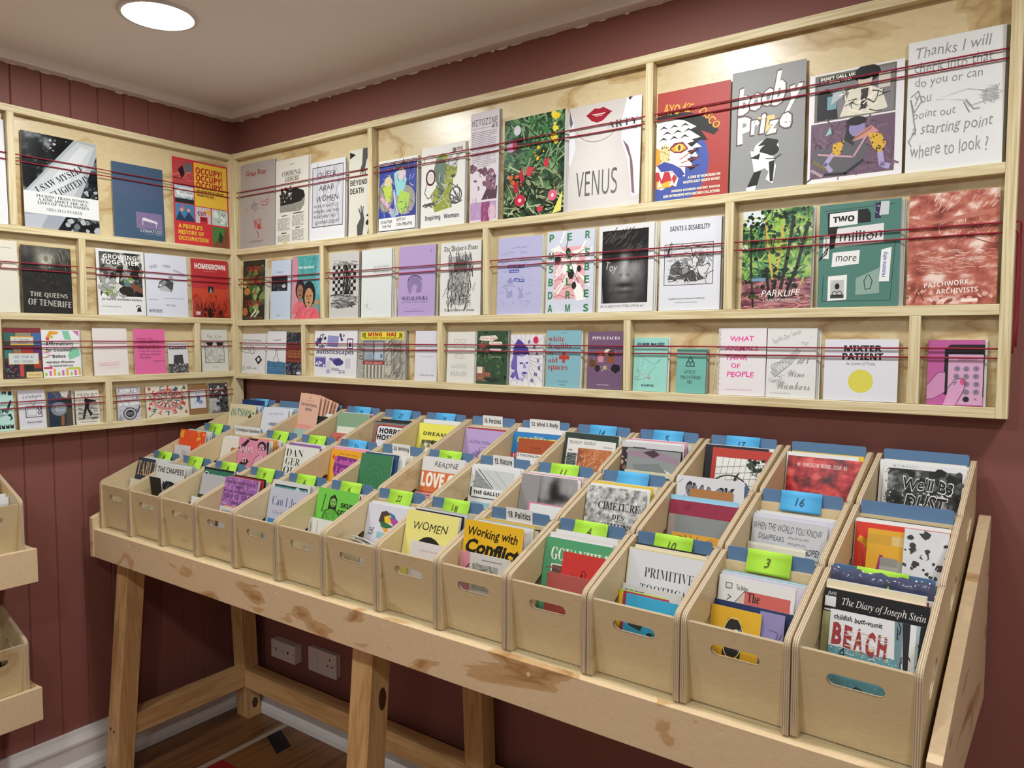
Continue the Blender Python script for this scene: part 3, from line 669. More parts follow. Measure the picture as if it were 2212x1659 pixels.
A['lilac'] = ('#b2b2d6', [S('h', .1, .55, .7, .9, 26, .06, '#8f90bd', 2), S('s', .05, .1, .8, .5, 40, .04, '#9697c4 #8688b6', 3), T('notes about', .28, .675, .5, .71, '#e0e2f4', 'b', 6), R(.24, .6, .62, .645, '#2d3f9c'), T('about times I sat', .26, .61, .6, .635, '#dfe2f4', 'b'), R(.27, .54, .5, .58, '#2d3f9c'), T('at the cinema', .29, .55, .48, .57, '#dfe2f4', 'b'), P('#2d3f9c', .4, .47, .62, .45, .61, .41, .39, .43), T('Adam Slow', .42, .43, .6, .455, '#dfe2f4', 'b', -4), P('#8a8cc0', .24, .44, .3, .48, .38, .44, .36, .4, .24, .4), L(.01, '#8688b6', .1, .36, .3, .38, .42, .36), R(.22, .22, .36, .3, '#a3a4cc'), T('text', .24, .22, .36, .32, '#8688b6', 'h', 8), L(.012, '#8688b6', .5, .36, .54, .28, .6, .34), P('#9a9bc8', .5, .2, .62, .22, .6, .28, .52, .27)])
A['dreams'] = ('#c9cede', [R(.17, .17, .82, .8, '#e0a8ae')] + [x for j in range(6) for x in (L(.012, '#b9646e', .18, .2 + .1 * j, .3, .22 + .1 * j, .4, .19 + .1 * j, .52, .22 + .1 * j, .64, .2 + .1 * j, .78, .23 + .1 * j),)] + [S('d', .15, .3, .9, .85, 16, .2, '#e9e9e6', 4), P('#ecece8', .05, .78, .3, .74, .44, .7, .26, .82), P('#ecece8', .5, .74, .9, .78, .8, .68), P('#ecece8', .4, .66, .5, .6, .42, .46, .34, .52), P('#ecece8', .54, .64, .66, .56, .62, .44, .54, .5), P('#ecece8', .66, .5, .9, .38, .94, .3, .74, .42), P('#ecece8', .62, .38, .74, .34, .86, .16, .66, .14, .6, .26), L(.012, '#333', .46, .9, .42, .8, .5, .66, .58, .5, .7, .36), L(.01, '#333', .3, .74, .44, .7, .5, .66), L(.01, '#333', .86, .78, .64, .7, .5, .68), E(.46, .74, .05, .045, '#1b1b1b'), E(.24, .65, .07, .04, '#1b1b1b'), E(.53, .47, .065, .06, '#1b1b1b'), E(.7, .53, .045, .04, '#1b1b1b'), E(.6, .33, .05, .045, '#1b1b1b')] +
    [T(ch, u - .05, v - .045, u + .05, v + .045, '#2f7d4a', 'b') for ch, u, v in zip('PERMISSIBBLEDREAMS', (.1, .48, .86) * 6, (.92, .92, .93, .7, .7, .72, .54, .54, .55, .38, .38, .4, .22, .22, .23, .06, .06, .06))])
A['face'] = ('#d9d9dc', [Z(.06, .1, .9, .94, '#0c0c0d #2a2a2b #5c5c5c #8d8d8d #b4b4b4', n=44, fn=lambda u, v: .16 + .42 * gs(u, v, .48, .45, .38, .36) + .34 * gs(u, v, .47, .56, .07, .16) + .2 * gs(u, v, .48, .4, .07, .04) + .22 * gs(u, v, .7, .5, .12, .1) + .12 * gs(u, v, .28, .48, .12, .12) - .42 * gs(u, v, .7, .645, .11, .04) - .46 * gs(u, v, .27, .62, .12, .06) - .3 * gs(u, v, .42, .42, .03, .015) - .3 * gs(u, v, .54, .42, .03, .015) - .42 * gs(u, v, .48, .305, .16, .03) + .16 * gs(u, v, .48, .265, .12, .02) - .2 * gs(u, v, .48, .225, .16, .02) - .9 * gs(u, v, .4, .92, .5, .16) - .4 * gs(u, v, .06, .2, .1, .3) - .3 * gs(u, v, .92, .3, .06, .3) + .08 * fuzz(u, v, 9)), S('d', .12, .7, .86, .93, 60, .07, '#0f0f10 #2a2a2c #555', 3), E(.7, .645, .03, .02, '#0c0c0d'), P('#6d6d70', .06, .36, .1, .1, .06, .1), T('Toy', .12, .44, .34, .58, '#c9c9c9', 'h', -10), T('Boy', .56, .54, .76, .62, '#2c2c2c', 'h'), T('BI SUBJECTIVITIES ZINE #1', .05, .045, .84, .08, '#555', 'h')])
A['saints'] = ('#d6d8e0', [T('SAINTS & DISABILITY', .16, .875, .82, .93, '#1c1c1e', 'b'), R(.08, .28, .88, .74, '#d2d3d6'), FR(.08, .28, .88, .73, .01, '#2a2a2a'), S('h', .1, .55, .86, .72, 30, .06, '#555', 2), P('#5a5a5c', .14, .34, .2, .5, .32, .56, .4, .44, .42, .34), P('#8d8d8f', .36, .56, .46, .56, .52, .42, .4, .36), E(.26, .58, .05, .035, '#c4c4c4'), E(.38, .6, .045, .035, '#c4c4c4'), P('#4a4a4c', .34, .38, .56, .44, .76, .34, .6, .31, .42, .32), P('#777', .62, .48, .66, .64, .74, .62, .72, .47), E(.68, .66, .035, .028, '#c4c4c4'), P('#2a2a2a', .74, .34, .8, .4, .78, .33), S('s', .1, .3, .86, .6, 90, .045, '#1c1c1e #3a3a3c #d2d3d6', 4), S('v', .1, .6, .2, .72, 10, .06, '#1c1c1e', 5), L(.012, '#222', .52, .68, .56, .58, .6, .64), T('Disability Action Research Kollective', .17, .115, .76, .14, '#3b3b40', 's'), T('Featuring work by KR Moorgrove', .28, .08, .64, .095, '#3b3b40', 's')])
A['parklife'] = ('#3d6a3c', [Z(0, .25, 1, 1, '#1c3a2c #2f5a3a #5c9048 #a4c060 #d0d8c8', 5, 6, 36), Z(0, 0, 1, .3, '#5a2f40 #8c5a62 #c48a86', 6, 2, 30, stretch=(1, 3)), P('#d6dfe2', 0, 1, .3, 1, .34, .84, .1, .82, 0, .88), P('#9ab954', .34, .98, .62, .92, .6, .5, .4, .44), S('s', .05, .3, .95, .95, 130, .1, '#4f8a44 #2f5a3a #7fae50 #1f4030 #3f7a6a #a9c060', 2), S('h', 0, 0, 1, .3, 60, .1, '#7a3f4e #a86a70 #5a2f40 #c48a86', 3), L(.03, '#c9a84e', .34, .9, .38, .6, .46, .3), L(.026, '#c9a84e', .6, .84, .56, .56, .5, .32), L(.03, '#2b2a22', .12, .86, .14, .4, .18, .02), L(.05, '#2b2a22', .74, .9, .66, .5, .58, .2), L(.05, '#1f201c', .94, .84, .8, .4, .62, .1), L(.05, '#1f201c', .5, .28, .46, .1), L(.04, '#1f201c', .36, .4, .42, .1), S('b', 0, .75, 1, 1, 60, .035, '#16241c #1f3326', 5), S('b', .05, .5, .95, .75, 34, .035, '#16241c #2a4a2e', 6), S('b', .3, .2, .8, .4, 26, .04, '#16241c', 7), S('b', 0, .1, .25, .3, 16, .03, '#16241c #3f4a2c', 8), R(.15, .28, .36, .31, '#6f93ad'), T('PARKLIFE', .3, .115, .86, .19, '#f0efe6', 'h'), T('LOUISE SMURTHWAITE', .33, .065, .86, .1, '#e4dcd8', 'h')])
A['million'] = ('#4c7a70', [L(.008, '#24403a', .06, .94, .92, .955), L(.008, '#24403a', .06, .06, .9, .05, .94, .6), L(.008, '#24403a', .06, .06, .07, .3), P('#17181a', .12, .56, .1, .92, .6, .93, .64, .88, .64, .8, .24, .8, .24, .58), P('#e4e4e2', .13, .78, .13, .91, .48, .92, .48, .79), T('TWO', .17, .82, .44, .88, '#17181a', 'B'), P('#dcd9da', .2, .58, .23, .76, .8, .78, .8, .6), T('million', .26, .625, .78, .73, '#1f2326', 'h', 3), P('#e4e4e2', .17, .39, .18, .53, .52, .54, .51, .41), T('more', .22, .43, .48, .5, '#1f2326', 'h', 2), P('#e6e6e4', .13, .06, .13, .3, .37, .31, .37, .07), R(.165, .085, .335, .26, '#b9bab8'), R(.165, .085, .335, .12, '#3a3c3a'), O(.22, .13, .03, None, .008, '#151515'), O(.28, .13, .03, None, .008, '#151515'), E(.25, .2, .03, .03, '#151515'), P('#8aa59a', .48, .27, .76, .36, .77, .12, .48, .11), L(.01, '#22302c', .62, .3, .58, .24, .6, .16, .66, .17, .68, .24, .64, .3), P('#e6e6e6', .76, .23, .78, .53, .9, .55, .88, .23), T('reasons why', .66, .365, .985, .415, '#3557a8', 'b', 87), R(.69, .83, .76, .98, '#2e2346'), S('b', .69, .83, .76, .98, 12, .006, '#d8d4e4', 5), P('#c3c9ce', .74, .86, .76, .985, .86, .98, .85, .855), P('#dfdfdd', .05, .48, .06, .7, .14, .71, .13, .47), T('and question', -.02, .575, .2, .605, '#333', 'b', 88), L(.014, '#16181a', .0, .46, .1, .52, .12, .58, .02, .48)])
A['patchwork'] = ('#a35646', [Z(0, 0, 1, 1, '#7a3a2e #a3564a #b0604e #c98a7a #ead2c8', 4.5, 3, 46, stretch=(1, 1.6)), S('s', .35, .55, 1, .75, 50, .03, '#e9cfc6 #d9ac9f', 5), S('d', .3, .84, 1, 1, 26, .05, '#f0ddd6 #d9a99c', 3), P('#b9705e', 0, .8, .3, .75, .6, .79, 1, .83, 1, .79, .6, .75, .2, .72, 0, .76), S('h', .1, .28, 1, .48, 70, .07, '#d9aca0 #b9705e #c9887a', 7), L(.012, '#8a4436', .6, .62, .99, .5), S('b', 0, 0, 1, .16, 40, .03, '#8f4a3c #c07a6a #d9a99c', 8), R(.62, .02, .8, .05, '#efdcd4'), L(.016, '#7a3a2e', .08, .02, .14, .14, .2, .04), T('PATCHWORK', .2, .165, .7, .21, '#efe0da', 'b', 4), T('ARCHIVISTS', .34, .1, .8, .145, '#efe0da', 'b', 2)])
# --- long rack, bottom row
A['diy'] = ('#d8d7d8', [T('DIY Printmaking', .04, .79, .82, .87, '#2d2d30', 'h'), L(.012, '#444', .06, .54, .3, .5, .28, .6, .08, .62, .06, .54), L(.012, '#444', .08, .62, .24, .68, .3, .6), O(.45, .58, .1, .09, .014, '#444'), L(.014, '#444', .36, .7, .36, .54), L(.012, '#444', .46, .66, .5, .62, .5, .5), P('#1c1c1e', .56, .36, .74, .46, .88, .34, .72, .22), E(.72, .35, .06, .05, '#d8d7d8'), O(.08, .12, .05, None, .012, '#555'), T('XR2', .2, .1, .4, .17, '#555', 'h'), T('+ talk', .46, .1, .66, .15, '#555', 'h')])
A['bottle'] = ('#d9dade', [T('craped', .3, .76, .7, .83, '#3b3b40', 'h'), P('#3f6f96', .02, 0, 1, 0, 1, .28, .7, .3, .3, .29, .02, .31), S('h', .02, .02, .98, .26, 22, .1, '#2f5a80 #5a8ab0', 3), L(.02, '#4a4a52', .36, .18, .36, .36, .46, .44, .46, .56, .54, .56, .54, .44, .62, .36, .62, .18, .36, .18)])
A['ornate'] = ('#22242e', [S('d', 0, 0, 1, 1, 110, .08, '#8a8c9a #5a5c6c #b9bac4', 2), S('b', 0, 0, 1, 1, 40, .05, '#22242e #6a6c7c', 3), R(.0, .3, 1, .73, '#6e2a2a'), FR(.04, .33, .98, .7, .02, '#a5583c'), T('SOME FULL THE', .1, .55, .95, .6, '#c48a4a', 'f'), T('LIVES OF THE', .1, .48, .95, .53, '#c48a4a', 'f'), T('MONEY BELONGS', .1, .41, .95, .46, '#c48a4a', 'f'), R(.72, .02, .98, .08, '#c9ccd6')])
A['autistic'] = ('#dcdce0', [P('#8d8fc0', .3, .66, .32, .9, .58, .88, .56, .64), S('b', .04, .64, .28, .84, 14, .035, '#2e2a5c #5a5790', 3), L(.014, '#2e2a5c', .06, .66, .14, .9, .22, .92, .16, .82), S('b', .6, .8, .76, .9, 6, .03, '#3a366c', 4), FR(.78, .62, .9, .82, .018, '#4a4680'), E(.84, .7, .03, .05, '#2e2a5c'), T('autisticscapes', .05, .465, .93, .6, '#2d2a58', 'b'), P('#5c5aa0', .02, .22, .03, .42, .28, .43, .28, .2), S('b', .05, .22, .26, .32, 12, .02, '#dcdce0', 5), R(.02, .4, .28, .43, '#8f90bc'), P('#6a68a6', .38, .42, .46, .4, .6, .42, .7, .34, .66, .26, .54, .24, .46, .32, .36, .38), E(.58, .32, .12, .07, '#3c3a78'), R(.3, .1, .4, .34, '#c9c9d2'), E(.345, .11, .05, .04, '#a7a5cc'), R(.74, .2, .86, .4, '#c3c4d0'), T('zoo', .42, .13, .6, .2, '#3a3870', 'h'), X(.6, .08, .74, .16, 2, '#77779a')])
A['minghai'] = ('#a3a096', [R(.04, .82, .96, .98, '#e0cf3a'), T('明', .07, .85, .15, .96, '#2f4a2c', 'W'), T('海', .85, .85, .93, .96, '#2f4a2c', 'W'), T('MING', .2, .885, .5, .97, '#a8302c', 'B'), T('HAI', .6, .885, .8, .97, '#a8302c', 'B'), T('FISH N CHIPS', .12, .835, .42, .87, '#2f4a2c', 'b'), T('CHINESE FOOD to TAKE AWAY', .44, .835, .92, .87, '#2f4a2c', 'b'), R(.1, .36, .56, .8, '#6f7478'), R(.13, .4, .32, .76, '#9aa3aa'), R(.35, .4, .54, .76, '#b4babd'), L(.01, '#2a2c2e', .33, .36, .33, .8), E(.26, .46, .08, .06, '#8a98b0'), R(.38, .42, .46, .54, '#a9c4d8'), R(.48, .44, .52, .52, '#3f6fa8'), R(.1, .3, .57, .37, '#93282c'), T('CHINESE TAKEAWAY', .14, .315, .53, .352, '#d9c4b4', 'f')] +
    [R(.12 + .038 * i, .02, .14 + .038 * i, .29, '#d2cfc4' if i % 2 else '#6b6a64') for i in range(12)] + [R(.6, .08, .72, .8, '#b9b6ac'), R(.74, .1, .94, .8, '#8d8b84'), FR(.62, .3, .71, .64, .012, '#55544e'), FR(.77, .14, .9, .72, .012, '#5c5b55'), S('d', .58, .05, .98, .8, 60, .05, '#6b6a64 #cfcdc2 #8f8d84', 5), S('h', .02, .05, .1, .8, 20, .05, '#6b6a64 #c4c2b8', 6), O(.68, .73, .04, None, .01, '#333')])
A['automatic'] = ('#d6d6e0', [T('automatic replies', .1, .6, 1.0, .65, '#1d1d22', 'b'), T('written into the flow of exams', .25, .48, .85, .5, '#55555e', 's'), T('rachel rowan olive', .24, .1, .86, .14, '#33333a', 's')])
A['goodhair'] = ('#d9d8d2', [FR(.26, .66, .66, .84, .012, '#8d8d8a'), O(.46, .74, .13, .06, .01, '#8d8d8a', 0, 180), L(.01, '#8d8d8a', .33, .74, .59, .74), O(.46, .48, .18, .09, .012, '#9a9a96', 0, 180), L(.01, '#9a9a96', .3, .48, .62, .48), L(.01, '#9a9a96', .4, .54, .38, .48), L(.01, '#9a9a96', .5, .55, .54, .48), T('GOOD', .18, .28, .74, .36, '#b0b0ac', 'd'), T('HAIR', .15, .13, .75, .22, '#b0b0ac', 'd')])
A['cats'] = ('#2f4a34', [S('b', 0, .05, 1, 1, 90, .05, '#1f3424 #3c5a3e #4f7048 #2a4030', 2), S('b', .1, .6, .5, .8, 8, .05, '#a85a62', 3), P('#e4d8ce', .06, .84, .1, .9, .6, .92, .68, .86, .5, .81, .14, .82), T('many more', .1, .84, .36, .875, '#6a3a36', 'h'), T('Cats', .42, .835, .64, .9, '#8a3236', 'h'), P('#e4d8ce', .38, .76, .4, .8, .8, .8, .82, .75, .44, .74), T('I have known', .43, .755, .78, .785, '#6a3a36', 'h'), P('#cdbcd0', .4, .64, .44, .67, .78, .67, .8, .62), T('Esther Woolmer', .48, .5, .8, .53, '#e0d0c0', 'h'), R(.0, .06, .28, .32, '#8a5a48'), R(.03, .2, .2, .32, '#d8d2c6'), S('h', 0, .06, .3, .2, 12, .05, '#a8705a #c4907c', 5), R(.3, .14, .46, .22, '#a05a4c'), P('#26302a', .2, .1, .6, .12, .8, .08, .5, .03)])
A['weaving'] = ('#dad8de', [S('s', 0, .3, 1, 1, 1, .01, '#dad8de', 2)] + [L(.008, '#8e8aa0', .45, .55, .45 + .9 * math.cos(.26 * i), .55 + .7 * math.sin(.26 * i)) for i in range(24)] + [P('#4a3f96', .16, .84, .24, .92, .36, .86, .54, .74, .6, .6, .1, .6, .1, .74), P('#d2cfe4', .16, .6, .56, .62, .62, .44, .56, .26, .46, .14, .34, .1, .24, .28), P('#6a60ac', .12, .62, .22, .62, .24, .3, .3, .12, .1, .14, .04, .4), E(.36, .44, .06, .016, '#3c3384'), E(.53, .45, .045, .016, '#3c3384'), P('#8a82c0', .44, .46, .52, .36, .46, .34, .42, .36), E(.47, .25, .08, .022, '#4a3f96'), L(.02, '#4a3f96', .1, .62, .36, .58, .58, .64), S('b', .04, .08, .2, .34, 12, .04, '#5a50a4 #cfcbe4', 5), S('b', .3, .1, .5, .24, 12, .03, '#b4b0d4 #8a82c0', 6), E(.77, .9, .08, .07, '#d8305c'), O(.77, .9, .04, .03, .014, '#a01c44')] +
    [T(ch, u, v, u + .08, v + .065, '#3a3384', 'b') for ch, u, v in (('W', .53, .83), ('E', .7, .73), ('A', .78, .6), ('V', .82, .47), ('I', .86, .33), ('N', .76, .2), ('G', .66, .08))])
A['fragility'] = ('#7fb0bd', [T('ZINE 03', .42, .94, .58, .955, '#3a5a64', 's'), T('white', .05, .8, .52, .9, '#a33434', 'f'), T('fragility', .05, .66, .74, .77, '#a33434', 'f'), T('in', .05, .565, .2, .635, '#a33434', 'f'), T('aid', .06, .43, .34, .52, '#a33434', 'f'), T('spaces', .06, .28, .64, .38, '#a33434', 'f'), R(.48, .43, .56, .62, '#b23a30'), R(.38, .49, .68, .56, '#b23a30'), T('Lola Ghafar', .36, .09, .66, .12, '#2f4a54', 'i'), T('PSW Zine', .42, .035, .6, .06, '#2f4a54', 's')])
A['pips'] = ('#735a76', [T('PIPS & FACES', .12, .86, .9, .91, '#efeaf0', 'f'), E(.36, .6, .11, .07, '#b44a50'), E(.58, .64, .1, .06, '#d9cbb8'), R(.3, .47, .46, .57, '#c98a94'), R(.56, .46, .76, .6, '#8a5236'), E(.15, .45, .1, .075, '#6b4630'), E(.3, .36, .075, .06, '#2e302e'), R(.46, .34, .56, .41, '#b9a67c'), P('#3a5a64', .2, .56, .26, .64, .32, .56), E(.68, .62, .1, .06, '#55423c'), P('#26262c', .66, .34, .74, .44, .92, .42, .94, .34, .82, .28), S('b', .1, .3, .92, .66, 30, .012, '#e4d8cc #2a2024', 3), T('Jason Kerley', .3, .065, .64, .09, '#e4d8e6', 'f')])
A['masses'] = ('#93cfc4', [S('b', .05, .1, .95, .75, 24, .02, '#b9e2da #7fbfb4', 2), L(.01, '#5f8f8a', .1, .7, .6, .5, .8, .6, .4, .25, .15, .2, .3, .6), L(.01, '#c48a9c', .2, .3, .5, .34, .44, .26), O(.35, .64, .03, None, .012, '#e0f2ee'), O(.7, .24, .03, None, .012, '#e0f2ee'), O(.14, .38, .04, None, .01, '#6f7f9a'), O(.1, .24, .05, None, .01, '#b08a9c'), T('QUEER MASSES', .08, .84, .9, .91, '#33375e', 'G'), T('By RUMTUM', .26, .08, .62, .13, '#3c4a58', 'B'), P('#c97a96', .42, .25, .52, .28, .5, .22)])
A['gaelic'] = ('#6fb0a4', [O(.47, .73, .08, .06, .016, '#23403c'), O(.4, .66, .07, .055, .016, '#23403c'), O(.54, .66, .07, .055, .016, '#23403c'), L(.02, '#23403c', .47, .82, .32, .6, .62, .6, .47, .82), T('GAELIC', .26, .44, .68, .52, '#23403c', 'h'), T('PROVERBS', .16, .31, .84, .4, '#23403c', 'h'), O(.47, .25, .08, .03, .014, '#23403c'), E(.47, .25, .025, .015, '#23403c')])
A['animals'] = ('#e2dde0', [T('WHAT', .22, .795, .74, .885, '#e0409a', 'H'), T('ANIMALS', .12, .655, .84, .74, '#e0409a', 'H'), T('THINK', .14, .52, .62, .605, '#e0409a', 'H'), T('OF', .26, .4, .46, .48, '#e0409a', 'H'), T('PEOPLE', .18, .27, .76, .36, '#e0409a', 'H'), T('TRANSLATED BY NEFIR KING', .13, .075, .74, .095, '#c47aa4', 'h')])
A['wine'] = ('#dbdbda', [T("Sparks Der Series", .1, .82, .7, .92, '#8f8f8f', 'h', 22), P('#b9b9b9', .1, .36, .14, .46, .5, .64, .62, .72, .66, .68, .5, .5, .2, .3), T('WW', .2, .4, .48, .5, '#e6e6e4', 'h', 30), O(.34, .44, .24, .07, .012, '#8a8a8a', 60, 240), L(.014, '#8a8a8a', .1, .36, .2, .3, .52, .5, .68, .68), S('s', .68, .7, .9, .9, 8, .05, '#9a9a9a', 4), S('s', .03, .2, .38, .33, 30, .04, '#a4a4a4', 5), T('#1', .62, .48, .86, .57, '#8f8f8f', 'h'), T('Wine', .44, .3, .78, .4, '#8f8f8f', 'c'), T('Wankers', .22, .12, .9, .24, '#8f8f8f', 'c'), X(.1, .05, .5, .08, 1, '#b9b9b9')])
A['mixter'] = ('#d8d9e2', [T('MIXTER', .27, .8, .78, .9, '#16161a', 'B'), T('PATIENT', .25, .665, .8, .775, '#16161a', 'B'), T("by Conor O'Toole", .31, .57, .7, .63, '#2a2a30', 'h'), E(.51, .32, .17, None, '#d4cc52', 32)])
A['phone'] = ('#b85a98', [P('#1b1a20', .32, .2, .33, .88, .4, .93, 1, .93, 1, .14), R(.37, .02, .98, .78, '#cda0c0'), P('#1b1a20', .3, .18, .3, .86, .36, .86, .36, .14), P('#1b1a20', .37, .79, .37, .86, .99, .86, .99, .79), T('TINDERAY', .54, .68, .88, .715, '#55415a', 's'), T('no service', .44, .765, .6, .78, '#f0e4ec', 's')] +
    [x for n_, (cu, cv) in enumerate([(.53, .56), (.69, .56), (.86, .565), (.52, .445), (.69, .445), (.86, .45), (.53, .33), (.7, .33), (.87, .33), (.7, .21), (.87, .215)]) for x in (E(cu, cv, .055, None, '#8d7a92'), T('123456789+0'[n_] if n_ < 9 else '0#'[n_ - 9], cu - .018, cv - .02, cu + .018, cv + .02, '#3a3040', 's'))] + [E(.7, .1, .055, None, '#26202a'), T('x', .84, .09, .89, .12, '#55415a', 's'), P('#c98ab4', 0, .3, .2, .5, .32, .5, .32, .2, .12, .1, 0, .08), P('#d39ac0', .3, .0, .36, .16, .56, .38, .66, .36, .66, .26, .56, .08, .5, 0), P('#c4507a', .58, .36, .62, .42, .68, .4, .68, .33, .62, .31), L(.01, '#5a3a55', .3, .18, .5, .4, .6, .42, .68, .38, .66, .24, .54, .04), L(.01, '#5a3a55', 0, .3, .2, .5, .3, .5)])
# --- short rack
A['plainwhite'] = ('#dfe0e4', [])
A['tattoo'] = ('#15181c', [Z(0, 0, 1, 1, '#07090b #14171b #1b2026 #8f969a', 5, 4, 40), S('b', .28, .84, .6, .97, 12, .018, '#8d959a #5a6268 #c4cacc', 2), S('b', .74, .36, 1, .46, 12, .03, '#a4acb0 #3a4046', 3), P('#a9afb4', 0, .36, .7, 1, 1, 1, 1, .86, .74, .36), P('#bfc4c8', .06, .38, .74, .98, .98, .96, .66, .38), P('#cfd3d6', .2, .38, .78, .94, .9, .92, .48, .38), T('I SAW MYSELF', .1, .515, .86, .585, '#2e3236', 'f', 33), T('DELIGHTED IN', .24, .435, .94, .505, '#2e3236', 'f', 33), R(0, .15, 1, .38, '#dfe1e2'), P('#9aa0ac', 0, .15, .54, .15, .42, 0, 0, 0), P('#b4b9c4', 0, .13, .3, .15, .2, 0, 0, 0), S('b', .55, 0, 1, .14, 16, .04, '#6a7278 #aab0b4', 5), T('FUCKING TRANS WOMEN:', .16, .325, .86, .355, '#2b2e33', 'f'), T('A ZINE ABOUT THE SEX', .18, .288, .84, .318, '#2b2e33', 'f'), T('LIVES OF TRANS WOMEN', .17, .252, .86, .282, '#2b2e33', 'f'), T('MIRA BELLWETHER', .28, .19, .76, .222, '#3a3d42', 'l')])
A['comatose'] = ('#3f5670', [Z(0, 0, 1, 1, '#36506c #3f5670 #4b5878', n=16, fn=lambda u, v: .4 + .5 * gs(u, v, .5, .68, 1, .16) + .1 * fuzz(u, v, 4)), R(.43, .15, .95, .37, '#7a6a92'), S('s', .43, .15, .95, .37, 90, .012, '#c4a4c4 #4a4a7a #b9b9d6', 2), P('#d6d0dc', .54, .29, .6, .3, .84, .26, .86, .23, .56, .26), L(.012, '#d6d0dc', .56, .28, .55, .2), L(.012, '#d6d0dc', .82, .26, .82, .18), T('COMATOSE', .5, .1, .94, .14, '#d4d8de', 's'), T('Joanna M. Wagstaff', .62, .07, .94, .09, '#aab6c4', 's')])
A['occupy'] = ('#c8343a', [R(.03, .7, .36, .98, '#b0474a'), R(.22, .84, .34, .95, '#5c6a72'), S('h', .05, .72, .34, .84, 8, .1, '#6e1f26 #d66a62', 2), P('#2a1a20', .1, .86, .18, .92, .22, .82, .16, .76), R(.38, .47, .98, .98, '#e2b83f'), T('OCCUPY!', .41, .85, .9, .93, '#b0302c', 'B'), T('OCCUPY!', .41, .765, .9, .845, '#b0302c', 'B'), T('OCCUPY!', .41, .68, .9, .76, '#b0302c', 'B'), T('NO MORE PIE IN THE SKY', .42, .635, .92, .665, '#3a2a1c', 'B'), T('WHEN WE DIE...', .42, .585, .76, .615, '#3a2a1c', 'B'), R(.03, .48, .36, .68, '#a8c4d0'), P('#dfe4e4', .05, .6, .12, .66, .36, .66, .36, .56, .1, .54), T('SHUT IT DOWN', .12, .59, .34, .615, '#3a3a3a', 'b'), R(.03, .48, .36, .53, '#1d2226'), S('v', .04, .5, .36, .56, 18, .03, '#1d2226', 3), R(.03, .27, .36, .47, '#4a7aa8'), P('#2a3a5a', .03, .27, .1, .38, .18, .3, .26, .38, .36, .3, .36, .27), E(.14, .4, .03, .02, '#d9a184'), E(.26, .4, .03, .02, '#d9a184'), P('#c25a6a', .12, .42, .16, .46, .2, .4), R(.38, .27, .66, .46, '#c9b8c0'), T('CUT', .42, .36, .58, .41, '#7a2a4a', 'B'), P('#c02f3a', .46, .27, .46, .35, .6, .35, .6, .27), T('END', .48, .3, .58, .34, '#241418', 'B'), P('#e0a83c', .54, .42, .66, .44, .64, .36), R(.68, .27, .98, .46, '#b9ccc4'), E(.76, .4, .05, .045, '#dfe8e2'), E(.88, .34, .05, .05, '#dfe8e2'), S('s', .7, .28, .97, .45, 22, .03, '#22302c', 5), T("A PEOPLE'S", .07, .185, .5, .235, '#e2b83f', 'B'), T('HISTORY OF', .07, .115, .52, .165, '#e2b83f', 'B'), T('OCCUPATION', .07, .045, .6, .095, '#e2b83f', 'B'), R(.68, 0, .98, .25, '#4a7a3c'), P('#7a4a30', .68, .0, .74, .08, .86, .06, .92, .25, .98, .25, .98, 0), P('#2a3a22', .78, .08, .82, .2, .88, .14, .86, .06)])
A['journal'] = ('#dedbcc', [T('JOURNAL', .68, .89, .92, .905, '#55524a', 'm'), P('#b87a62', .5, .62, .62, .7, .7, .66, .64, .6, .52, .58), L(.012, '#3a2a22', .5, .62, .62, .7, .7, .66, .64, .6), P('#8a5040', .5, .36, .6, .5, .64, .44, .56, .3), L(.012, '#3a2a22', .5, .36, .6, .5, .64, .44, .56, .3)])
A['queens'] = ('#1e1f1e', [Z(0, 0, 1, 1, '#101110 #2a2a28 #6b6a62 #a8a598 #dedbcf', n=40, fn=lambda u, v: .08 + .34 * gs(u, v, .5, .96, .7, .22) + .5 * gs(u, v, .5, .8, .17, .11) + .24 * gs(u, v, .44, .7, .14, .1) - .2 * gs(u, v, .5, .82, .05, .05) - .1 * gs(u, v, .5, .6, .26, .12) + .16 * gs(u, v, .86, .74, .1, .06) + .1 * fuzz(u, v, 7, 2)), S('v', .34, .66, .66, .9, 26, .025, '#e4e1d4 #c4c1b4 #77756a', 4), S('v', .62, .68, .98, .92, 12, .09, '#55544e #77766c', 2), E(.49, .82, .05, .045, '#7a766a'), S('b', .3, .42, .72, .6, 24, .008, '#8d8b80 #55544e', 5), T('THE QUEENS', .14, .23, .9, .31, '#d9d7cc', 'd', -2), T('OF TENERIFE', .1, .11, .97, .2, '#d9d7cc', 'd', -3)])
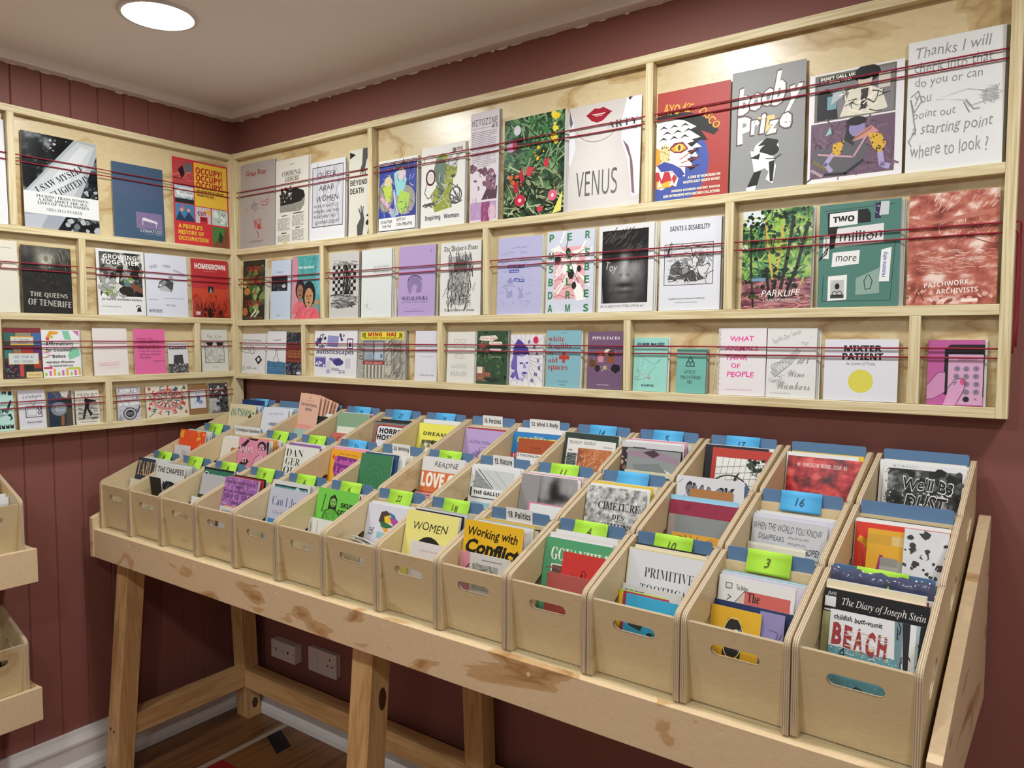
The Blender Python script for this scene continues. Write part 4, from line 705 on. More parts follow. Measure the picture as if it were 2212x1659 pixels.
A['growing'] = ('#dedfe0', [Z(.06, .29, .95, .96, '#121312 #2b2c2a #6a6b68 #c9cbc8', 5, 8, 34), S('b', .06, .55, .95, .8, 26, .09, '#4a4c48 #8d8f8a #1c1d1c', 2), S('b', .08, .3, .5, .55, 26, .08, '#c9cbc8 #9a9c98 #e4e6e2', 3), S('s', .1, .3, .4, .42, 30, .05, '#7a9a3c #a4bd5c #4f6f2a', 4), P('#7a4a34', .55, .52, .75, .5, .95, .42, .95, .34, .76, .4, .6, .46), P('#4a7a8a', .55, .56, .66, .54, .7, .44, .58, .46), S('b', .56, .5, .74, .6, 10, .03, '#6f9a44', 6), E(.6, .38, .16, .07, '#26221e'), E(.2, .7, .1, .03, '#6a5448'), L(.03, '#1a1a1a', .5, .7, .46, .5), P('#b9bab6', .56, .8, .66, .78, .62, .66, .54, .68), T('GROWING', .14, .855, .84, .925, '#f0f0ee', 'b'), T('TOGETHER', .1, .775, .9, .845, '#f0f0ee', 'b'), T('20 Years of the Hidden Gardens', .08, .225, .92, .26, '#26282a', 'b'), T('the hidden gardens', .08, .115, .46, .145, '#4f8a4a', 's'), O(.84, .12, .05, .04, .014, '#333', 20, 160), P('#222', .8, .06, .82, .12, .88, .13, .9, .06)])
A['sick'] = ('#d4d8e6', [T('sick', .1, .77, .28, .83, '#2a2c32', 's', 12), T('note', .42, .795, .6, .84, '#2a2c32', 's', -3), T('culture', .66, .71, .95, .76, '#2a2c32', 's', -22), P('#4a4c50', .28, .46, .32, .56, .46, .62, .66, .56, .64, .46, .6, .4, .34, .44), P('#8d9094', .32, .52, .44, .6, .5, .56, .4, .48), P('#b4b6ba', .3, .46, .46, .5, .6, .42, .58, .4, .34, .42), E(.6, .63, .06, .035, '#9a9ca0'), E(.34, .5, .03, .02, '#d9dadd'), L(.012, '#222', .46, .5, .62, .54), T("Patient's name:", .06, .26, .26, .28, '#44464c', 's'), T('Ms Bee, Flat 8B, Matron Street, Glasg', .42, .285, .9, .305, '#44464c', 's', 1), T('April 2024', .46, .16, .7, .2, '#44464c', 's', -4), X(.05, .06, .36, .12, 3, '#44464c')])
A['homegrown'] = ('#b5343a', [T('HOMEGROWN', .1, .83, .92, .925, '#e6ddda', 'B'), T('ISLAND BLOSSOMS', .34, .79, .68, .805, '#d9a4a2', 's'), Z(0, 0, 1, .5, '#3a1614 #8a2c24 #b4402e #c24a34', n=26, fn=lambda u, v: .3 + v * 1.6 + .25 * fuzz(u, v, 6)), R(.43, .43, .57, .54, '#2a2a2c'), P('#8d8d8d', .46, .43, .5, .52, .55, .43), S('v', .05, .03, .95, .26, 60, .06, '#4a1a18 #6e2420 #2e1414', 3), S('b', .3, .02, .8, .14, 18, .05, '#3a1614', 4), S('b', .0, .26, 1, .4, 18, .05, '#c24a34 #a83a2c', 5), T('FEM', .09, .075, .2, .1, '#f0e8e4', 'B'), T('PRESS', .09, .045, .2, .068, '#f0e8e4', 'B')])
A['teen'] = ('#46363a', [R(0, .9, 1, 1, '#7a2a34'), R(.02, .68, .3, .9, '#2f6a62'), R(.32, .8, .74, .9, '#8a8a6e'), R(.76, .66, 1, .9, '#3f6aa0'), R(.02, .4, .22, .56, '#3a7a7a'), R(.24, .44, .46, .62, '#8a6a54'), R(.48, .4, .78, .62, '#9a3034'), R(.8, .4, 1, .64, '#5a2a6a'), R(.02, .04, .36, .34, '#2a2438'), S('b', .04, .06, .34, .3, 22, .025, '#b04a5a #4a7a5a #c9a44a', 3), R(.4, .04, .5, .28, '#c04a4a'), R(.54, .04, .76, .26, '#22261e'), R(.78, .2, .98, .36, '#a0402c'), R(.18, .66, .8, .83, '#d9a63c'), R(.2, .68, .78, .81, '#cfd4d2'), T('By Teenage', .28, .74, .68, .79, '#2e3236', 'm'), T('Zinester', .36, .685, .62, .73, '#5a3a3e', 'm'), R(.11, .28, .92, .5, '#d9a63c'), R(.13, .29, .9, .49, '#cdd5d6'), T('1992 ISSUE #1', .24, .405, .78, .455, '#2e3236', 'm'), T('BEST FRIENDS', .26, .31, .76, .36, '#5a6064', 'm'), R(.56, .01, 1, .13, '#d9c48a'), T('Teresa Simmons', .62, .05, .94, .09, '#5a5440', 'm')])
A['affirm'] = ('#e2e2e6', [P('#d99a30', .1, .82, .22, .98, .46, .96, .4, .9, .26, .9, .18, .78), P('#7fc4a4', .54, .98, .72, .98, .78, .78, .6, .8), P('#c96aa8', .82, .98, .98, .98, .98, .86), R(.12, .78, .2, .84, '#c9405a'), R(.24, .82, .3, .88, '#9ac44a'), P('#7fc4a4', .8, .66, .98, .56, .98, .44, .7, .36, .66, .46), S('h', .0, .3, .22, .7, 16, .08, '#e2a83c #c96aa8 #9ac44a', 3)] + [R(.04 + .11 * i, .03, .1 + .11 * i, .1 + .04 * (i % 3), '#9ac44a' if i % 3 == 0 else '#c96aa8' if i % 3 == 1 else '#e2a83c') for i in range(9)] + [R(.02, .18, .24, .22, '#c9405a'), R(.66, .16, .98, .2, '#b9c83c'), T('Affirmations', .1, .67, .82, .75, '#1d1d22', 'b'), T('for Disabled', .1, .54, .76, .61, '#1d1d22', 'b'), T('Babes', .26, .41, .6, .48, '#1d1d22', 'b'), T('Anti-Ableist Affirmations', .1, .295, .82, .345, '#1d1d22', 'b'), T('for Radical Self-Love', .16, .22, .78, .265, '#1d1d22', 'b')])
A['summer'] = ('#dfdad8', [R(.03, .52, .95, .72, '#e3d3d4'), T('SUMMER SUNSET', .12, .21, .74, .28, '#d98a94', 'd', 3), L(.008, '#d98a94', .12, .2, .76, .21), T('jude shore', .42, .145, .72, .17, '#d98a94', 'h')])
A['pink'] = ('#d9679c', [T('"however tricky', .1, .75, .62, .81, '#241a22', 'h'), T('funding applications', .12, .68, .88, .735, '#241a22', 'h'), T("may be, I don't", .13, .61, .8, .665, '#241a22', 'h'), T('think they are as', .13, .545, .82, .6, '#241a22', 'h'), T('tricky as running a', .14, .475, .86, .53, '#241a22', 'h'), T('business without', .16, .41, .84, .465, '#241a22', 'h'), T('funding"', .18, .335, .54, .4, '#241a22', 'h'), T('- contributor #2', .56, .27, .95, .305, '#241a22', 'h')])
A['council'] = ('#d2d2d8', [T('Council', .06, .79, .93, .9, '#2a2a36', 'B'), R(0, .0, 1, .3, '#4a4a4c'), P('#3a3a3e', .24, .18, .28, .58, .74, .6, .78, .16), S('v', .28, .2, .76, .58, 30, .05, '#8d8d90 #1f1f22', 3), S('b', 0, 0, 1, .3, 50, .04, '#1d1d20 #8d8d90 #c4c4c8', 4), X(.1, .75, .8, .77, 1, '#888')])
A['whuke'] = ('#cfcfc6', [T('Whuke... Si Crisis', .22, .81, .78, .87, '#5a5a56', 'l'), T('A YOUNG MOTHER RISK', .3, .77, .72, .785, '#5a5a56', 's'), R(.12, .2, .86, .72, '#c9c9c0'), FR(.13, .21, .85, .72, .016, '#2e2e2c'), P('#1d1d1c', .16, .7, .44, .7, .4, .6, .24, .62), P('#1d1d1c', .56, .7, .82, .7, .8, .62, .6, .6), S('s', .15, .22, .84, .6, 60, .06, '#444440 #8a8a82', 3), E(.52, .32, .14, .06, '#b9b9b0'), X(.4, .1, .62, .12, 1, '#666')])
A['mint'] = ('#b4dcd8', [R(.7, .94, .78, 1, '#1d2424'), R(.85, .9, .97, 1, '#1d2424'), P('#1d2424', .62, 1, .66, .92, .7, 1), T('LPG', .5, .45, .82, .54, '#1d2424', 'B'), T('plates', .44, .39, .64, .43, '#1d2424', 'B'), P('#26302e', .78, .6, .9, .78, .98, .74, .9, .66, .84, .5), P('#26302e', .76, .4, .9, .44, .96, .3, .84, .24, .9, .34), L(.02, '#26302e', .5, .36, .76, .42)] + [P('#1d2424', .4 + .15 * i, .06, .4 + .15 * i, .17, .46 + .15 * i, .12, .52 + .15 * i, .17, .52 + .15 * i, .05) for i in range(4)])
A['lonely'] = ('#d5d5de', [T('Loneliness', .18, .79, .88, .89, '#26262c', 'h', 2), FR(.26, .3, .86, .58, .028, '#26262c'), FR(.32, .34, .66, .54, .014, '#8a8a92'), O(.77, .52, .05, .04, .03, '#26262c'), O(.77, .41, .05, .04, .03, '#26262c'), L(.016, '#44444a', .42, .74, .56, .6, .68, .76), T('Darcy Leigh', .3, .13, .84, .2, '#33333a', 'b')])
A['darkphoto'] = ('#26303c', [R(0, .8, 1, 1, '#6f5a54'), P('#2f4468', 0, 1, .3, .92, .4, .6, .2, .4, 0, .5), P('#3a5070', .3, .98, .6, .94, .5, .74), P('#c9c4bc', .5, 1, .9, 1, .8, .8, .6, .84), E(.45, .5, .34, .2, '#7f8894'), E(.5, .5, .22, .12, '#a4abb4'), P('#8a5a38', .5, .02, .62, .02, .66, .3, .56, .34, .5, .24), R(.0, 0, .4, .24, '#1d2940'), R(.74, .0, .98, .5, '#4a4438'), T('What if the', .38, .64, .66, .67, '#3f5f9a', 'b'), T('community', .38, .56, .66, .59, '#3f5f9a', 'b'), T('looked like you', .38, .48, .7, .51, '#3f5f9a', 'b'), T('want to see', .38, .4, .66, .43, '#3f5f9a', 'b')])
A['siya'] = ('#d6d3ca', [T('"SIYA"', .1, .76, .92, .9, '#26262a', 'd'), R(.1, .12, .9, .66, '#b9b7b0'), S('h', .1, .12, .9, .5, 40, .12, '#3a3a3c #6a6a6a', 3), P('#17171a', .36, .7, .42, .78, .5, .74, .86, .68, .86, .64, .58, .62, .54, .46, .68, .3, .6, .2, .54, .32, .46, .44, .4, .3, .34, .16, .26, .16, .36, .46, .4, .6), T('A Dimension of Something', .14, .04, .86, .085, '#33333a', 'f')])
A['minizine'] = ('#bfbfc8', [S('b', 0, 0, 1, .9, 40, .06, '#a4a4b0 #d2d2da #8d8d9a', 2), R(.08, .86, .92, .98, '#9a9aa6'), T('HOW TO', .14, .84, .86, .95, '#eeeef2', 'B'), T('MAKE A', .18, .65, .82, .75, '#eeeef2', 'B'), T('MINI-ZINE', .06, .46, .94, .57, '#eeeef2', 'B'), E(.52, .2, .3, .19, '#4a4a52'), E(.52, .2, .25, .155, '#b4b4be'), E(.52, .2, .18, .11, '#2a2a30'), T('Glad Zine', .4, .19, .66, .24, '#d2d2da', 'h'), T('Library', .42, .14, .64, .18, '#d2d2da', 'h'), L(.05, '#3a3a42', .84, .22, .96, .4), P('#8d8d9a', 0, .02, .2, 0, .1, .2)])
A['redart'] = ('#d8d0bc', [E(.52, .55, .38, .34, '#c98a86'), E(.52, .55, .3, .24, '#d8d0bc')] + [P('#b53a3c' if i % 2 else '#35506e', .52 + .1 * math.cos(.42 * i), .55 + .1 * math.sin(.42 * i), .52 + .3 * math.cos(.42 * i + .08), .55 + .26 * math.sin(.42 * i + .08), .52 + .26 * math.cos(.42 * i + .24), .55 + .24 * math.sin(.42 * i + .24)) for i in range(15)] + [T(ch, .5 + .4 * math.cos(a) - .05, .52 + .4 * math.sin(a) - .07, .5 + .4 * math.cos(a) + .05, .52 + .4 * math.sin(a) + .07, '#c0424a' if i % 2 else '#3a5a7a', 'H', math.degrees(a) - 90) for i, (ch, a) in enumerate(zip('CLITCIRELYKAVC', [1.9 - .44 * k for k in range(14)]))] + [P('#b0343a', .05, .9, .08, .96, .12, .9, .08, .84), P('#3a6a5a', .86, .86, .92, .98, .97, .84), P('#b0343a', .9, .1, .94, .2, .97, .08), P('#b0343a', .03, .3, .06, .38, .1, .3, .06, .24), L(.012, '#3a5a7a', .05, .04, .2, .2, .1, .22), S('s', .3, .35, .74, .75, 22, .06, '#b53a3c #35506e', 5)])
A['kraft'] = ('#8c6a44', [R(.08, .2, .92, .8, '#d4d8e0'), P('#5a6f96', .4, .4, .46, .62, .6, .58, .64, .4), L(.02, '#3f5478', .42, .6, .4, .72), L(.02, '#3f5478', .54, .6, .58, .74), E(.62, .4, .12, .06, '#7a8fb4'), S('s', .2, .3, .8, .45, 12, .06, '#6f86ac', 3)])
A['king'] = ('#4a4a4a', [S('b', 0, .5, 1, 1, 34, .07, '#1d1d1e #8d8d8d #c9c9c9 #333', 2), E(.5, .86, .07, .05, '#d2d2d2'), E(.5, .8, .18, .04, '#9a9a9a'), R(0, .02, .55, .5, '#b4b4b4'), S('b', .4, .1, 1, .5, 26, .07, '#1d1d1e #3a3a3a #777', 3), T('I met', .08, .36, .34, .4, '#333', 'm'), T('the king', .08, .28, .48, .32, '#333', 'm'), T('was king', .08, .19, .48, .23, '#333', 'm'), S('h', 0, 0, 1, .12, 14, .1, '#222 #666', 4)])
# --- crates, front tier
A['tabu'] = ('#2b3446', [T('TABU', .04, .7, .96, .95, '#c9ab7c', 'f'), R(.02, .96, .98, .98, '#3f4a60')])
A['chapess'] = ('#d2d3d2', [T('THE CHAPESS', .03, .86, .98, .95, 'k', 'b'), E(.55, .6, .3, .14, '#1d1d1f'), E(.55, .52, .2, .14, '#a9a9aa'), S('b', .3, .58, .8, .72, 14, .05, '#1d1d1f #3a3a3c', 2)])
A['blackcard'] = ('#17171a', [])
A['greenclub'] = ('#2f6f58', [R(0, .97, 1, 1, '#1d1d1d'), T('SKITS BUY SUPER LEAGUE', .3, .88, .84, .91, '#cfe0d4', 'b'), E(.1, .88, .09, None, '#e4e4e0'), E(.1, .88, .07, None, '#1c2a24'), E(.1, .88, .03, None, '#e4e4e0'), E(.88, .86, .1, None, '#1c2a24'), E(.88, .86, .05, None, '#d2d2ce')])
A['greyplain'] = ('#b4b5ba', [P('#a9aab0', .0, .0, .5, .3, 1, .1, 1, 0)])
A['lionleaf'] = ('#3a3a2a', [S('b', 0, 0, 1, 1, 24, .09, '#d2b43c #8a7a34 #1c1c18', 2)])
A['purple'] = ('#9a62a8', [S('s', 0, 0, 1, 1, 50, .14, '#b07cba #84508f #c49acb', 2), T('ARD-SKAITH DFE E.U.F.A', .06, .86, .9, .92, '#2c1a34', 'b'), T('MMXXIV', .36, .77, .6, .83, '#2c1a34', 'b'), T('U.E.F.A. DIY SUPER LEAGUE', .03, .66, .98, .72, '#2c1a34', 'b'), X(.04, .54, .48, .63, 3, '#3f2848'), X(.58, .54, .96, .63, 3, '#3f2848'), T('1815 F.C.', .3, .4, .7, .47, '#2c1a34', 'b'), R(.1, .25, .9, .36, '#e0a45c')])
A['canijust'] = ('#b9bccc', [T('Can I Just', .1, .7, .9, .86, '#4a5a86', 'l'), T('A Zine About The Gut', .14, .58, .8, .64, '#5a6480', 'i'), R(.06, .1, .94, .5, '#3f83b8'), S('b', .06, .1, .94, .34, 12, .08, '#dfe6ea #b4cfe0', 3), E(.42, .28, .12, .13, '#2a2224'), E(.44, .28, .08, .1, '#d2a48c'), E(.22, .24, .04, .03, '#1d2a40')])
A['tealframe'] = ('#d0d4d6', [R(.05, .0, .95, .95, '#22343c'), R(.07, 0, .93, .93, '#4f8f96'), S('b', .07, .5, .93, .93, 30, .07, '#6fa8ac #3f7a82 #a4c8c6', 2)])
A['greenhead'] = ('#6fc44c', [L(.02, '#1c2a1a', .2, .9, .16, .6), P('#1f2a1c', .3, .66, .32, .86, .42, .92, .5, .84, .5, .64), E(.41, .78, .075, .075, '#7fb45e'), E(.38, .79, .02, .01, '#1c2a1a'), E(.44, .79, .02, .01, '#1c2a1a'), L(.012, '#1c2a1a', .38, .73, .44, .73), P('#5fae42', .18, .46, .24, .62, .36, .68, .5, .66, .6, .58, .64, .44), S('s', .2, .44, .62, .64, 40, .03, '#1f2a1c', 3), L(.014, '#1f2a1c', .18, .44, .24, .62, .36, .68, .5, .66, .6, .58, .64, .44), R(.02, .4, .7, .43, '#141414'), T('SKURT', .6, .72, .96, .8, '#141a12', 'B'), T('COBAIN', .55, .6, .98, .68, '#141a12', 'B')])
A['whitelines'] = ('#dcdcd8', [R(.08, .5, .12, .9, '#9a9c98'), L(.012, '#3a3a3c', .34, .95, .34, .5), L(.008, '#3a3a3c', .62, .85, .62, .5), L(.008, '#3a3a3c', .7, .8, .7, .5)])
A['kite'] = ('#cfcfdc', [P('#4a3a3a', .3, .68, .34, .86, .46, .9, .56, .84, .48, .72, .42, .64), P('#2f7a8a', .52, .88, .66, .84, .72, .76, .6, .78), P('#a3479a', .5, .8, .74, .76, .92, .58, .7, .6), P('#e2bc2e', .42, .78, .52, .82, .62, .68, .46, .66), P('#2f6a44', .34, .66, .46, .68, .68, .62, .5, .56, .38, .58), P('#e29a34', .4, .58, .52, .57, .6, .52, .48, .49), P('#5aa05a', .66, .62, .94, .57, .8, .48), T('KAL', .08, .4, .22, .56, '#33333a', 'h', 90), R(.3, .36, .86, .48, '#8fb9c2')])
A['women'] = ('#e6df86', [T('WOMEN', .16, .74, .82, .87, '#1a1a18', 'h'), E(.5, .42, .28, None, '#1f1f1e'), E(.5, .42, .17, None, '#e6df86')] + [L(.02, '#1f1f1e', .5, .42, .5 + .17 * math.cos(.785 * i), .42 + .12 * math.sin(.785 * i)) for i in range(8)] + [T('Law', .5, .06, .72, .12, '#1f1f1e', 'h')])
A['nono'] = ('#dfdadb', [T('HUMANS AS THE FABRIC', .3, .84, .86, .87, '#a06a70', 's'), T('NO', .16, .6, .42, .72, '#b0304c', 'h'), T('NO', .66, .58, .92, .7, '#b0304c', 'h')])
A['conflict'] = ('#e3b324', [T('Working with', .07, .79, .92, .93, '#1a1810', 'H', -1), T('Conflict', .05, .6, .98, .79, '#1a1810', 'G', -1)])
A['pinkau'] = ('#d78fa0', [T('A U', .12, .62, .5, .74, '#2a1a20', 's'), R(.02, .3, .9, .46, '#17171a')])
A['map'] = ('#d9d9d6', [R(.06, .5, .7, .86, '#a9a9a4'), S('s', .06, .5, .9, .86, 40, .07, '#4a4a46 #777 #c4c4be', 3), L(.012, '#3a3a38', .1, .7, .3, .76, .5, .66, .64, .7), T('Hunk', .66, .6, .86, .68, '#3a3a38', 'h', 90), R(.3, .92, .8, .93, '#777'), T('unic', .4, .2, .7, .28, '#444', 's')])
A['govan'] = ('#4f9a6c', [T('GOVANHILL', .1, .66, .98, .86, '#e9e6d8', 'f'), P('#e4e0d0', .12, .0, .12, .6, .95, .6, .95, 0), R(.14, 0, .93, .58, '#6a4a44'), S('h', .14, .3, .6, .58, 26, .08, '#7f5c54 #573a36', 3), T('and', .32, .36, .42, .5, '#e4d8d2', 's', 90), T('back?', .46, .34, .56, .58, '#e4d8d2', 's', 90)])
A['redcard'] = ('#c2342e', [P('#a82c2a', .2, .7, .26, .8, .32, .7, .26, .6), P('#a82c2a', .74, .68, .82, .78, .9, .68, .82, .58), O(.52, .78, .05, .04, .014, '#3a1414'), S('b', .44, .74, .52, .78, 4, .02, '#241010', 2), L(.012, '#3a1414', .5, .7, .5, .56, .48, .46), L(.012, '#3a1414', .38, .46, .58, .5)])
A['brownred'] = ('#a8524a', [T('I WOULD BE', .36, .7, .72, .75, '#2f1a1a', 'm'), T('NO DRY THAN TO BE', .24, .6, .78, .65, '#2f1a1a', 'm')])
A['tooth'] = ('#d3d4da', [T('PRIMITIVE', .24, .72, .88, .82, '#33333a', 'l'), T('TOOTHCARE', .2, .54, .98, .65, '#33333a', 'l'), R(0, .0, .012, 1, '#d8cf9a'), R(0, .985, 1, 1, '#d8cf9a')])
A['greysheet'] = ('#c9c8c4', [X(.05, .9, .4, .94, 1, '#666')])
A['yellow'] = ('#e3bd2a', [R(.1, .0, .3, .12, '#2a2418'), R(.0, .96, 1, 1, '#a8c83c'), T('LAN', .3, .28, .7, .4, '#1d1a14', 'h')])
A['maroon'] = ('#a03450', [])
A['bluesun'] = ('#3aa4cc', [L(.06, '#333c40', .5 + .2 * math.cos(t), .5 + .14 * math.sin(t), .5 + .4 * math.cos(t), .5 + .3 * math.sin(t)) for t in [.2 + .3 * i for i in range(10)]] + [S('b', .44, .44, .58, .5, 5, .03, '#26343a', 2)])
A['thered'] = ('#dcdbdc', [P('#c4605a', .36, .3, .36, .86, .95, .86, .95, .3), P('#cdb9b2', .2, .3, .2, .66, .36, .86, .36, .3), L(.008, '#333', .2, .3, .2, .66, .36, .86), T('The', .4, .74, .56, .85, '#1c1c1e', 'f'), R(.62, .58, .95, .61, '#6a2a2a'), R(.62, .42, .95, .44, '#6a2a2a'), P('#1c1c1e', .06, .5, .08, .62, .12, .62, .13, .7, .16, .62, .18, .5), L(.01, '#333', .13, .72, .18, .76, .14, .78), E(.14, .87, .03, .02, '#d2d2d2'), FR(.1, .86, .18, .92, .008, '#333'), T('The Bodger', .24, .84, .4, .92, '#333', 'h'), R(.0, .2, 1, .3, '#c9c7cc')])
A['navy'] = ('#27345e', [P('#4f93ae', .5, 0, .5, .3, .8, .26, 1, .34, 1, 0), T('h', .62, .08, .78, .24, '#22343c', 'h')])
A['radio'] = ('#dcae2e', [P('#2b2b2e', .3, .3, .3, .74, .36, .84, .58, .84, .66, .76, .66, .3), O(.48, .57, .2, .3, .02, '#e8d284'), E(.54, .66, .06, None, '#dfe0e0'), R(.6, .4, .64, .72, '#4f7aa4')])
A['violet'] = ('#8f88b8', [S('s', .05, .3, .9, .8, 16, .16, '#4a3a66', 3), L(.04, '#4a3a66', .1, .6, .5, .5, .8, .62)])
A['diary'] = ('#15161a', [T('The Diary of Joseph Stein', .18, .84, .97, .93, '#e2e0da', 'i', -1), T('JMR', .03, .93, .12, .97, '#d2d0ca', 's'), R(.01, .83, .12, .925, '#d9dade'), R(.01, .79, .12, .805, '#d2d4d8'), R(0, 0, 1, .78, '#232c44'), R(0, 0, .1, .78, '#a7a878')] + [R(.14 + .13 * i, .74, .15 + .13 * i, .79, '#c9ced6') for i in range(7)])
A['beach'] = ('#dedfe4', [R(0, 0, .76, .585, '#5c93a0'), S('b', 0, .52, .76, .62, 80, .007, '#e4e8ea #8fb4bc', 2), S('b', 0, 0, .76, .54, 70, .006, '#cfdde0', 3), R(.9, .3, 1, 1, '#9fb4bc'), P('#26262c', .76, 1, .84, 1, .84, .5, .86, 0, .78, 0, .79, .5), P('#6f8a94', .68, 1, .76, 1, .78, .4, .7, .6), P('#1f2026', .94, 1, 1, 1, 1, .9, .96, .6, 1, .4, 1, 0, .92, 0, .92, .5), S('v', .7, .05, .98, .95, 30, .05, '#1f2026', 4), P('#dedfe4', .86, .8, .9, .9, .9, .5, .86, .4), T('childish butt-vomit', .04, .885, .56, .955, '#1d1d22', 'H', -1), T('B', .03, .6, .14, .86, '#9c3a40', 'G'), T('E', .16, .58, .25, .85, '#9c3a40', 'G'), T('A', .27, .55, .37, .84, '#9c3a40', 'G'), T('C', .4, .55, .5, .83, '#9c3a40', 'G'), T('H', .52, .54, .62, .82, '#9c3a40', 'G'), S('h', .14, .5, .64, .82, 46, .035, '#e0cf8e #dedfe4', 7), L(.012, '#26262c', .12, .5, .18, .51, .17, .58, .13, .52), P('#d6cfa4', .3, .06, .5, .16, .72, .1, .76, 0, .3, 0), L(.012, '#1f2026', .2, .1, .34, .18, .52, .12, .7, .16), E(.22, .08, .06, .05, '#1f2026'), E(.22, .07, .035, .03, '#cfd4d4')])
# --- crates, middle tier
A['orange'] = ('#e2552a', [E(.08, .92, .07, .06, '#e9a83a'), P('#e9b03c', .62, 1, .7, .96, .82, 1), S('b', .7, .78, .95, .96, 8, .035, '#e9b03c', 3), E(.26, .56, .05, .05, '#dfdcd8'), P('#e9b03c', .1, .98, .16, .98, .14, .84)])
A['brownsq'] = ('#dcd7cc', [P('#b5662c', .3, .5, .42, .84, .92, .84, .92, .5), P('#7a4420', .7, .66, .9, .7, .9, .6)])
A['makeit'] = ('#d98aa4', [P('#2a2326', .0, .78, .3, .98, .36, .94, .1, .72), P('#2a2326', .1, .5, .3, .6, .4, .54, .3, .46, .06, .42), P('#2a2326', .3, 1, .4, .96, .6, .96, .66, 1), T('MAKE', .04, .7, .52, .84, '#2a2326', 'G'), T('MAKE', .05, .71, .51, .83, '#e6b4c4', 'B'), T('IT', .16, .5, .34, .62, '#2a2326', 'G'), T('IT', .17, .51, .33, .61, '#e6b4c4', 'B'), E(.78, .86, .14, .1, '#2a2326'), E(.77, .81, .1, .1, '#dfa0b4'), O(.73, .82, .04, None, .012, '#2a2326'), O(.82, .82, .04, None, .012, '#2a2326'), L(.01, '#2a2326', .74, .74, .82, .74), P('#dfa0b4', .5, .44, .58, .62, .72, .7, .86, .68, .96, .58, .98, .44), L(.012, '#2a2326', .5, .44, .58, .62, .72, .7), L(.012, '#2a2326', .86, .68, .96, .58), P('#2a2326', .92, .96, 1, .96, 1, .7, .96, .74)])
A['danger'] = ('#d7d8d2', [T('DAN', .04, .82, .56, .94, 'k', 'l'), T('GER', .06, .68, .5, .8, 'k', 'l'), T('OUS', .04, .54, .54, .66, 'k', 'l'), T('SY', .3, .44, .52, .5, 'k', 'f')])
A['leslove'] = ('#e0a028', [T('JUNK FOOD COMICS', .26, .89, .8, .93, '#6a2a34', 'h', -2), P('#c84a30', .03, .84, .07, .87, .09, .92, .11, .87, .15, .84, .11, .82, .1, .77, .07, .82), P('#7a2f7e', .12, .6, .14, .84, .2, .88, .96, .84, .96, .5, .2, .46), T('Lesbian', .14, .7, .94, .85, '#b85aa8', 'G', -2), T('LOVE', .2, .48, .8, .68, '#b85aa8', 'G', -2)])
A['emboss'] = ('#3a7a54', [O(.5, .62, .34 - .05 * i, .26 - .04 * i, .01, '#4a8c64' if i % 2 else '#2f6a48') for i in range(6)] + [S('h', .1, .36, .9, .9, 60, .04, '#4a8c64 #2f6a48', 3)])
A['navyback'] = ('#2c4a74', [T('FO', .8, .06, .98, .16, '#c9d2de', 'b')])
A['loveon'] = ('#d5d4d2', [T('READNE', .3, .83, .86, .93, '#2f2f2f', 'h'), R(0, .42, 1, .76, '#cf7240'), T('LOVE ON', .02, .5, .98, .74, '#efe9e2', 'B'), R(0, .3, 1, .42, '#b0402e'), R(.3, .3, .8, .4, '#e4ddc4')])
A['spinetext'] = ('#c9a0a0', [X(.02, .75, .9, .98, 4, '#7a2a34'), R(.3, .2, 1, .7, '#d8c4c8')])
A['gallus'] = ('#d8dadb', [P('#8d9294', .08, .94, .5, .66, .08, .66), S('h', .06, .66, .4, .92, 40, .04, '#5a5e60 #a9adb0', 2), P('#c4c8ca', .16, .95, .9, .95, .9, .66, .56, .66), L(.006, '#7a7e80', .3, .92, .66, .68), L(.006, '#7a7e80', .5, .94, .8, .7), L(.014, '#3a3c3e', .14, .95, .5, .68), R(.02, .52, .06, .66, '#3a3c40'), R(.06, .53, .96, .66, '#e0e2e3'), T('THE GALLUS RUN', .09, .56, .94, .62, '#26282a', 'B'), R(.06, .5, .95, .515, '#3a3c40'), R(.08, .06, .92, .44, '#8fbccc'), S('s', .08, .06, .92, .44, 130, .02, '#5f98b0 #c4dde6', 4)])
A['greyface'] = ('#8e8c8e', [Z(.34, .4, 1, 1, '#1c1a1c #4a484a #8e8c8e #b4b2b3', n=40, fn=lambda u, v: .72 - .75 * gs(u, v, .62, .86, .09, .12) - .6 * gs(u, v, .76, .78, .16, .05) - .35 * gs(u, v, .5, .72, .14, .03) - .4 * gs(u, v, .72, .6, .24, .025) - .5 * gs(u, v, .9, .62, .1, .03) - .3 * gs(u, v, .34, .7, .05, .3) + .1 * fuzz(u, v, 14)), X(.1, .4, .22, .62, 6, '#3a3a3c')])
A['pinkstrip'] = ('#c87a90', [])
A['whitesm'] = ('#dcdedf', [X(.04, .66, .4, .74, 2, '#8aa'), P('#a9c48a', .1, .62, .5, .68, .7, .6, .6, .54), P('#d8d89a', .4, .5, .9, .6, .9, .5), L(.01, '#6a8a5a', .8, .46, .86, .6, .9, .46)])
A['cimet'] = ('#c4c5c4', [Z(0, 0, 1, 1, '#6a6b6a #a4a5a4 #c4c5c4 #e4e5e4', 14, 2, 50), S('s', 0, 0, 1, 1, 260, .03, '#8d8e8d #a4a5a4 #e2e3e2 #6a6b6a', 2), S('b', 0, 0, 1, 1, 40, .016, '#5a5b5a #e4e5e4', 3), T('CIMETIÈRE', .22, .66, .92, .78, '#1c1c1c', 'f'), T('DES', .48, .52, .68, .6, '#1c1c1c', 'f'), T('CHIENS', .3, .34, .86, .46, '#1c1c1c', 'f')])
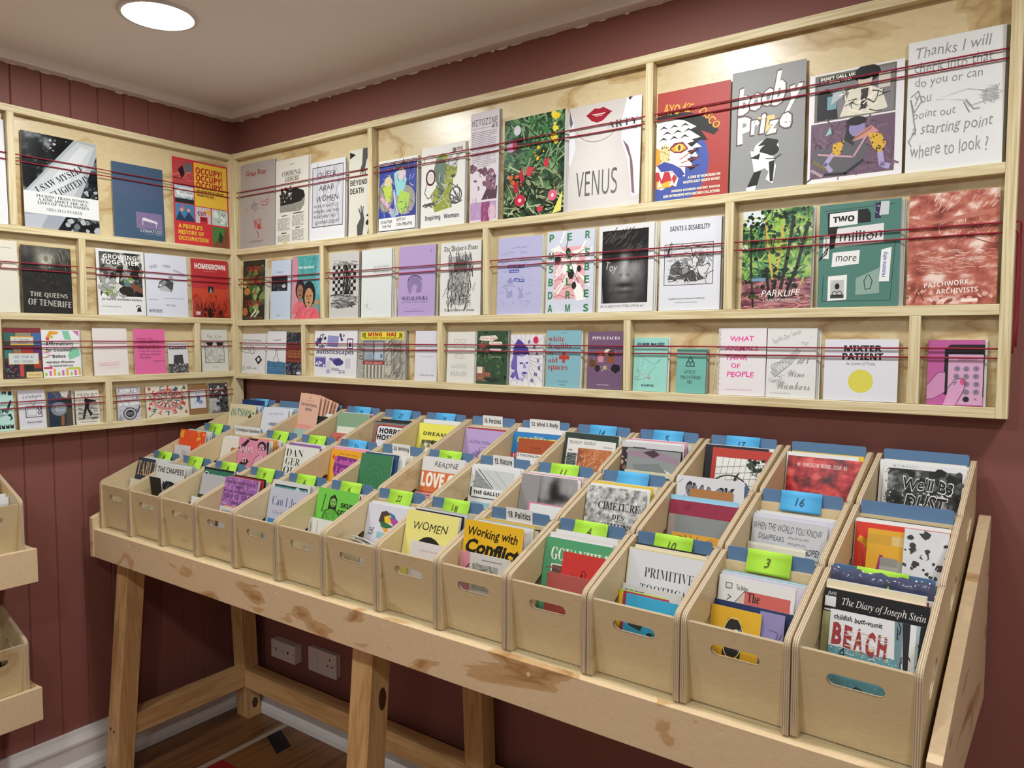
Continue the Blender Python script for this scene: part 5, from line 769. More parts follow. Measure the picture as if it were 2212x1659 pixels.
A['burg'] = ('#8f2c44', [S('b', .2, .84, .4, .96, 6, .03, '#7a2438', 2), R(0, 0, 1, .8, '#8f9494'), R(0, 0, .09, .8, '#9c8d84'), P('#838888', .1, .8, .1, .4, .9, .3, 1, .5, 1, .8), P('#9aa0a0', .1, .5, .5, .4, .9, .5, .9, .2, .1, .2)])
A['lion'] = ('#d9a03c', [S('s', .1, .5, .85, .95, 70, .06, '#1c1812 #2e261a', 2), S('b', .2, .6, .8, .85, 10, .05, '#d9a03c #1c1812', 3), O(.12, .84, .08, .06, .012, '#2a2214'), R(.95, 0, 1, 1, '#c8502c')])
A['smack'] = ('#d3d4da', [T('SMACK', .12, .72, .86, .95, '#26262c', 'G', -2), T('SMACK', .14, .75, .82, .92, '#77777f', 'B', -2), L(.006, '#555', .02, .93, .09, .97)])
A['kraftbag'] = ('#a87444', [E(.5, .8, .08, .03, '#2a1c10')])
A['hope'] = ('#c2c3c8', [T('WHEN THE WORLD YOU KNOW', .02, .86, .94, .95, '#44454c', 'h', -1), T('DISAPPEARS,', .1, .76, .46, .83, '#44454c', 'h', -1), T('where do you turn?', .5, .8, .78, .84, '#55565c', 'h'), T('what gives you', .5, .74, .74, .78, '#55565c', 'h'), T('HOPE?', .72, .66, .92, .74, '#44454c', 'H', -3), T('what will you choose to carry and', .02, .64, .5, .7, '#55565c', 'h', -14), T('YOU LEAVE BEHIND', .1, .56, .5, .62, '#55565c', 'h', -12), FR(.54, .36, .96, .62, .008, '#55565c'), T('GROUNDSWELL', .6, .5, .9, .57, '#44454c', 'h', -2), X(.58, .38, .92, .49, 3, '#66676c')])
A['cream'] = ('#d2cfc0', [R(0, .96, 1, 1, '#e4e1d2')])
A['greytiny'] = ('#8d8f94', [])
A['redframe'] = ('#cf3a2a', [O(.02, .5, .22, .32, .07, '#e8a82c', -80, 80), R(.0, .97, 1, 1, '#e4e4e4'), O(.0, .1, .3, .2, .05, '#e8a82c', 0, 90)])
A['a2'] = ('#d9a32e', [R(.0, .86, .96, .95, '#c99a34'), R(.62, .86, .96, .95, '#d4b878'), T('A', .24, .56, .52, .76, '#a02a6a', 'B'), T('2', .26, .22, .48, .46, '#a02a6a', 'B'), R(.36, .3, 1, .72, '#a3a199'), R(.36, .66, .8, .74, '#8d8b86'), R(.56, .06, 1, .6, '#d2cdbc'), T('Wha', .74, .2, .95, .25, '#4a463c', 'f')])
A['cow'] = ('#d3d5dc', [S('b', .02, .02, .98, .96, 26, .1, '#3a3a3c', 11), S('b', 0, 0, 1, 1, 24, .05, '#3a3a3c', 12), S('b', 0, 0, 1, 1, 16, .07, '#d3d5dc', 5), S('s', 0, 0, 1, 1, 40, .06, '#d3d5dc', 6), P('#3a3a3c', .2, .4, .34, .42, .5, .36, .58, .24, .74, .2, .6, .06, .4, .04, .22, .1, .26, .28), S('b', 0, .0, 1, 1, 160, .006, '#6a6a6c #d3d5dc', 3)])
# --- crates, back tier
A['outspan'] = ('#d9ccaa', [T('OUTSPAN', .08, .78, .86, .92, '#3f7a68', 'd'), T('OUTSPAN', .06, .76, .84, .9, '#4a8a74', 'h'), T('OUTSPAN', .1, .72, .86, .8, '#c9bd9a', 'd'), P('#2a2018', .3, .46, .5, .56, .66, .58, .6, .5), S('b', .8, .7, .95, .85, 4, .04, '#4f7a3a #3a2a20', 3)])
A['navyr'] = ('#24386a', [T('Royal Waters', .1, .88, .36, .92, '#b9c8e4', 'b'), T('VOL.1', .78, .86, .92, .9, '#b9c8e4', 's')])
A['visions'] = ('#d4d8e4', [T('V I S I O N S', .24, .78, .8, .86, '#555a66', 'l', 3), E(.5, .5, .2, .05, '#8d93a0'), S('s', .3, .44, .7, .54, 16, .04, '#777d8a', 3)])
A['hate'] = ('#1e1e20', [T('AGAINST HATE', .08, .76, .92, .82, '#4a4a4c', 'l'), T('words and stories', .1, .68, .5, .71, '#4a4a4c', 's')])
A['tealsm'] = ('#9fbcb8', [T('THE G', .5, .86, .9, .9, '#5a7a78', 's')])
A['peach'] = ('#dcb09a', [T('the journal of', .36, .84, .74, .865, '#4a3a3a', 's'), T('UNCONDITIONAL', .1, .73, .9, .79, '#3a3444', 'b'), T('BEING', .34, .63, .68, .69, '#3a3444', 'b'), P('#4a3a3a', .46, .93, .54, .93, .5, .9), R(.04, .0, .94, .3, '#e09a92'), L(.01, '#b06a62', .3, .0, .3, .3), L(.01, '#b06a62', .62, 0, .62, .3), FR(.04, 0, .94, .3, .008, '#b06a62')])
A['sage'] = ('#83a184', [])
A['sagecard'] = ('#d9dace', [T('OBB', .12, .72, .66, .84, '#a9b4a0', 'd'), P('#c9cabc', .7, .74, .86, .92, .9, .7)])
A['salmon'] = ('#c46a5c', [O(.3, .84, .1, .07, .02, '#8a3a34')])
A['horror'] = ('#77777a', [R(.0, .97, 1, 1, '#3a3a3c'), P('#c8452e', .05, 0, .05, .86, .12, .92, .98, .9, .98, 0), P('#1c1c1e', .08, 0, .08, .84, .14, .89, .96, .87, .96, 0), P('#dcdce4', .1, 0, .1, .82, .15, .87, .94, .85, .94, 0), T('HORROR', .16, .64, .94, .8, 'k', 'B', -1), T('HOSPITAL', .12, .44, .96, .61, 'k', 'B', -1)])
A['dreaml'] = ('#e4df5e', [T('DREAMLAND', .14, .66, 1.2, .76, '#22221a', 'b', -1), R(.12, .2, .95, .54, '#5a5a3c'), R(.2, .2, .7, .46, '#dfdfdc'), S('b', .12, .2, .95, .54, 12, .05, '#3a3a2c #8d8a5a', 3)])
A['slow'] = ('#b29ccc', [T('SLOW DOWN', .14, .62, .78, .72, '#5a4478', 'h', -2), T('it is how we heal', .38, .54, .7, .57, '#4a3866', 's'), R(.32, .28, .74, .46, '#9c86ba'), S('s', .3, .26, .76, .48, 20, .08, '#6a5288', 3), T('IT DOWN', .3, .32, .7, .42, '#6a5288', 'h')])
A['bluep'] = ('#2f7ab8', [T('PRESENT', .1, .72, .9, .86, '#d6c94a', 'B'), T('tho', .44, .86, .64, .92, '#d6dde4', 'h'), R(0, .28, .34, .42, '#b8344a'), T('ISSUE', .04, .31, .32, .39, '#f0dce0', 'M')])
A['blowfly'] = ('#a34c28', [T('Blowfly', .36, .68, .6, .74, '#2a1610', 's'), T('Zoe Marlowe', .34, .61, .6, .635, '#2a1610', 's'), R(0, 0, 1, .52, '#dfdedd'), T('A PERSONALITY DISORDER', .02, .4, .98, .48, '#26262a', 'b', -1)])
A['glasgow'] = ('#2b3a34', [P('#d9d8d4', .06, 0, .06, .88, .96, .86, .96, 0), X(.1, .76, .34, .83, 4, '#444'), X(.38, .76, .6, .83, 4, '#444'), T('Glasgow', .74, .71, .92, .76, '#2a2a2c', 's'), T('Steamies', .72, .63, .92, .68, '#2a2a2c', 's'), T('CRB', .09, .6, .17, .64, '#2a2a2c', 'b'), R(.08, .3, .26, .56, '#5a5f62'), S('h', .08, .3, .26, .54, 14, .06, '#8d9294 #3a3e40', 2), R(.28, .0, .9, .68, '#b56a40'), S('s', .3, .0, .9, .66, 90, .05, '#c9875c #9a5430 #d9a47c', 3), P('#8a5238', .28, .68, .4, .6, .32, .52, .42, .44, .32, .36, .28, .3)])
A['collage'] = ('#2e2c30', [R(0, .93, 1, 1, '#c4c4c8'), R(.18, .86, .4, .94, '#4a4640'), T('OCCUPATION', .08, .86, .34, .9, '#d8d8d8', 'B'), R(.36, .78, .54, .93, '#5a3a5a'), E(.45, .84, .06, .05, '#b99ab4'), R(.56, .78, .78, .9, '#b9847a'), R(.78, .76, .95, .9, '#d2b25c'), E(.86, .82, .05, .05, '#e0c4a4'), S('b', 0, 0, .2, .8, 40, .04, '#8a6a5a #c4a494 #1d1a1e #5a3a34', 3), S('b', .2, 0, 1, .78, 40, .07, '#5a565c #3a363c #8d8a90', 4)])
A['greybag'] = ('#8f9494', [P('#9a8494', 0, .96, .5, 1, .98, .92, .98, .84, .5, .9, 0, .9), P('#4a3a44', .3, .96, .5, 1, .62, .95, .5, .9), P('#e0e0dc', .62, .8, .98, .7, .94, .64), P('#7d8282', .1, .8, .6, .84, .96, .62, .8, .4, .3, .6), P('#a3a8a8', .0, .5, .4, .6, .9, .4, .9, .1, 0, .1)])
A['bluelow'] = ('#2a5c8c', [R(0, .92, 1, 1, '#dad6b4')])
A['arch'] = ('#b23c32', [R(.08, .0, .9, .86, '#dfe0dc')] + [L(.006, '#55595c', .1 + .1 * i, 0, .2 + .1 * i, .86) for i in range(8)] + [L(.006, '#55595c', .08, .1 + .1 * i, .9, .2 + .1 * i) for i in range(7)] + [O(.34, .2, .4, .4, .022, '#3a3e40', 0, 130), O(.34, .16, .32, .3, .01, '#7a7e80', 0, 150), O(.34, .12, .24, .24, .01, '#7a7e80', 0, 150), P('#33383a', .24, 0, .3, 0, .46, .58, .5, .66, .42, .6), S('b', .62, .7, .9, .86, 30, .035, '#26302a #3a4a3a', 3), S('s', .66, .62, .9, .76, 20, .04, '#26302a', 4), P('#4a6466', .7, .0, .74, .24, .9, .26, .9, 0)])
A['redabs'] = ('#8f1e26', [Z(0, 0, 1, 1, '#1c080c #5a1018 #9a2028 #c43a3a #d8605a', 4, 9, 44, stretch=(1, 1.5)), T('NO PERMISSION NEEDED ISSUE 03', .14, .88, .8, .925, '#eadcda', 'm')])
A['dust'] = ('#d6d8da', [T("We'll Be D.U.S.T.", .12, .94, .42, .975, '#2a2a2a', 'm'), Z(.06, 0, .95, .92, '#0e0f10 #1f2022 #3a3c3e #8d9092', 6, 4, 44), S('b', .06, .5, .95, .92, 26, .07, '#3a3c3e #55585a #141516', 2), S('b', .06, 0, .95, .6, 150, .016, '#8d9092 #c9cbcc #4a4c4e #141516', 3), S('b', .03, .3, .1, .9, 60, .008, '#1c1c1c #d6d8da', 6), T("We'll B3", .24, .58, .86, .82, '#d9dadc', 'G', -3), T("We'll B3", .25, .6, .85, .8, '#0f1012', 'H', -3), T('DUST', .28, .3, .8, .58, '#d9dadc', 'G', -3), T('DUST', .29, .32, .79, .56, '#0f1012', 'H', -3), T('#1.8', .5, .56, .58, .6, '#d9dadc', 'h'), E(.32, .16, .14, .1, '#c4c6c8'), P('#141516', .1, .26, .3, .22, .34, .12, .2, .1)])

# most of a crate cover stands below the crate front: the printing that shows sits in the upper part of the page
SQUEEZE = dict(tabu=.9, chapess=.9, purple=.6, canijust=.85, greenhead=.7, kite=.65, women=.78, nono=.85, conflict=.85, pinkau=.6, govan=.65, tooth=.9, thered=.8, radio=.85, diary=.85, beach=.8, makeit=.75, danger=.95,
    leslove=.75, loveon=.75, gallus=.78, cimet=.7, burg=.8, outspan=.9, visions=.55, hate=.4, horror=.55, dreaml=.55, slow=.58, bluep=.5, blowfly=.45, glasgow=.55, redabs=.9, dust=.65, arch=.75, collage=.9)
def squeeze(op, k):
    f = lambda v: 1 - (1 - v) * k
    o = list(op)
    if op[0] in 'PL':
        i = 1 if op[0] == 'P' else 2
        o[i] = [(u, f(v)) for u, v in op[i]]
    elif op[0] == 'T': o[3], o[5] = f(op[3]), f(op[5])
    elif op[0] == 'Z':
        o[2], o[4] = f(op[2]), f(op[4])
        if op[9]: o[9] = lambda u, v, g_=op[9]: g_(u, 1 - (1 - v) / k)
    elif op[0] == 'X': o[2], o[4] = f(op[2]), f(op[4])
    elif op[0] == 'S': o[3], o[5] = f(op[3]), f(op[5])
    elif op[0] in 'EO':
        o[2] = f(op[2])
        if op[4 if op[0] == 'E' else 4] is not None: o[4] = op[4] * k
    return tuple(o)
for key, k in SQUEEZE.items():
    ART[key] = (ART[key][0], [squeeze(op, k) for op in ART[key][1]])

# ---------------------------------------------------------------- the room
H_CEIL = 2.186
ROOM_X, ROOM_Y = 4.3, -3.9
def structure(o): return tag(o, kind='structure')

mb = MB(); mb.box(-.1, ROOM_X, ROOM_Y, .1, -.06, 0)
FLOOR = wood_grain('floor_boards', '#7e5430', '#5c3a1e', (14, 1.0, 1.0), 0.35, 4.0, '#4a2c16', 0.5, 0.02)
structure(mb.build('floor', FLOOR))
mb = MB(); mb.box(-.1, ROOM_X, ROOM_Y, .1, H_CEIL, H_CEIL + .06)
structure(mb.build('ceiling', CEIL))
mb = MB(); mb.box(-.02, ROOM_X, 0, .1, 0, H_CEIL)
structure(mb.build('wall_back', WALL))
mb = MB()
g = 0.0812
y = -.078 + g
edges = []
while y > ROOM_Y:                                   # tongue-and-groove boards with a V between them
    mb.prism([(-.06, y - g, 0), (0 - .0035, y - g, 0), (0, y - g + .0028, 0), (0, y - .0028, 0), (-.0035, y, 0), (-.06, y, 0)],
             [(-.06, y - g, H_CEIL), (-.0035, y - g, H_CEIL), (0, y - g + .0028, H_CEIL), (0, y - .0028, H_CEIL), (-.0035, y, H_CEIL), (-.06, y, H_CEIL)])
    y -= g
structure(mb.build('wall_left', WALL))
mb = MB(); mb.box(ROOM_X, ROOM_X + .08, ROOM_Y, .1, 0, H_CEIL)
structure(mb.build('wall_right', PALE))
mb = MB(); mb.box(-.1, ROOM_X, ROOM_Y - .08, ROOM_Y, 0, H_CEIL)
structure(mb.build('wall_front', PALE))
mb = MB(); mb.box(0, .021, -.006, 0, 0, 2.16)
structure(mb.build('trim_1', WALL))
# square ceiling battens with a ragged paint line under them
def batten(along_x):
    rr = random.Random(5 if along_x else 9)
    m_ = MB()
    m_.box(*((.0, ROOM_X, -.036, 0, 2.1605, H_CEIL) if along_x else (0, .036, ROOM_Y, -.036, 2.1605, H_CEIL)))
    t = .03
    while t < 3.0:                                   # where the white cut-in line wobbles onto the wall
        l_ = rr.uniform(.01, .05); dz = rr.uniform(.001, .0045)
        a, b = t, t + l_
        if along_x: m_.prism([(a, -.0006, 2.1607), (b, -.0006, 2.1607), (b, 0, 2.1607), (a, 0, 2.1607)], [(a + l_ * .3, -.0006, 2.1605 - dz), (b - l_ * .2, -.0006, 2.1605 - dz), (b - l_ * .2, 0, 2.1605 - dz), (a + l_ * .3, 0, 2.1605 - dz)])
        else: m_.prism([(0, -a, 2.1607), (0, -b, 2.1607), (.0006, -b, 2.1607), (.0006, -a, 2.1607)], [(0, -a - l_ * .3, 2.1605 - dz), (0, -b + l_ * .2, 2.1605 - dz), (.0006, -b + l_ * .2, 2.1605 - dz), (.0006, -a - l_ * .3, 2.1605 - dz)])
        t = b + rr.uniform(.005, .06)
    return m_
structure(batten(True).build('trim_2', CEIL))
structure(batten(False).build('trim_3', CEIL))
def skirting(along_x):
    prof = [(0, 0), (.034, 0), (.034, .018), (.03, .034), (.02, .046), (.018, .05), (.018, .094), (.021, .1), (.021, .108), (.015, .12), (.011, .13), (.009, .142), (0, .142)]
    m_ = MB()
    if along_x: m_.prism([(.02, -a, b) for a, b in prof], [(ROOM_X, -a, b) for a, b in prof])
    else: m_.prism([(a, 0, b) for a, b in prof], [(a, ROOM_Y, b) for a, b in prof])
    return m_
structure(skirting(True).build('baseboard_back', GLOSS_WHITE))
structure(skirting(False).build('baseboard_left', GLOSS_WHITE))
mb = MB(); mb.box(.280, .303, -3.2, -.036, 0, .0006)
structure(mb.build('floor_marking', mat('court_line_white', '#a39482', 0.5)))
mb = MB(); mb.box(.303, .70, -3.0, -.298, 0, .0005)
structure(mb.build('floor_marking', mat('court_red', '#8a1a1c', 0.45)))
mb = MB(); mb.prism([(.304, -.127, .0004), (.305, -.07, .0004), (.42, -.115, .0004), (.421, -.174, .0004)], [(.304, -.127, .0011), (.305, -.07, .0011), (.42, -.115, .0011), (.421, -.174, .0011)])
tag(mb.build('tape_square', mat('black_tape', '#0d0f12', 0.5)), 'square of black tape stuck on the wooden floor beside a white line', 'tape')

# ---------------------------------------------------------------- ceiling downlights
EMIT = bpy.data.materials.new('lamp_diffuser')
EMIT.use_nodes = True
_n, _b2 = nodes(EMIT)
_b2.inputs['Base Color'].default_value = (1, 1, 1, 1)
_b2.inputs['Emission Color'].default_value = (0.97, 1.0, 0.985, 1)
_b2.inputs['Emission Strength'].default_value = LAMP_POWER
def downlight(x, y, label):
    t = tag(empty('downlight', (x, y, H_CEIL)), label, 'ceiling light', 'ceiling downlights')
    n = 40
    m_ = MB()
    for r0, z0, r1, z1 in ((.094, 0, .092, -.006), (.092, -.006, .083, -.007), (.083, -.007, .078, -.003), (.078, -.003, .078, 0)):
        for k in range(n):
            a, b = 2 * math.pi * k / n, 2 * math.pi * (k + 1) / n
            m_.face([(r0 * math.cos(a), r0 * math.sin(a), z0), (r0 * math.cos(b), r0 * math.sin(b), z0), (r1 * math.cos(b), r1 * math.sin(b), z1), (r1 * math.cos(a), r1 * math.sin(a), z1)])
    merge(m_.build('trim_ring', GLOSS_WHITE, t, smooth=True))
    m_ = MB()
    m_.face([(.0785 * math.cos(-2 * math.pi * k / n), .0785 * math.sin(-2 * math.pi * k / n), -.0035) for k in range(n)])
    m_.build('diffuser', EMIT, t)
for lx, ly, lb in ((.603, -.62, 'round white downlight glowing in the ceiling above the short rack'), (1.72, -.56, 'round white downlight over the middle of the long rack'), (2.85, -.6, 'round white downlight past the end of the long rack'),
                   (.603, -1.95, 'round white downlight in the second row by the panelled wall'), (1.75, -1.95, 'round white downlight in the middle of the second row'), (2.9, -1.95, 'round white downlight at the end of the second row'),
                   (1.2, -3.2, 'round white downlight in the third row near the panelled wall'), (2.9, -3.2, 'round white downlight in the third row near the far corner')):
    downlight(lx, ly, lb)

# ---------------------------------------------------------------- wall racks
RAIL_H, DEPTH, PANEL = .020, .050, .028
def rack(name, label, rails, dividers, stiles, span, frame, along):
    """rails: top z list; dividers: (row, a, b); span: (start, end) along the wall; frame(a, depth, z) -> world"""
    t = tag(empty(name, frame((span[0] + span[1]) / 2, 0, rails[-1] - RAIL_H)), label, 'display rack')
    base = t.location.copy()
    def bx(a0, a1, d0, d1, z0, z1):
        p = [Vector(frame(a, d, z)) - base for a in (a0, a1) for d in (d0, d1) for z in (z0, z1)]
        m_ = MB()
        m_.box(min(q.x for q in p), max(q.x for q in p), min(q.y for q in p), max(q.y for q in p), min(q.z for q in p), max(q.z for q in p))
        return m_
    bx(span[0] + .001, span[1] - .001, 0.002, PANEL, rails[-1] - RAIL_H + .001, rails[0] - .001).build('back_panel', BACKING, t)
    for i, z in enumerate(rails):
        bx(stiles[0][1], stiles[1][0], PANEL - .001, DEPTH, z - RAIL_H, z).build('rail', PINE[along], t, bevel=.0012)
    for a0, a1 in stiles:
        bx(a0, a1, .0, DEPTH, rails[-1] - RAIL_H, rails[0]).build('stile', PINE['z'], t, bevel=.0012)
    for row, a0, a1 in dividers:
        bx(a0, a1, PANEL - .001, DEPTH, rails[row], rails[row - 1] - RAIL_H).build('divider', PINE['z'], t, bevel=.0012)
    return t
R_RAILS = [2.031, 1.693, 1.440, 1.2505]
L_RAILS = [2.031, 1.695, 1.447, 1.257, 1.109]
rack('wall_rack', 'long pine zine rack of three rows on the plain red wall', R_RAILS,
     [(1, .747, .766), (1, 1.667, 1.686), (2, .520, .539), (2, 1.189, 1.208), (2, 1.861, 1.881), (3, .422, .441), (3, 1.024, 1.044), (3, 1.617, 1.636), (3, 2.228, 2.248)],
     [(.0505, .0685), (2.373, 2.392)], (.0505, 2.392), lambda a, d, z: (a, -d, z), 'x')
rack('wall_rack', 'shorter pine zine rack of four rows on the panelled wall', L_RAILS,
     [(1, -.759, -.740), (2, -.577, -.557), (3, -.812, -.791), (3, -.203, -.183), (4, -.510, -.490), (1, -1.5, -1.48), (2, -1.45, -1.43), (3, -1.42, -1.4), (4, -1.3, -1.28)],
     [(-1.86, -1.84), (-.055, -.015)], (-1.86, -.015), lambda a, d, z: (d, a, z), 'y')

# elastic cords, threaded through the dividers
def cord(name, label, pts, group):
    m_ = MB(); m_.tube(pts, .0016, 8)
    tag(m_.build(name, CORD, smooth=True), label, 'elastic cord', group)
def wavy(f, a0, a1, z0, z1, n=24, seed=1):
    rr = random.Random(seed)
    return [f(a0 + (a1 - a0) * i / n, z0 + (z1 - z0) * i / n + rr.uniform(-.0006, .0006)) for i in range(n + 1)]
for row, za, zb in (('top', 1.894, 1.8775), ('middle', 1.5865, 1.569), ('bottom', 1.358, 1.341)):
    for k, (w_, z) in enumerate((('upper', za), ('lower', zb))):
        pts = wavy(lambda a, z_: (a, -.0412, z_), .060, 2.384, z, z, 30, k)
        if row == 'middle':                             # the long tail looped down outside the end stile
            q = .0045 * (1 - k); pts += [(2.3945 + q, -.0405, z), (2.3955 + q, -.036, z - .004), (2.396 + q, -.033, z - .03), (2.3965 + q, -.031, z - .11), (2.396 + q, -.032, z - .19), (2.3945 + q, -.038, 1.362 - .012 * k)]
        cord('elastic_cord', f'{w_} red elastic cord stretched along the {row} row of the long rack', pts, 'red elastic cords of the long rack')
for row, za, zb in (('top', 1.897, 1.879), ('second', 1.591, 1.5725), ('third', 1.365, 1.3475), ('lowest', 1.191, 1.1735)):
    for k, (w_, z) in enumerate((('upper', za), ('lower', zb))):
        cord('elastic_cord', f'{w_} red elastic cord stretched along the {row} row of the shorter rack', wavy(lambda a, z_: (.0412, a, z_), -1.85, -.046, z, z, 24, k + 7), 'red elastic cords of the shorter rack')

# ---------------------------------------------------------------- zines on the racks
WALL_R = [  # key, row, x, width, height, copies behind, page thickness, label
 ('grass',1,.0850,.1931,.2955,1,'taupe grey zine with dark red title and thin red face drawings'),
 ('communal',1,.2863,.1696,.2834,3,'cream zine with a black typewriter-like machine over columns of text'),
 ('queer',1,.4653,.1665,.2527,2,'grey hand-lettered zine framed by a pencilled border, second compartment of long rack'),
 ('beyond',1,.6505,.0960,.2665,0,'narrow cream zine with black reaching arms above and below the title'),
 ('blue',1,.7790,.1591,.2157,3,'comic zine with green and turquoise crayon figures on deep blue'),
 ('inspiring',1,.9565,.1620,.2286,1,'white zine with olive green profiles of two women and wheels'),
 ('hitozine',1,1.1371,.0966,.2955,1,'tall narrow lilac zine collaged with typewriting and a purple face'),
 ('flowers',1,1.2535,.1879,.2583,2,'glossy zine with a photograph of tulips and wild flowers in grass'),
 ('venus',1,1.4532,.1971,.2562,0,'large pale magazine with red lips above a bare-necked white top'),
 ('ayo',1,1.6915,.1722,.2476,0,'red zine with a roaring tiger head on a blue disc'),
 ('booby',1,1.8683,.1545,.2583,0,'grey zine with white bubble lettering above a black and white bird'),
 ('dontcall',1,2.0309,.1744,.2201,0,'white-edged zine with a monochrome portrait above a purple reclining figure'),
 ('thanks',1,2.2108,.1563,.2463,1,'white zine filled with large dotted handwriting and a pointing hand'),
 ('gourds',2,.0897,.1277,.2104,3,'dark zine of squash and leafy greens with red lettering'),
 ('paleblue',2,.2502,.1061,.2021,2,'slim pale blue zine with one dark photograph band'),
 ('pinkteal',2,.3660,.1414,.2090,0,'zine of two dark-haired people in pink jackets before a teal curtain'),
 ('chess',2,.5549,.1338,.2085,1,'grey zine with a black checkerboard print around a dark figure'),
 ('outdoors',2,.7031,.1296,.2080,4,'near-white zine with two small green title lines and tiny footprints'),
 ('ngel',2,.8614,.1440,.2076,2,'lilac zine with a stippled horse head above a dark serif title'),
 ('wulver',2,1.0274,.1464,.2063,1,'white zine with blackletter title and dense ink drawing of a creature'),
 ('lilac',2,1.2306,.1413,.2045,2,'pale lilac zine with small dark blue caption strips and faint sketches'),
 ('dreams',2,1.3887,.1391,.2089,1,'pale blue zine with spaced green capitals and olive branches over pink'),
 ('face',2,1.5427,.1465,.2094,2,'white-bordered zine with a dark close-up photograph of a face'),
 ('saints',2,1.7043,.1455,.2084,1,'white zine with a framed black woodcut of figures on the ground'),
 ('parklife',2,1.8981,.1446,.2106,1,'green painted woodland zine with white hand-lettered title'),
 ('million',2,2.0569,.1505,.2085,2,'teal green handmade zine with pasted paper words and photographs'),
 ('patchwork',2,2.2209,.1467,.2106,0,'terracotta zine with trees and plastic sheeting printed in one colour'),
 ('diy',3,.0790,.1330,.1402,3,'white landscape zine with pencil drawings of books and a black diamond'),
 ('bottle',3,.2233,.1020,.1493,1,'white zine with a bottle outline floating in blue painted water'),
 ('ornate',3,.3290,.0804,.1444,0,'dark ornamental zine with a brown band of gold lettering'),
 ('autistic',3,.4747,.2030,.1498,2,'wide white zine with indigo collage objects and a curling corner'),
 ('minghai',3,.6861,.2023,.1473,1,'wide zine drawn as a grey shopfront under a yellow sign'),
 ('automatic',3,.9280,.0873,.1467,0,'plain pale zine with one small black title line beside a divider'),
 ('goodhair',3,1.0514,.1001,.1438,1,'off-white zine with faint grey outline drawings and outlined letters'),
 ('cats',3,1.1595,.1053,.1457,1,'dark green zine of foliage with cream speech bubbles'),
 ('weaving',3,1.2729,.1055,.1354,1,'white zine with an indigo portrait in a headwrap and radiating lines'),
 ('fragility',3,1.3895,.1019,.1467,2,'light blue zine with red serif words and a red cross'),
 ('pips',3,1.5123,.0978,.1432,0,'mauve zine with a photograph of assorted dice'),
 ('masses',3,1.6396,.0865,.1277,1,'mint green zine with thin tangled lines and squared navy title'),
 ('gaelic',3,1.7492,.0709,.1026,1,'small plain teal zine with a knotwork emblem'),
 ('animals',3,1.8512,.1027,.1488,0,'white string-bound zine with hot pink hand-painted capitals'),
 ('wine',3,1.9551,.1017,.1481,2,'white zine with a pencil drawing of a spilling bottle'),
 ('mixter',3,2.0735,.1368,.1244,0,'white landscape zine with heavy black title over a yellow disc'),
 ('phone',3,2.2610,.0923,.1234,1,'pink zine with a drawn hand holding a mobile phone keypad')]
WALL_L = [
 ('plainwhite',1,-.8130,.0520,.2920,0,'plain white zine cut off beside the divider in the shorter rack top row'),
 ('tattoo',1,-.7186,.2087,.2748,0,'large black and white zine with a tattooed arm above a white title band'),
 ('comatose',1,-.4651,.1672,.2363,0,'slate blue zine with a small purple picture near its foot'),
 ('occupy',1,-.2655,.2080,.2906,0,'tall red and yellow zine of comic panels with large capitals'),
 ('journal',2,-.8670,.1261,.2033,1,'cream zine with reddish drawings partly out of view beside the dark stage zine'),
 ('queens',2,-.7310,.1352,.1961,0,'dark zine with a monochrome stage performer over white wobbly lettering'),
 ('growing',2,-.5208,.1506,.2067,0,'white-bordered zine with gardening photographs under bold white capitals'),
 ('sick',2,-.3674,.1455,.2063,0,'pale zine with scattered small words around a grey typewriter drawing'),
 ('homegrown',2,-.2059,.1448,.2037,0,'red zine with condensed white title over dark grasses'),
 ('teen',3,-.7842,.0976,.1470,0,'dark collage zine with three yellow-edged grey captions'),
 ('affirm',3,-.6836,.1065,.1414,2,'white zine with scattered bright confetti shapes and rounded black lettering'),
 ('summer',3,-.5389,.1059,.1488,1,'blank-looking white zine with faint pink title near its foot'),
 ('pink',3,-.4115,.1051,.1471,0,'bright pink zine covered in black handwriting'),
 ('council',3,-.2961,.0709,.1031,1,'small zine with a monochrome tower block under a bold title'),
 ('whuke',3,-.1738,.1033,.1483,1,'pale grey zine with a square ink drawing, nearest the room corner'),
 ('mint',4,-.8368,.0721,.1122,1,'pale mint zine with black birds and flag shapes'),
 ('lonely',4,-.7513,.0704,.1126,1,'white zine with a line drawing of an old television'),
 ('darkphoto',4,-.6727,.0668,.1056,2,'dark blue photographic zine with a brown bottle shape and pale glow'),
 ('siya',4,-.5959,.0702,.1056,1,'small cream zine with a black leaping figure on wavy ground'),
 ('minizine',4,-.4705,.0752,.1078,0,'grey zine with white block capitals over a round dark badge'),
 ('redart',4,-.3761,.1470,.1079,1,'cream landscape zine of red and blue shards in a ring'),
 ('kraft',4,-.2266,.0699,.1071,0,'brown kraft zine with a white card bearing a blue creature'),
 ('king',4,-.1486,.0732,.1056,0,'small black and white photographic zine with typed words, lowest row end')]
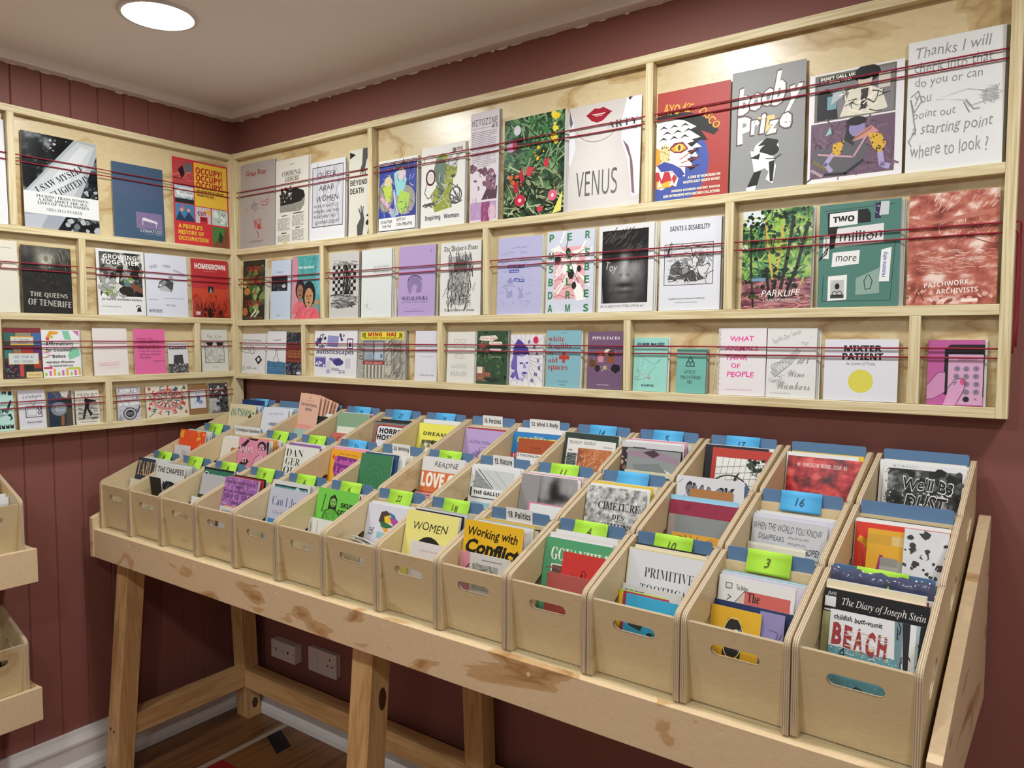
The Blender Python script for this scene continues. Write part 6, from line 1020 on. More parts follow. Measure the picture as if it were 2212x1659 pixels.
BIN = [(1,1,'tabu',.012,.12,.103,.204),(1,2,'chapess',.012,.089,.15,.206),(1,3,'greenclub',.012,.135,.145,.206),(1,3,'greyplain',.02,.123,.118,.189),(1,4,'purple',.012,.091,.15,.203),(1,5,'canijust',.012,.11,.15,.192),(1,5,'tealframe',.013,.136,.148,.207),
 (1,6,'greenhead',.012,.126,.15,.208),(1,6,'whitelines',.0105,.097,.096,.135),(1,7,'kite',.012,.134,.135,.189),(1,8,'women',.012,.086,.15,.206),(1,8,'nono',.044,.061,.096,.143),(1,9,'conflict',.012,.076,.147,.208),(1,9,'pinkau',.016,.056,.122,.145),(1,9,'map',.046,.05,.101,.146),
 (1,10,'govan',.012,.121,.15,.191),(1,10,'redcard',.058,.109,.095,.171),(1,10,'brownred',.034,.091,.097,.13),(1,11,'tooth',.012,.136,.15,.196),(1,11,'greysheet',.0105,.111,.116,.132),(1,11,'yellow',.0105,.101,.094,.123),(1,11,'bluesun',.028,.094,.108,.12),
 (1,12,'thered',.012,.131,.128,.177),(1,12,'navy',.0105,.114,.143,.138),(1,12,'radio',.0105,.102,.085,.132),(1,12,'violet',.092,.108,.04,.135),(1,13,'diary',.012,.124,.147,.191),(1,13,'beach',.027,.106,.132,.164),
 (2,1,'orange',.012,.083,.15,.206),(2,2,'brownsq',.012,.128,.13,.188),(2,3,'makeit',.012,.07,.15,.205),(2,4,'danger',.012,.111,.15,.195),(2,5,'leslove',.012,.138,.137,.194),(2,6,'emboss',.012,.092,.117,.204),(2,6,'navyback',.018,.1,.125,.206),(2,7,'loveon',.02,.138,.14,.207),
 (2,8,'gallus',.012,.135,.145,.199),(2,9,'greyface',.012,.102,.146,.202),(2,9,'whitesm',.051,.076,.108,.141),(2,10,'cimet',.012,.1,.138,.196),(2,11,'burg',.012,.132,.142,.182),(2,11,'lion',.027,.108,.104,.12),(2,11,'smack',.02,.149,.14,.228),
 (2,12,'hope',.012,.114,.135,.175),(2,12,'cream',.0105,.091,.105,.13),(2,13,'redframe',.014,.133,.147,.193),(2,13,'a2',.035,.122,.062,.18),(2,13,'cow',.094,.117,.068,.19),
 (3,1,'outspan',.012,.092,.15,.206),(3,1,'navyr',.03,.128,.13,.215),(3,2,'visions',.012,.103,.135,.202),(3,3,'hate',.012,.118,.138,.185),(3,4,'sage',.012,.132,.144,.203),(3,5,'horror',.012,.127,.145,.186),(3,6,'dreaml',.012,.137,.15,.191),(3,7,'slow',.012,.138,.14,.187),(3,8,'bluep',.012,.129,.15,.192),(3,8,'blowfly',.035,.118,.12,.177),
 (3,9,'glasgow',.012,.107,.15,.206),(3,10,'collage',.012,.077,.15,.198),(3,10,'greybag',.03,.066,.129,.184),(3,11,'arch',.028,.138,.134,.196),(3,12,'redabs',.014,.138,.147,.193),(3,13,'dust',.02,.136,.141,.197),
 # the small ones tucked in front of, or peeping round, those above
 (1,2,'blackcard',.012,.060,.062,.165),(1,3,'lionleaf',.022,.105,.055,.13),(1,3,'whitelow',.018,.088,.07,.125),(1,1,'creamlow',.02,.088,.06,.14),(1,4,'whitelow2',.03,.058,.1,.125),(1,6,'redback',.0105,.136,.15,.2),(1,11,'maroon',.020,.098,.09,.122),(2,1,'whitelow3',.02,.055,.09,.155),
 (2,7,'spinetext',.012,.112,.14,.115),(2,9,'pinkstrip',.04,.084,.11,.142),(2,12,'greytiny',.03,.082,.12,.115),(2,11,'kraftbag',.05,.144,.09,.205),(3,3,'tealsm',.012,.095,.145,.14),(3,4,'sagecard',.03,.112,.1,.16),(3,4,'salmon',.02,.1,.12,.14),(3,10,'bluelow',.03,.052,.13,.135),(3,11,'whiteside',.012,.147,.14,.195)]
A['whitelow'] = ('#dcdcda', []); A['creamlow'] = ('#dcd6c4', []); A['whitelow2'] = ('#d9d9dc', [X(.1, .8, .9, .95, 2, '#999')]); A['redback'] = ('#b03a34', []); A['whitelow3'] = ('#dcdce0', [P('#c4c6cc', .5, .9, 1, .86, 1, .4, .5, .3)]); A['whiteside'] = ('#dcdfe2', [])
BIN_LABEL = dict(tabu='dark blue zine with tall tan capitals', chapess='white zine with black capitals over a dark-haired head', greenclub='dark green zine with round club badges', greyplain='plain grey zine in front of the dark green one', purple='mottled purple zine with black football text',
 canijust='lavender zine with blue serif title over a sky photograph', tealframe='white-framed zine with a teal landscape picture', greenhead='vivid green zine with an ink drawing of long-haired person', whitelines='small white card with thin vertical lines', kite='pale zine with a bright multicoloured patchwork shape',
 women='yellow zine with black handwriting over a black wheel', nono='small white zine with pink handwritten capitals', conflict='mustard yellow zine with thick black brush lettering', pinkau='pink zine peeping out under the mustard yellow one', map='white zine with a grey map drawing',
 govan='green zine with big cream serif lettering', redcard='red card with a small wilting flower drawing', brownred='dusty red zine with upside-down typed words', tooth='pale grey zine with thin spaced serif capitals', greysheet='light grey sheet standing before the thin-capitals zine', yellow='yellow zine under the light blue sunburst one', bluesun='light blue zine with a dark sunburst of strokes',
 thered='white zine with a big brick-red angular block', navy='navy blue zine in front of the brick-red block one', radio='golden yellow zine with a black box and white dial', violet='violet zine with twisting dark branches', diary='black zine with thin white italic title', beach='white and teal zine with striped red beach lettering',
 orange='orange zine with small yellow motifs', brownsq='white zine with a brown square picture', makeit='pink and black zine with a person in glasses', danger='off-white zine with widely set black serif letters', leslove='amber zine with purple bubble lettering', emboss='green zine with a ridged thumbprint pattern', navyback='dark blue zine behind the ridged green one',
 loveon='white and orange zine with tall cream lettering', gallus='white zine with grey roof photographs over a blue texture', greyface='grey zine with a grainy close-up of nose and lips', whitesm='small white zine with faint green plants', cimet='speckled stone-patterned zine with black serif words', burg='burgundy zine wrapped below in grey paper', lion='small ochre zine with black curly heads', smack='tall white zine with heavy shaded block letters',
 hope='grey zine packed with pencil capitals and a speech panel', cream='cream card in front of the pencil-lettered zine', redframe='scarlet zine with yellow arcs', a2='mustard zine with plum letters and a beige square', cow='white zine with black cow-like patches',
 outspan='tan zine with green outlined bubble letters', navyr='navy zine with small pale text behind the tan one', visions='white zine with small spaced curving letters', hate='black zine with faint grey title', sage='plain sage green zine beside the heavy block-capital crate', horror='white and red-edged zine with heavy black block capitals', dreaml='lemon yellow zine with wide-spaced black capitals',
 slow='lavender zine with slanting purple capitals', bluep='bright blue zine with yellow capitals', blowfly='half rust, half white zine with tiny title', glasgow='dark green bordered zine with a rust-orange photograph', collage='dark collage zine with faces along its top', greybag='grey paper bag with a torn flap', arch='red-framed zine with a glasshouse arch photograph', redabs='deep red zine with a blurred smoky picture', dust='black and white zine with dripping graffiti lettering',
 blackcard='plain black card leaning forward', lionleaf='small yellow and black speckled zine', whitelow='small plain white zine in front of the grey one', creamlow='small plain cream zine low in the crate', whitelow2='small white zine below the mottled purple one', redback='plain red zine peeping behind the vivid green one', maroon='maroon zine peeping beside the light blue sunburst one', whitelow3='small white zine in front of the orange one',
 spinetext='pale pink zine with small red text', pinkstrip='pink zine peeping behind a small white one', greytiny='small dark grey card low in the pencil-lettered crate', kraftbag='brown kraft pack in front of the block-letter zine', tealsm='pale teal zine low in front of the black one', sagecard='small cream card with pale letters', salmon='salmon pink zine in front of the sage green one', bluelow='blue zine with cream top edge in front of the grey bag', whiteside='plain white zine peeping beside the red-framed arch one')

USED = set()
for k, (bg, ops) in ART.items():
    for op in ops:
        if op[0] == 'T': USED.add((op[1], op[7]))
NOTE_TEXT = ['1', '7', '8', '9', '6', '22', '18', '4', '10', '3', '5', '2', '21', '20', '11', '25', '27', '14', '17', '16']
USED |= {(t, 'h') for t in NOTE_TEXT}
LABELS = {(1, 9): '18. Politics', (2, 2): '13. Immigrant Experience', (2, 6): '23. Writing', (2, 8): '15. Nature', (3, 3): '19', (3, 7): '16. Perzines', (3, 8): '12. Mind & Body'}
USED |= {(t, 'b') for t in LABELS.values()}
set_type(USED)

GLOSSY = {'flowers', 'occupy', 'tattoo', 'pinkteal', 'homegrown', 'redabs', 'parklife', 'venus', 'pips'}
def make_zine(key, w, h, t, loc, rot, label, cat='zine', group=None):
    root = tag(empty('zine', loc, rot), label, cat, group)
    bg, ops = ART[key]
    cover_print(w, h, bg, ops, root, glossy=key in GLOSSY)
    page_block(w, h, t, root)
    return root

BLANK = {}
def spare(w, h, bg, loc, rot, label, group):
    """a further copy showing only its edges"""
    k = (round(w, 3), round(h, 3), bg)
    if k not in BLANK:
        m_ = MB(); m_.box(0, w, 0, .0012, 0, h)
        BLANK[k] = m_.build('zine', mat('spare_cover', bg, 0.7))
        o = BLANK[k]
    else:
        o = BLANK[k].copy(); COL.objects.link(o)
    o.location = loc; o.rotation_euler = rot
    return tag(o, label, 'zine', group)

def on_rack(rows, rails, place, rz, who):
    for n, (key, row, a, w, h, copies, label) in enumerate(rows):
        z = rails[row] + .0006
        rr = random.Random(key)
        th = .0016 + .0014 * rr.random()
        lean = math.atan(.0085 / h)
        d = .0435 - .0008 * (copies > 0)
        rot = (-lean, math.radians(rr.uniform(-.35, .35)), rz)
        make_zine(key, w, h, th, place(a, d, z), rot, label, group=f'zines on the {who}')
        for c in range(copies):
            dd = d - th - .0022 - .0024 * c
            spare(w, h - .001 * c, rr.choice(['#d3d2cc', '#c9c8c4', '#8d8c88', '#d9d8d4']), place(a + .0035 * (c + 1), dd, z), (rot[0], 0, rz), f'spare copy just behind the {label}'[:110] if len(label.split()) < 10 else 'spare copy just behind the ' + ' '.join(label.split()[:11]), f'spare copies behind the {label}')
on_rack(WALL_R, R_RAILS, lambda a, d, z: (a, -d, z), 0.0, 'long rack')
on_rack(WALL_L, L_RAILS, lambda a, d, z: (d, a, z), math.pi / 2, 'shorter rack')
# the string binding of the pink-lettered zine
for o in [o for o in bpy.data.objects if o.get('label', '').startswith('white string-bound')]:
    m_ = MB()
    m_.tube([(-.001 + .0012 * math.sin(i * 1.9), -.002 + .0008 * math.cos(i * 1.9), .1488 * i / 40) for i in range(41)] + [(-.012, -.003, -.0), (-.022, -.004, .001)], .0011, 6)
    b_ = m_.build('binding_string', mat('cotton_string', '#d6d2c6', 0.8), o, smooth=True)
    b_['label'] = 'twisted white string'

# ---------------------------------------------------------------- crates
PITCH, X0 = .1728, .083
Z0 = {1: .7865, 2: .8595, 3: .9325}
YF = {1: -.555, 2: -.373, 3: -.191}
CW, CD, PLY = .1708, .180, .0092
def crate_panels():
    """meshes of one crate, built about its front lower corner; shared by all crates"""
    t = empty('crate')
    prof = round_poly([(.0, .0), (CD, .0), (CD, .2135), (CD - .012, .2135), (0, .1465)], [.008, .004, .003, .004, .014])
    hole = slot(.092, .105, .072, .020, math.radians(28))
    for x in (0, CW - PLY):
        o = plate(prof, [hole], PLY, lambda a, b, d, x=x: (x + d, a, b)).build('side_panel', [BIRCH, EDGE_X], t)
        merge(o)
    lean_f = (.024 - .003) / .1375
    def front(a, b, d): return (a, .024 - b * lean_f + d, b)
    o = plate([(PLY, .0015), (CW - PLY, .0015), (CW - PLY, .138), (PLY, .138)], [slot(CW / 2, .1, .078, .0195)], .0085, front).build('front_panel', [BIRCH, EDGE_Y], t)
    merge(o)
    def back(a, b, d): return (a, .131 + b * .150 + d, b)
    o = plate([(PLY, .0015), (CW - PLY, .0015), (CW - PLY, .2), (PLY, .2)], [], .0085, back).build('back_panel', [BIRCH, EDGE_Y], t)
    merge(o)
    m_ = MB(); m_.box(PLY, CW - PLY, .033, .1315, .0015, .0095); m_.build('bottom_panel', BIRCH, t)
    return t
def tab_card(parent, note=None, text=None, label=None):
    """blue card standing behind the back panel, with its sticky note or printed strip"""
    y0 = .1705
    pr = round_poly([(.0118, .15), (.159, .15), (.159, .2245), (.0118, .2245)], [0, 0, .005, .005])
    o = merge(plate(pr, [], .0016, lambda a, b, d: (a, y0 - .0012 + d, b)).build('tab_card', [TAB, TAB], parent))
    if note:
        col = {'green': '#a6d93e', 'blue': '#4fa9dd'}[note]
        nm = 'sticky_note'
        u0 = .048
        w = .075
        m_ = MB()
        pts = [(.1738, .2160), (.1730, .2250), (.1708, .2256), (.1685, .2246), (.1668, .2160), (.1632, .2080), (.1590, .2000), (.1562, .1930), (.1540, .1888)]
        for (ya, za), (yb, zb) in zip(pts, pts[1:]):
            m_.face([(u0, ya, za), (u0 + w, ya, za), (u0 + w, yb, zb), (u0, yb, zb)])
        s_ = merge(m_.build(nm, mat('sticky_note_' + note, col, 0.6), o, smooth=True))
        sd = s_.modifiers.new('paper', 'SOLIDIFY'); sd.thickness = .0003
        s_['label'] = {'green': 'lime green', 'blue': 'sky blue'}[note] + ' sticky note'
        if text:
            vs, fs = _glyphs[(text, 'h')]
            tw = .0068 * len(text) + .003
            me = MB()
            for f_ in fs:
                me.face([(u0 + w * .48 - tw / 2 + vs[i][0] * tw, .1660 - .0072 * (1 - vs[i][1]) - .0010, .2000 + vs[i][1] * .0145) for i in f_])
            q = me.build('note_number_print', mat('pen_ink', '#4a4a20' if note == 'green' else '#244a66', 0.7), o)
    if label:
        w = {12: .068, 10: .063, 11: .066, 15: .094, 2: .03}.get(len(label), .138)
        u0 = .050 if len(label) < 13 else .036 if len(label) < 16 else .016
        m_ = MB(); m_.box(u0, u0 + w, y0 - .0030, y0 - .0022, .2000, .2285)
        s_ = m_.build('printed_label', mat('label_paper', '#e4e4e4', 0.6), o)
        s_['label'] = 'white strip with bold black lettering'
        vs, fs = _glyphs[(label, 'b')]
        me = MB()
        for f_ in fs:
            me.face([(u0 + .005 + vs[i][0] * (w - .010), y0 - .0033, .2075 + vs[i][1] * .0140) for i in f_])
        me.build('lettering_print', mat('label_ink', '#101010', 0.6), o)
NOTES = {(1, 1): ('green', '1'), (1, 2): ('green', '7'), (1, 3): ('green', '8'), (1, 4): ('green', '9'), (1, 5): ('green', '6'), (1, 6): ('green', '6'), (1, 7): ('green', '22'), (1, 8): ('green', '18'), (1, 10): ('green', '4'), (1, 11): ('green', '10'), (1, 12): ('green', '3'), (1, 13): ('green', None),
         (2, 1): ('green', '5'), (2, 3): ('green', '1'), (2, 4): ('green', '2'), (2, 5): ('blue', '21'), (2, 7): ('green', '20'), (2, 9): ('green', '11'), (2, 10): ('blue', None), (2, 12): ('blue', '16'),
         (3, 1): ('blue', None), (3, 4): ('blue', '25'), (3, 5): ('blue', '27'), (3, 6): ('blue', '25'), (3, 9): ('blue', '14'), (3, 10): ('blue', '5'), (3, 11): ('blue', '17')}
TIER = {1: 'front', 2: 'middle', 3: 'back'}
ORD = ['first', 'second', 'third', 'fourth', 'fifth', 'sixth', 'seventh', 'eighth', 'ninth', 'tenth', 'eleventh', 'twelfth', 'thirteenth']
proto = crate_panels()
BINS, FAN = {}, {}
def within(r, c, x, y, z):
    b_, a_ = BINS[(r, c)].location, FAN[(r, c)]
    return (b_.x + x * math.cos(a_) + y * math.sin(a_), b_.y - x * math.sin(a_) + y * math.cos(a_), b_.z + z)
for r in (1, 2, 3):
    for c in range(1, 14):
        t = proto if (r, c) == (1, 1) else copy_tree(proto)
        t.name = 'crate'
        BINS[(r, c)] = t
for (r, c), t in BINS.items():
    fan = .036 * max(0.0, (c - 9.5) / 3.5) ** 1.2           # the last crates fan out a little towards the wall
    t.location = (X0 + PITCH * (c - 1) + fan * (YF[r] + .555) * .97, YF[r], Z0[r] + .0004)
    t.rotation_euler = (0, 0, -fan)
    FAN[(r, c)] = fan
    tag(t, f'birch plywood zine crate in the {TIER[r]} tier, {ORD[c - 1]} along from the room corner', 'crate', 'zine crates on the display table')
    n = NOTES.get((r, c))
    tab_card(t, n[0] if n else None, n[1] if n else None, LABELS.get((r, c)))

# contents: leaning zines, then the edge-on stacks behind them
BY = {}
for e in BIN: BY.setdefault((e[0], e[1]), []).append(e)
STACK = {  # what shows edge-on behind the foremost zine of a crate
 (1,1):'www',(1,2):'wwwgw',(1,3):'wkw',(1,4):'wrkw',(1,5):'gw',(1,6):'www',(1,7):'www',(1,8):'wwkwgw',(1,9):'owwwgywk',(1,10):'wwcwww',(1,11):'ck',(1,12):'lwbwt',(1,13):'owcwrpw',
 (2,1):'wwwtw',(2,2):'ww',(2,3):'wwoowgw',(2,4):'ppwkw',(2,5):'qw',(2,6):'wwcwyw',(2,7):'gw',(2,8):'ww',(2,9):'wwqwww',(2,10):'wyycww',(2,11):'b',(2,12):'lwlwywc',(2,13):'wwwwk',
 (3,1):'gwb',(3,2):'wwbww',(3,3):'ww',(3,4):'mqw',(3,5):'wk',(3,6):'gw',(3,7):'rgw',(3,8):'www',(3,9):'gwww',(3,10):'wwqqwbw',(3,11):'kw',(3,12):'wwyw',(3,13):'wwwcw'}
SC_COL = dict(w=('white', '#dddddc'), c=('cream', '#ddd3b4'), k=('black', '#26262a'), r=('red', '#a8323a'), g=('grey', '#b4b6b8'), y=('yellow', '#e2c238'), o=('orange', '#e29a4a'), l=('lilac', '#c9c8d8'), b=('light blue', '#8fc0da'), t=('teal', '#7aa9a4'), p=('purple', '#8a5f9a'), q=('pink', '#dc94ac'), m=('magenta', '#c03a80'))
seen_labels = {}
for (r, c), items in BY.items():
    main = items[0]
    ym = main[4]
    lam = max(.12, min(.24, (ym - .040) / .2))
    base = BINS[(r, c)].location
    behind = []
    seq = []
    for (_, _, key, xo, yt, w, h) in items:
        if yt > ym + .0005:
            behind.append((key, xo, yt, w, h)); continue
        lm = -.1 if key == 'blackcard' else lam
        foot = yt - lm * h * .972
        if foot < .040: lm = (yt - .040) / (h * .972); foot = .040
        if key == main[2]: seq = [(foot, yt)]
        w = min(w, .1605 - xo)
        make_zine(key, w, h, .0016, within(r, c, xo, foot, .0106), (-math.atan(lm), math.radians(random.Random(key).uniform(-.3, .3)), -FAN[(r, c)]), BIN_LABEL[key], 'zine', f'zines standing in the {TIER[r]} tier crates')
    rr = random.Random(r * 100 + c)
    st = list(STACK[(r, c)])
    todo = sorted([('k', e) for e in behind], key=lambda e: e[1][2])
    todo = todo[:1] + [('s', ch) for ch in st] + todo[1:] if main[2] in ('emboss', 'canijust', 'greenhead') else [('s', ch) for ch in st] + todo
    f0, t0 = seq[0]
    step = (.148 - t0) / max(len(todo), 1)
    for i, (kind, e) in enumerate(todo):
        t1 = t0 + max(.0034, min(step, .0085)) * (i + 1)
        f1 = min(max(f0 + .0034 * (i + 1), f0 + (.122 - f0) * (i + 1) / (len(todo) + 1)), .125)
        if t1 > .1515: break
        if kind == 'k':
            key, xo, yt, w, h = e
            w = min(w, .1605 - xo)
            make_zine(key, w, h, .0014, within(r, c, xo, f1, .0106), (-math.atan((t1 - f1) / (h * .98)), 0, -FAN[(r, c)]), BIN_LABEL[key], 'zine', f'zines standing in the {TIER[r]} tier crates')
        else:
            cn, cc = SC_COL[e]
            h = min(max(main[6] + rr.uniform(-.004, .010), .17), .203 - .012 * i / max(len(todo), 1))
            w = rr.uniform(.136, .146)
            xo = .0108 + rr.uniform(0, .149 - w)
            lw = BIN_LABEL[main[2]].split()
            spare(round(w, 2), round(h, 2), cc, within(r, c, xo, f1, .0104), (-math.atan((t1 - f1) / h), 0, -FAN[(r, c)]), f'{cn} zine edge-on behind the ' + ' '.join(lw if len(lw) <= 11 else lw[:11]), f'stack behind the {BIN_LABEL[main[2]]}')

# the fanned peach booklets standing proud of the back tier
b3 = BINS[(3, 3)].location
for i in range(6):
    k = 5 - i
    loc = (b3.x + .012 + .006 * k, b3.y + .098 + .006 * k, b3.z + .075)
    if k == 0:
        make_zine('peach', .098, .148, .0012, (b3.x + .002, b3.y + .10, b3.z + .117), (-.16, math.radians(4), 0), 'peach booklet with dark capitals standing foremost above the back tier', 'zine', 'peach booklets')
    else:
        spare(.098, .148, ['#dcb09a', '#cf9f86', '#e2c0ae', '#c99478', '#dab49e'][k - 1], (b3.x + .004 + .0035 * k, b3.y + .102 + .0055 * k, b3.z + .117 - .0003 * k), (-.16 - .01 * k, math.radians(4 + 2.2 * k), 0), 'further peach booklet fanned out behind the foremost peach booklet', 'further peach booklets')
# a clear film bag over the stack behind the black diary
bb = BINS[(1, 13)].location
m_ = MB()
rr = random.Random(4)
nx, nz = 14, 8
gridp = [[(.011 + .148 * i / nx, .146 + .004 * math.sin(i * 1.7 + j) + .002 * rr.random() + .012 * (j / nz), .10 + .122 * j / nz + .002 * math.sin(i * 2.1)) for i in range(nx + 1)] for j in range(nz + 1)]
for j in range(nz):
    for i in range(nx):
        m_.face([gridp[j][i], gridp[j][i + 1], gridp[j + 1][i + 1], gridp[j + 1][i]])
o = merge(m_.build('plastic_sleeve', mat('dark_film', '#4a4f6a', 0.12, 0.7), smooth=True))
o.location = bb; o.rotation_euler = (0, 0, -FAN[(1, 13)])
sd = o.modifiers.new('film', 'SOLIDIFY'); sd.thickness = .0006
tag(o, 'crinkled dark plastic sleeve standing behind the black italic-titled zine', 'sleeve')
# two loose white sheets lying in the seventh front crate
bb = BINS[(1, 7)].location
for k in range(2):
    m_ = MB()
    pts = [(.03 + .012 * k + .11 * i / 6, .045 + .002 * k, .132 + .006 * k - .010 * (i / 6) + .003 * math.sin(i * 1.1)) for i in range(7)]
    for a, b in zip(pts, pts[1:]):
        m_.face([a, b, (b[0] + .004, b[1] + .045, b[2] - .028), (a[0] + .004, a[1] + .045, a[2] - .028)])
    o = merge(m_.build('paper_sheet', mat('sheet_white', '#dcd9d0', 0.7), smooth=True))
    o.location = bb
    sd = o.modifiers.new('paper', 'SOLIDIFY'); sd.thickness = .0012
    tag(o, ['lower', 'upper'][k] + ' loose white sheet lying flat in the patchwork-shape zine crate', 'paper', 'loose white sheets')

# ---------------------------------------------------------------- display table
tb = tag(empty('display_table', (1.2, -.3, 0)), 'long pine table with a stepped tray holding three tiers of crates', 'table')
def part(m_, name, material, bevel=0.0):
    m_.v = [(a - 1.2, b + .3, c) for a, b, c in m_.v]
    return m_.build(name, material, tb, bevel=bevel)
side = [(-.575, .699), (-.028, .699), (-.022, 1.046), (-.034, 1.046), (-.575, .821)]
m_ = MB(); m_.prism([(.056, a, b) for a, b in side], [(.0755, a, b) for a, b in side]); part(m_, 'side_board', SHEET, .001)
sk = lambda a: .018 * (a + .575) / .55
m_ = MB(); m_.prism([(2.3355 + sk(a), a, b) for a, b in side], [(2.3545 + sk(a), a, b) for a, b in side]); part(m_, 'side_board', SHEET, .001)
m_ = MB(); m_.box(.0755, 2.3352, -.572, -.5555, .699, .7862); part(m_, 'apron', SHEET, .001)
m_ = MB(); m_.box(.0755, 2.3352, -.5555, -.030, .768, .7862); part(m_, 'tray_board', PINE['x'], 0)
m_ = MB(); m_.box(.0755, 2.3352, -.3745, -.030, .7862, .8590); part(m_, 'step', PINE['x'], 0)
m_ = MB(); m_.box(.0755, 2.3352, -.1925, -.030, .8590, .9320); part(m_, 'step', PINE['x'], 0)
LEGX = ((.080, .145), (1.163, 1.229), (2.235, 2.30))
KNOT = wood_grain('pine_knot', '#5a3820', '#2c180c', (60, 60, 60))
def leg(x0, x1, fr0, bk0, fr1, bk1, knots=()):
    m_ = MB()
    m_.prism([(x0, fr0, 0), (x1, fr0, 0), (x1, bk0, 0), (x0, bk0, 0)], [(x0, fr1, .699), (x1, fr1, .699), (x1, bk1, .699), (x0, bk1, .699)])
    for z, off, ry, rz in knots:                     # dark knots on the face towards the room
        f = fr0 + (fr1 - fr0) * z / .699 + off
        m_.prism([(x1 - .001, f + ry * math.cos(6.2832 * i / 16), z + rz * math.sin(6.2832 * i / 16)) for i in range(16)], [(x1 + .0003, f + ry * math.cos(6.2832 * i / 16), z + rz * math.sin(6.2832 * i / 16)) for i in range(16)], 1)
    return part(m_, 'leg', [POST['z'], KNOT], .0015 if not knots else 0)
for x0, x1 in LEGX:
    leg(x0, x1, -.563, -.506, -.503, -.446, [(.545, .038, .012, .027)] if x0 == 1.163 else [])
    leg(x0, x1, -.0895, -.0355, -.122, -.066, [(.05, .032, .012, .019)] if x0 == .080 else [])
    m_ = MB(); m_.box(x0 + .006, x1 - .004, -.548 + .03, -.090, .121, .186); part(m_, 'side_stretcher', POST['y'], .0015)
    m_ = MB(); m_.box(x0 + .004, x1 - .004, -.50, -.066, .640, .699); part(m_, 'top_rail', POST['y'], .0015)
for a, b in ((.145, 1.163), (1.229, 2.235)):
    m_ = MB(); m_.box(a, b, -.1, -.048, .121, .186); part(m_, 'back_stretcher', POST['x'], .0015)
PLUG = mat('dark_plug', '#4a3220', 0.7)
for k, (a, b) in enumerate(((.098, .149), (.118, .145))):
    m_ = MB(); n = 12
    ring = [(.004 * math.cos(6.2832 * i / n), .005 * math.sin(6.2832 * i / n)) for i in range(n)]
    yy = lambda z: -.563 + .060 * z / .699
    m_.prism([(a + u, yy(b + v) + .001, b + v) for u, v in ring], [(a + u, yy(b + v) - .0008, b + v) for u, v in ring]); part(m_, 'dowel_plug', PLUG)
SCREW = mat('screw_plug', '#d9c6a0', 0.5)
for a in (.285, .62, .97, 1.33, 1.70, 2.06):
    m_ = MB(); n = 12
    ring = [(.004 * math.cos(6.2832 * i / n), .004 * math.sin(6.2832 * i / n)) for i in range(n)]
    m_.prism([(a + u, -.5718, .765 + v) for u, v in ring], [(a + u, -.5726, .765 + v) for u, v in ring]); part(m_, 'dowel_plug', SCREW)

# ---------------------------------------------------------------- low shelves on the panelled wall with their crates
def wall_shelf(z0, z1, label):
    t = tag(empty('wall_shelf', (.1, -1.1, z0)), label, 'shelf')
    o_ = Vector((.1, -1.1, z0))
    def bx(x0, x1, y0, y1, a, b, name, mt):
        m2 = MB(); m2.box(x0 - o_.x, x1 - o_.x, y0 - o_.y, y1 - o_.y, a - o_.z, b - o_.z); m2.build(name, mt, t, bevel=.001)
    bx(.189, .205, -1.42, -.782, z0, z1, 'front_board', SHEET)
    bx(.0, .189, -.800, -.782, z0, z1 - .002, 'end_board', SHEET)
    bx(.0, .189, -1.42, -1.402, z0, z1 - .002, 'end_board', SHEET)
    bx(.0, .189, -1.402, -.800, z1 - .030, z1 - .012, 'shelf_board', PINE['y'])
    return t
wall_shelf(.703, .796, 'upper pine tray shelf holding crates, low on the panelled wall')
wall_shelf(.311, .404, 'lower pine tray shelf holding crates, under the upper tray shelf')
def side_crate(yr, z, label):
    t = copy_tree(proto)
    t.name = 'crate'
    for ch in list(t.children):
        if ch.name.startswith('tab_card'):
            for g_ in list(ch.children): bpy.data.objects.remove(g_, do_unlink=True)
            bpy.data.objects.remove(ch, do_unlink=True)
    t.location = (.1875, yr - CW, z)
    t.rotation_euler = (0, 0, math.pi / 2)
    tag(t, label, 'crate', 'zine crates on the tray shelves')
    return t
side_crate(-.806, .7846, 'birch plywood crate at the end of the upper tray shelf')
side_crate(-.981, .7846, 'birch plywood crate second from the end of the upper tray shelf')
side_crate(-.806, .3926, 'birch plywood crate at the end of the lower tray shelf')
side_crate(-.981, .3926, 'birch plywood crate second from the end of the lower tray shelf')
A['amber'] = ('#dc9a2c', [R(0, .9, 1, 1, '#c98420')]); A['plaincard'] = ('#dadad8', []); A['berry'] = ('#c9b42c', [S('b', 0, 0, 1, 1, 20, .08, '#a83428 #5a7a2c', 2)])
def in_side(key, yl, xt, w, h, z, lm, label):
    foot = xt + lm * h
    make_zine(key, w, h, .002, (.1875 - foot, yl, z + .0105), (-math.atan(-lm), 0, math.pi / 2), label)
def stand(key, crate_y, xo, depth, w, h, z, lm, label):
    """depth = distance of the foot behind the crate front; leans back by lm"""
    make_zine(key, w, h, .002, (.1875 - depth, crate_y + xo, z + .0105), (-math.atan(lm), 0, math.pi / 2), label, 'zine', 'zines in the tray shelf crates')
cy = -.806 - CW
stand('amber', cy, .032, .075, .12, .19, .7846, .2, 'amber zine leaning back in the upper tray shelf crate')
stand('plaincard', cy, .036, .058, .125, .150, .7846, .15, 'plain white zine in front of the amber one')
stand('whitelow3', cy, .035, .048, .125, .142, .7846, .1, 'plain white zine foremost in the upper tray shelf crate')
stand('berry', cy, .012, .041, .10, .118, .7846, .02, 'yellow and red speckled card low behind the upper shelf crate handle')
cy2 = -.806 - CW
stand('blackcard', cy2, .03, .06, .1, .1, .3926, .2, 'small black card low in the lower tray shelf crate')

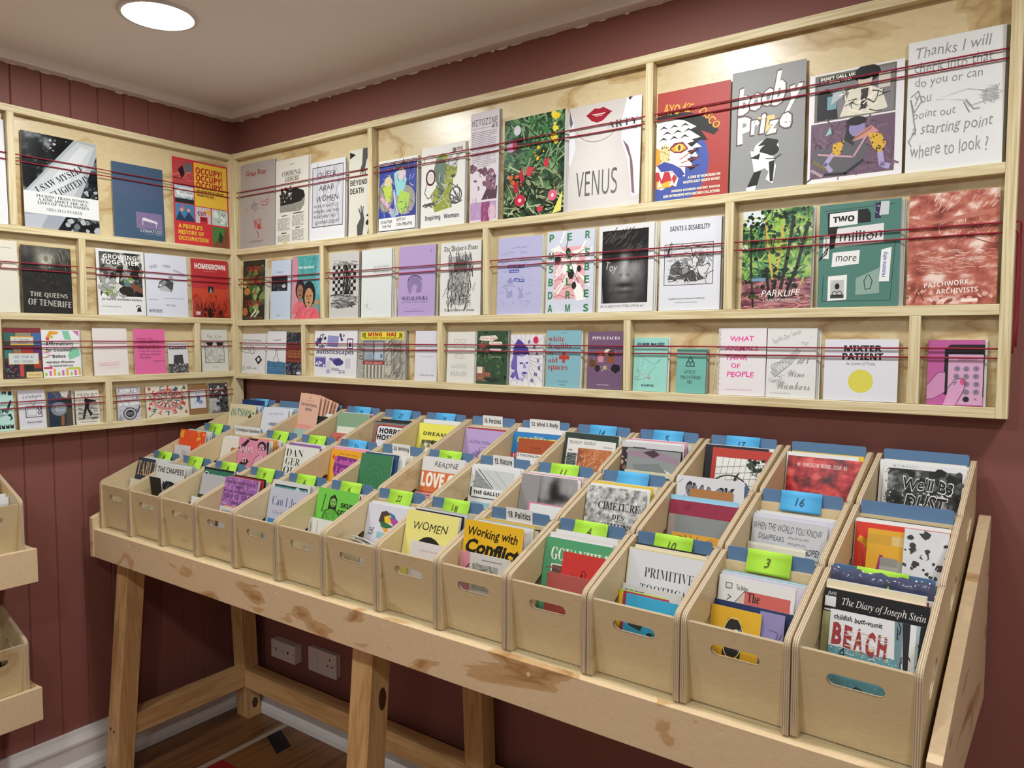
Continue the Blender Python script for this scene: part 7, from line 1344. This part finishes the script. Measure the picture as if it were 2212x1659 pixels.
# ---------------------------------------------------------------- electrical fittings on the wall under the table
def ybox(t, name, x0, x1, z0, z1, d0, d1, mt, bevel=.0015):
    m_ = MB(); m_.box(x0 - t.location.x, x1 - t.location.x, -d1 - t.location.y, -d0 - t.location.y, z0 - t.location.z, z1 - t.location.z)
    return m_.build(name, mt, t, bevel=bevel)
def disc(t, name, x, z, d, r, mt, rz=None):
    m_ = MB(); n = 16
    rz = rz or r
    ring = [(r * math.cos(6.2832 * i / n), rz * math.sin(6.2832 * i / n)) for i in range(n)]
    lx, ly, lz = t.matrix_basis.translation
    m_.prism([(x + u - lx, -d - ly, z + v - lz) for u, v in ring], [(x + u - lx, -d - .0008 - ly, z + v - lz) for u, v in ring])
    return m_.build(name, mt, t)
t = tag(empty('data_outlet', (.272, 0, .229)), 'white double telephone outlet on a surface box, nearer the room corner', 'outlet')
ybox(t, 'back_box', .206, .338, .229, .293, 0, .026, PLASTIC)
for a, b in ((.206, .2717), (.2723, .338)):
    ybox(t, 'face_plate', a, b, .2285, .2935, .026, .031, PLASTIC, .001)
    c = (a + b) / 2
    for s_ in (-.027, .027): disc(t, 'screw', c + s_, .261, .031, .0022, mat('screw_dark', '#4a443e', 0.4))
    ybox(t, 'jack', c - .008, c - .002, .257, .266, .0305, .0316, BLACK, 0)
t = tag(empty('power_socket', (.47, 0, .226)), 'white switched power socket on a surface box beside the telephone outlet', 'socket')
ybox(t, 'back_box', .403, .541, .229, .308, 0, .016, PLASTIC)
ybox(t, 'face_plate', .401, .543, .2265, .3105, .016, .023, PLASTIC, .002)
ybox(t, 'rocker_switch', .468, .480, .281, .299, .022, .026, PLASTIC, .001)
m_ = MB()
arc = [(.437 + .018 * math.cos(math.radians(a)) - .47 - .004, -.0233, .268 + .034 * math.sin(math.radians(a)) - .226) for a in range(-60, 61, 10)]
m_.tube(arc, .0006, 5); m_.build('cover_seam', mat('seam_grey', '#8d8680', 0.5), t)
for x, z, w, h in ((.512, .288, .0038, .009), (.502, .265, .007, .0045), (.522, .265, .007, .0045)):
    ybox(t, 'pin_hole', x - w / 2, x + w / 2, z - h / 2, z + h / 2, .0225, .0234, BLACK, 0)
disc(t, 'screw', .533, .271, .023, .0025, mat('screw_steel', '#8a8078', 0.3))

# the bend of a finishing touch: nothing in the scene keeps helper data
for me in list(bpy.data.meshes):
    if me.users == 0: bpy.data.meshes.remove(me)
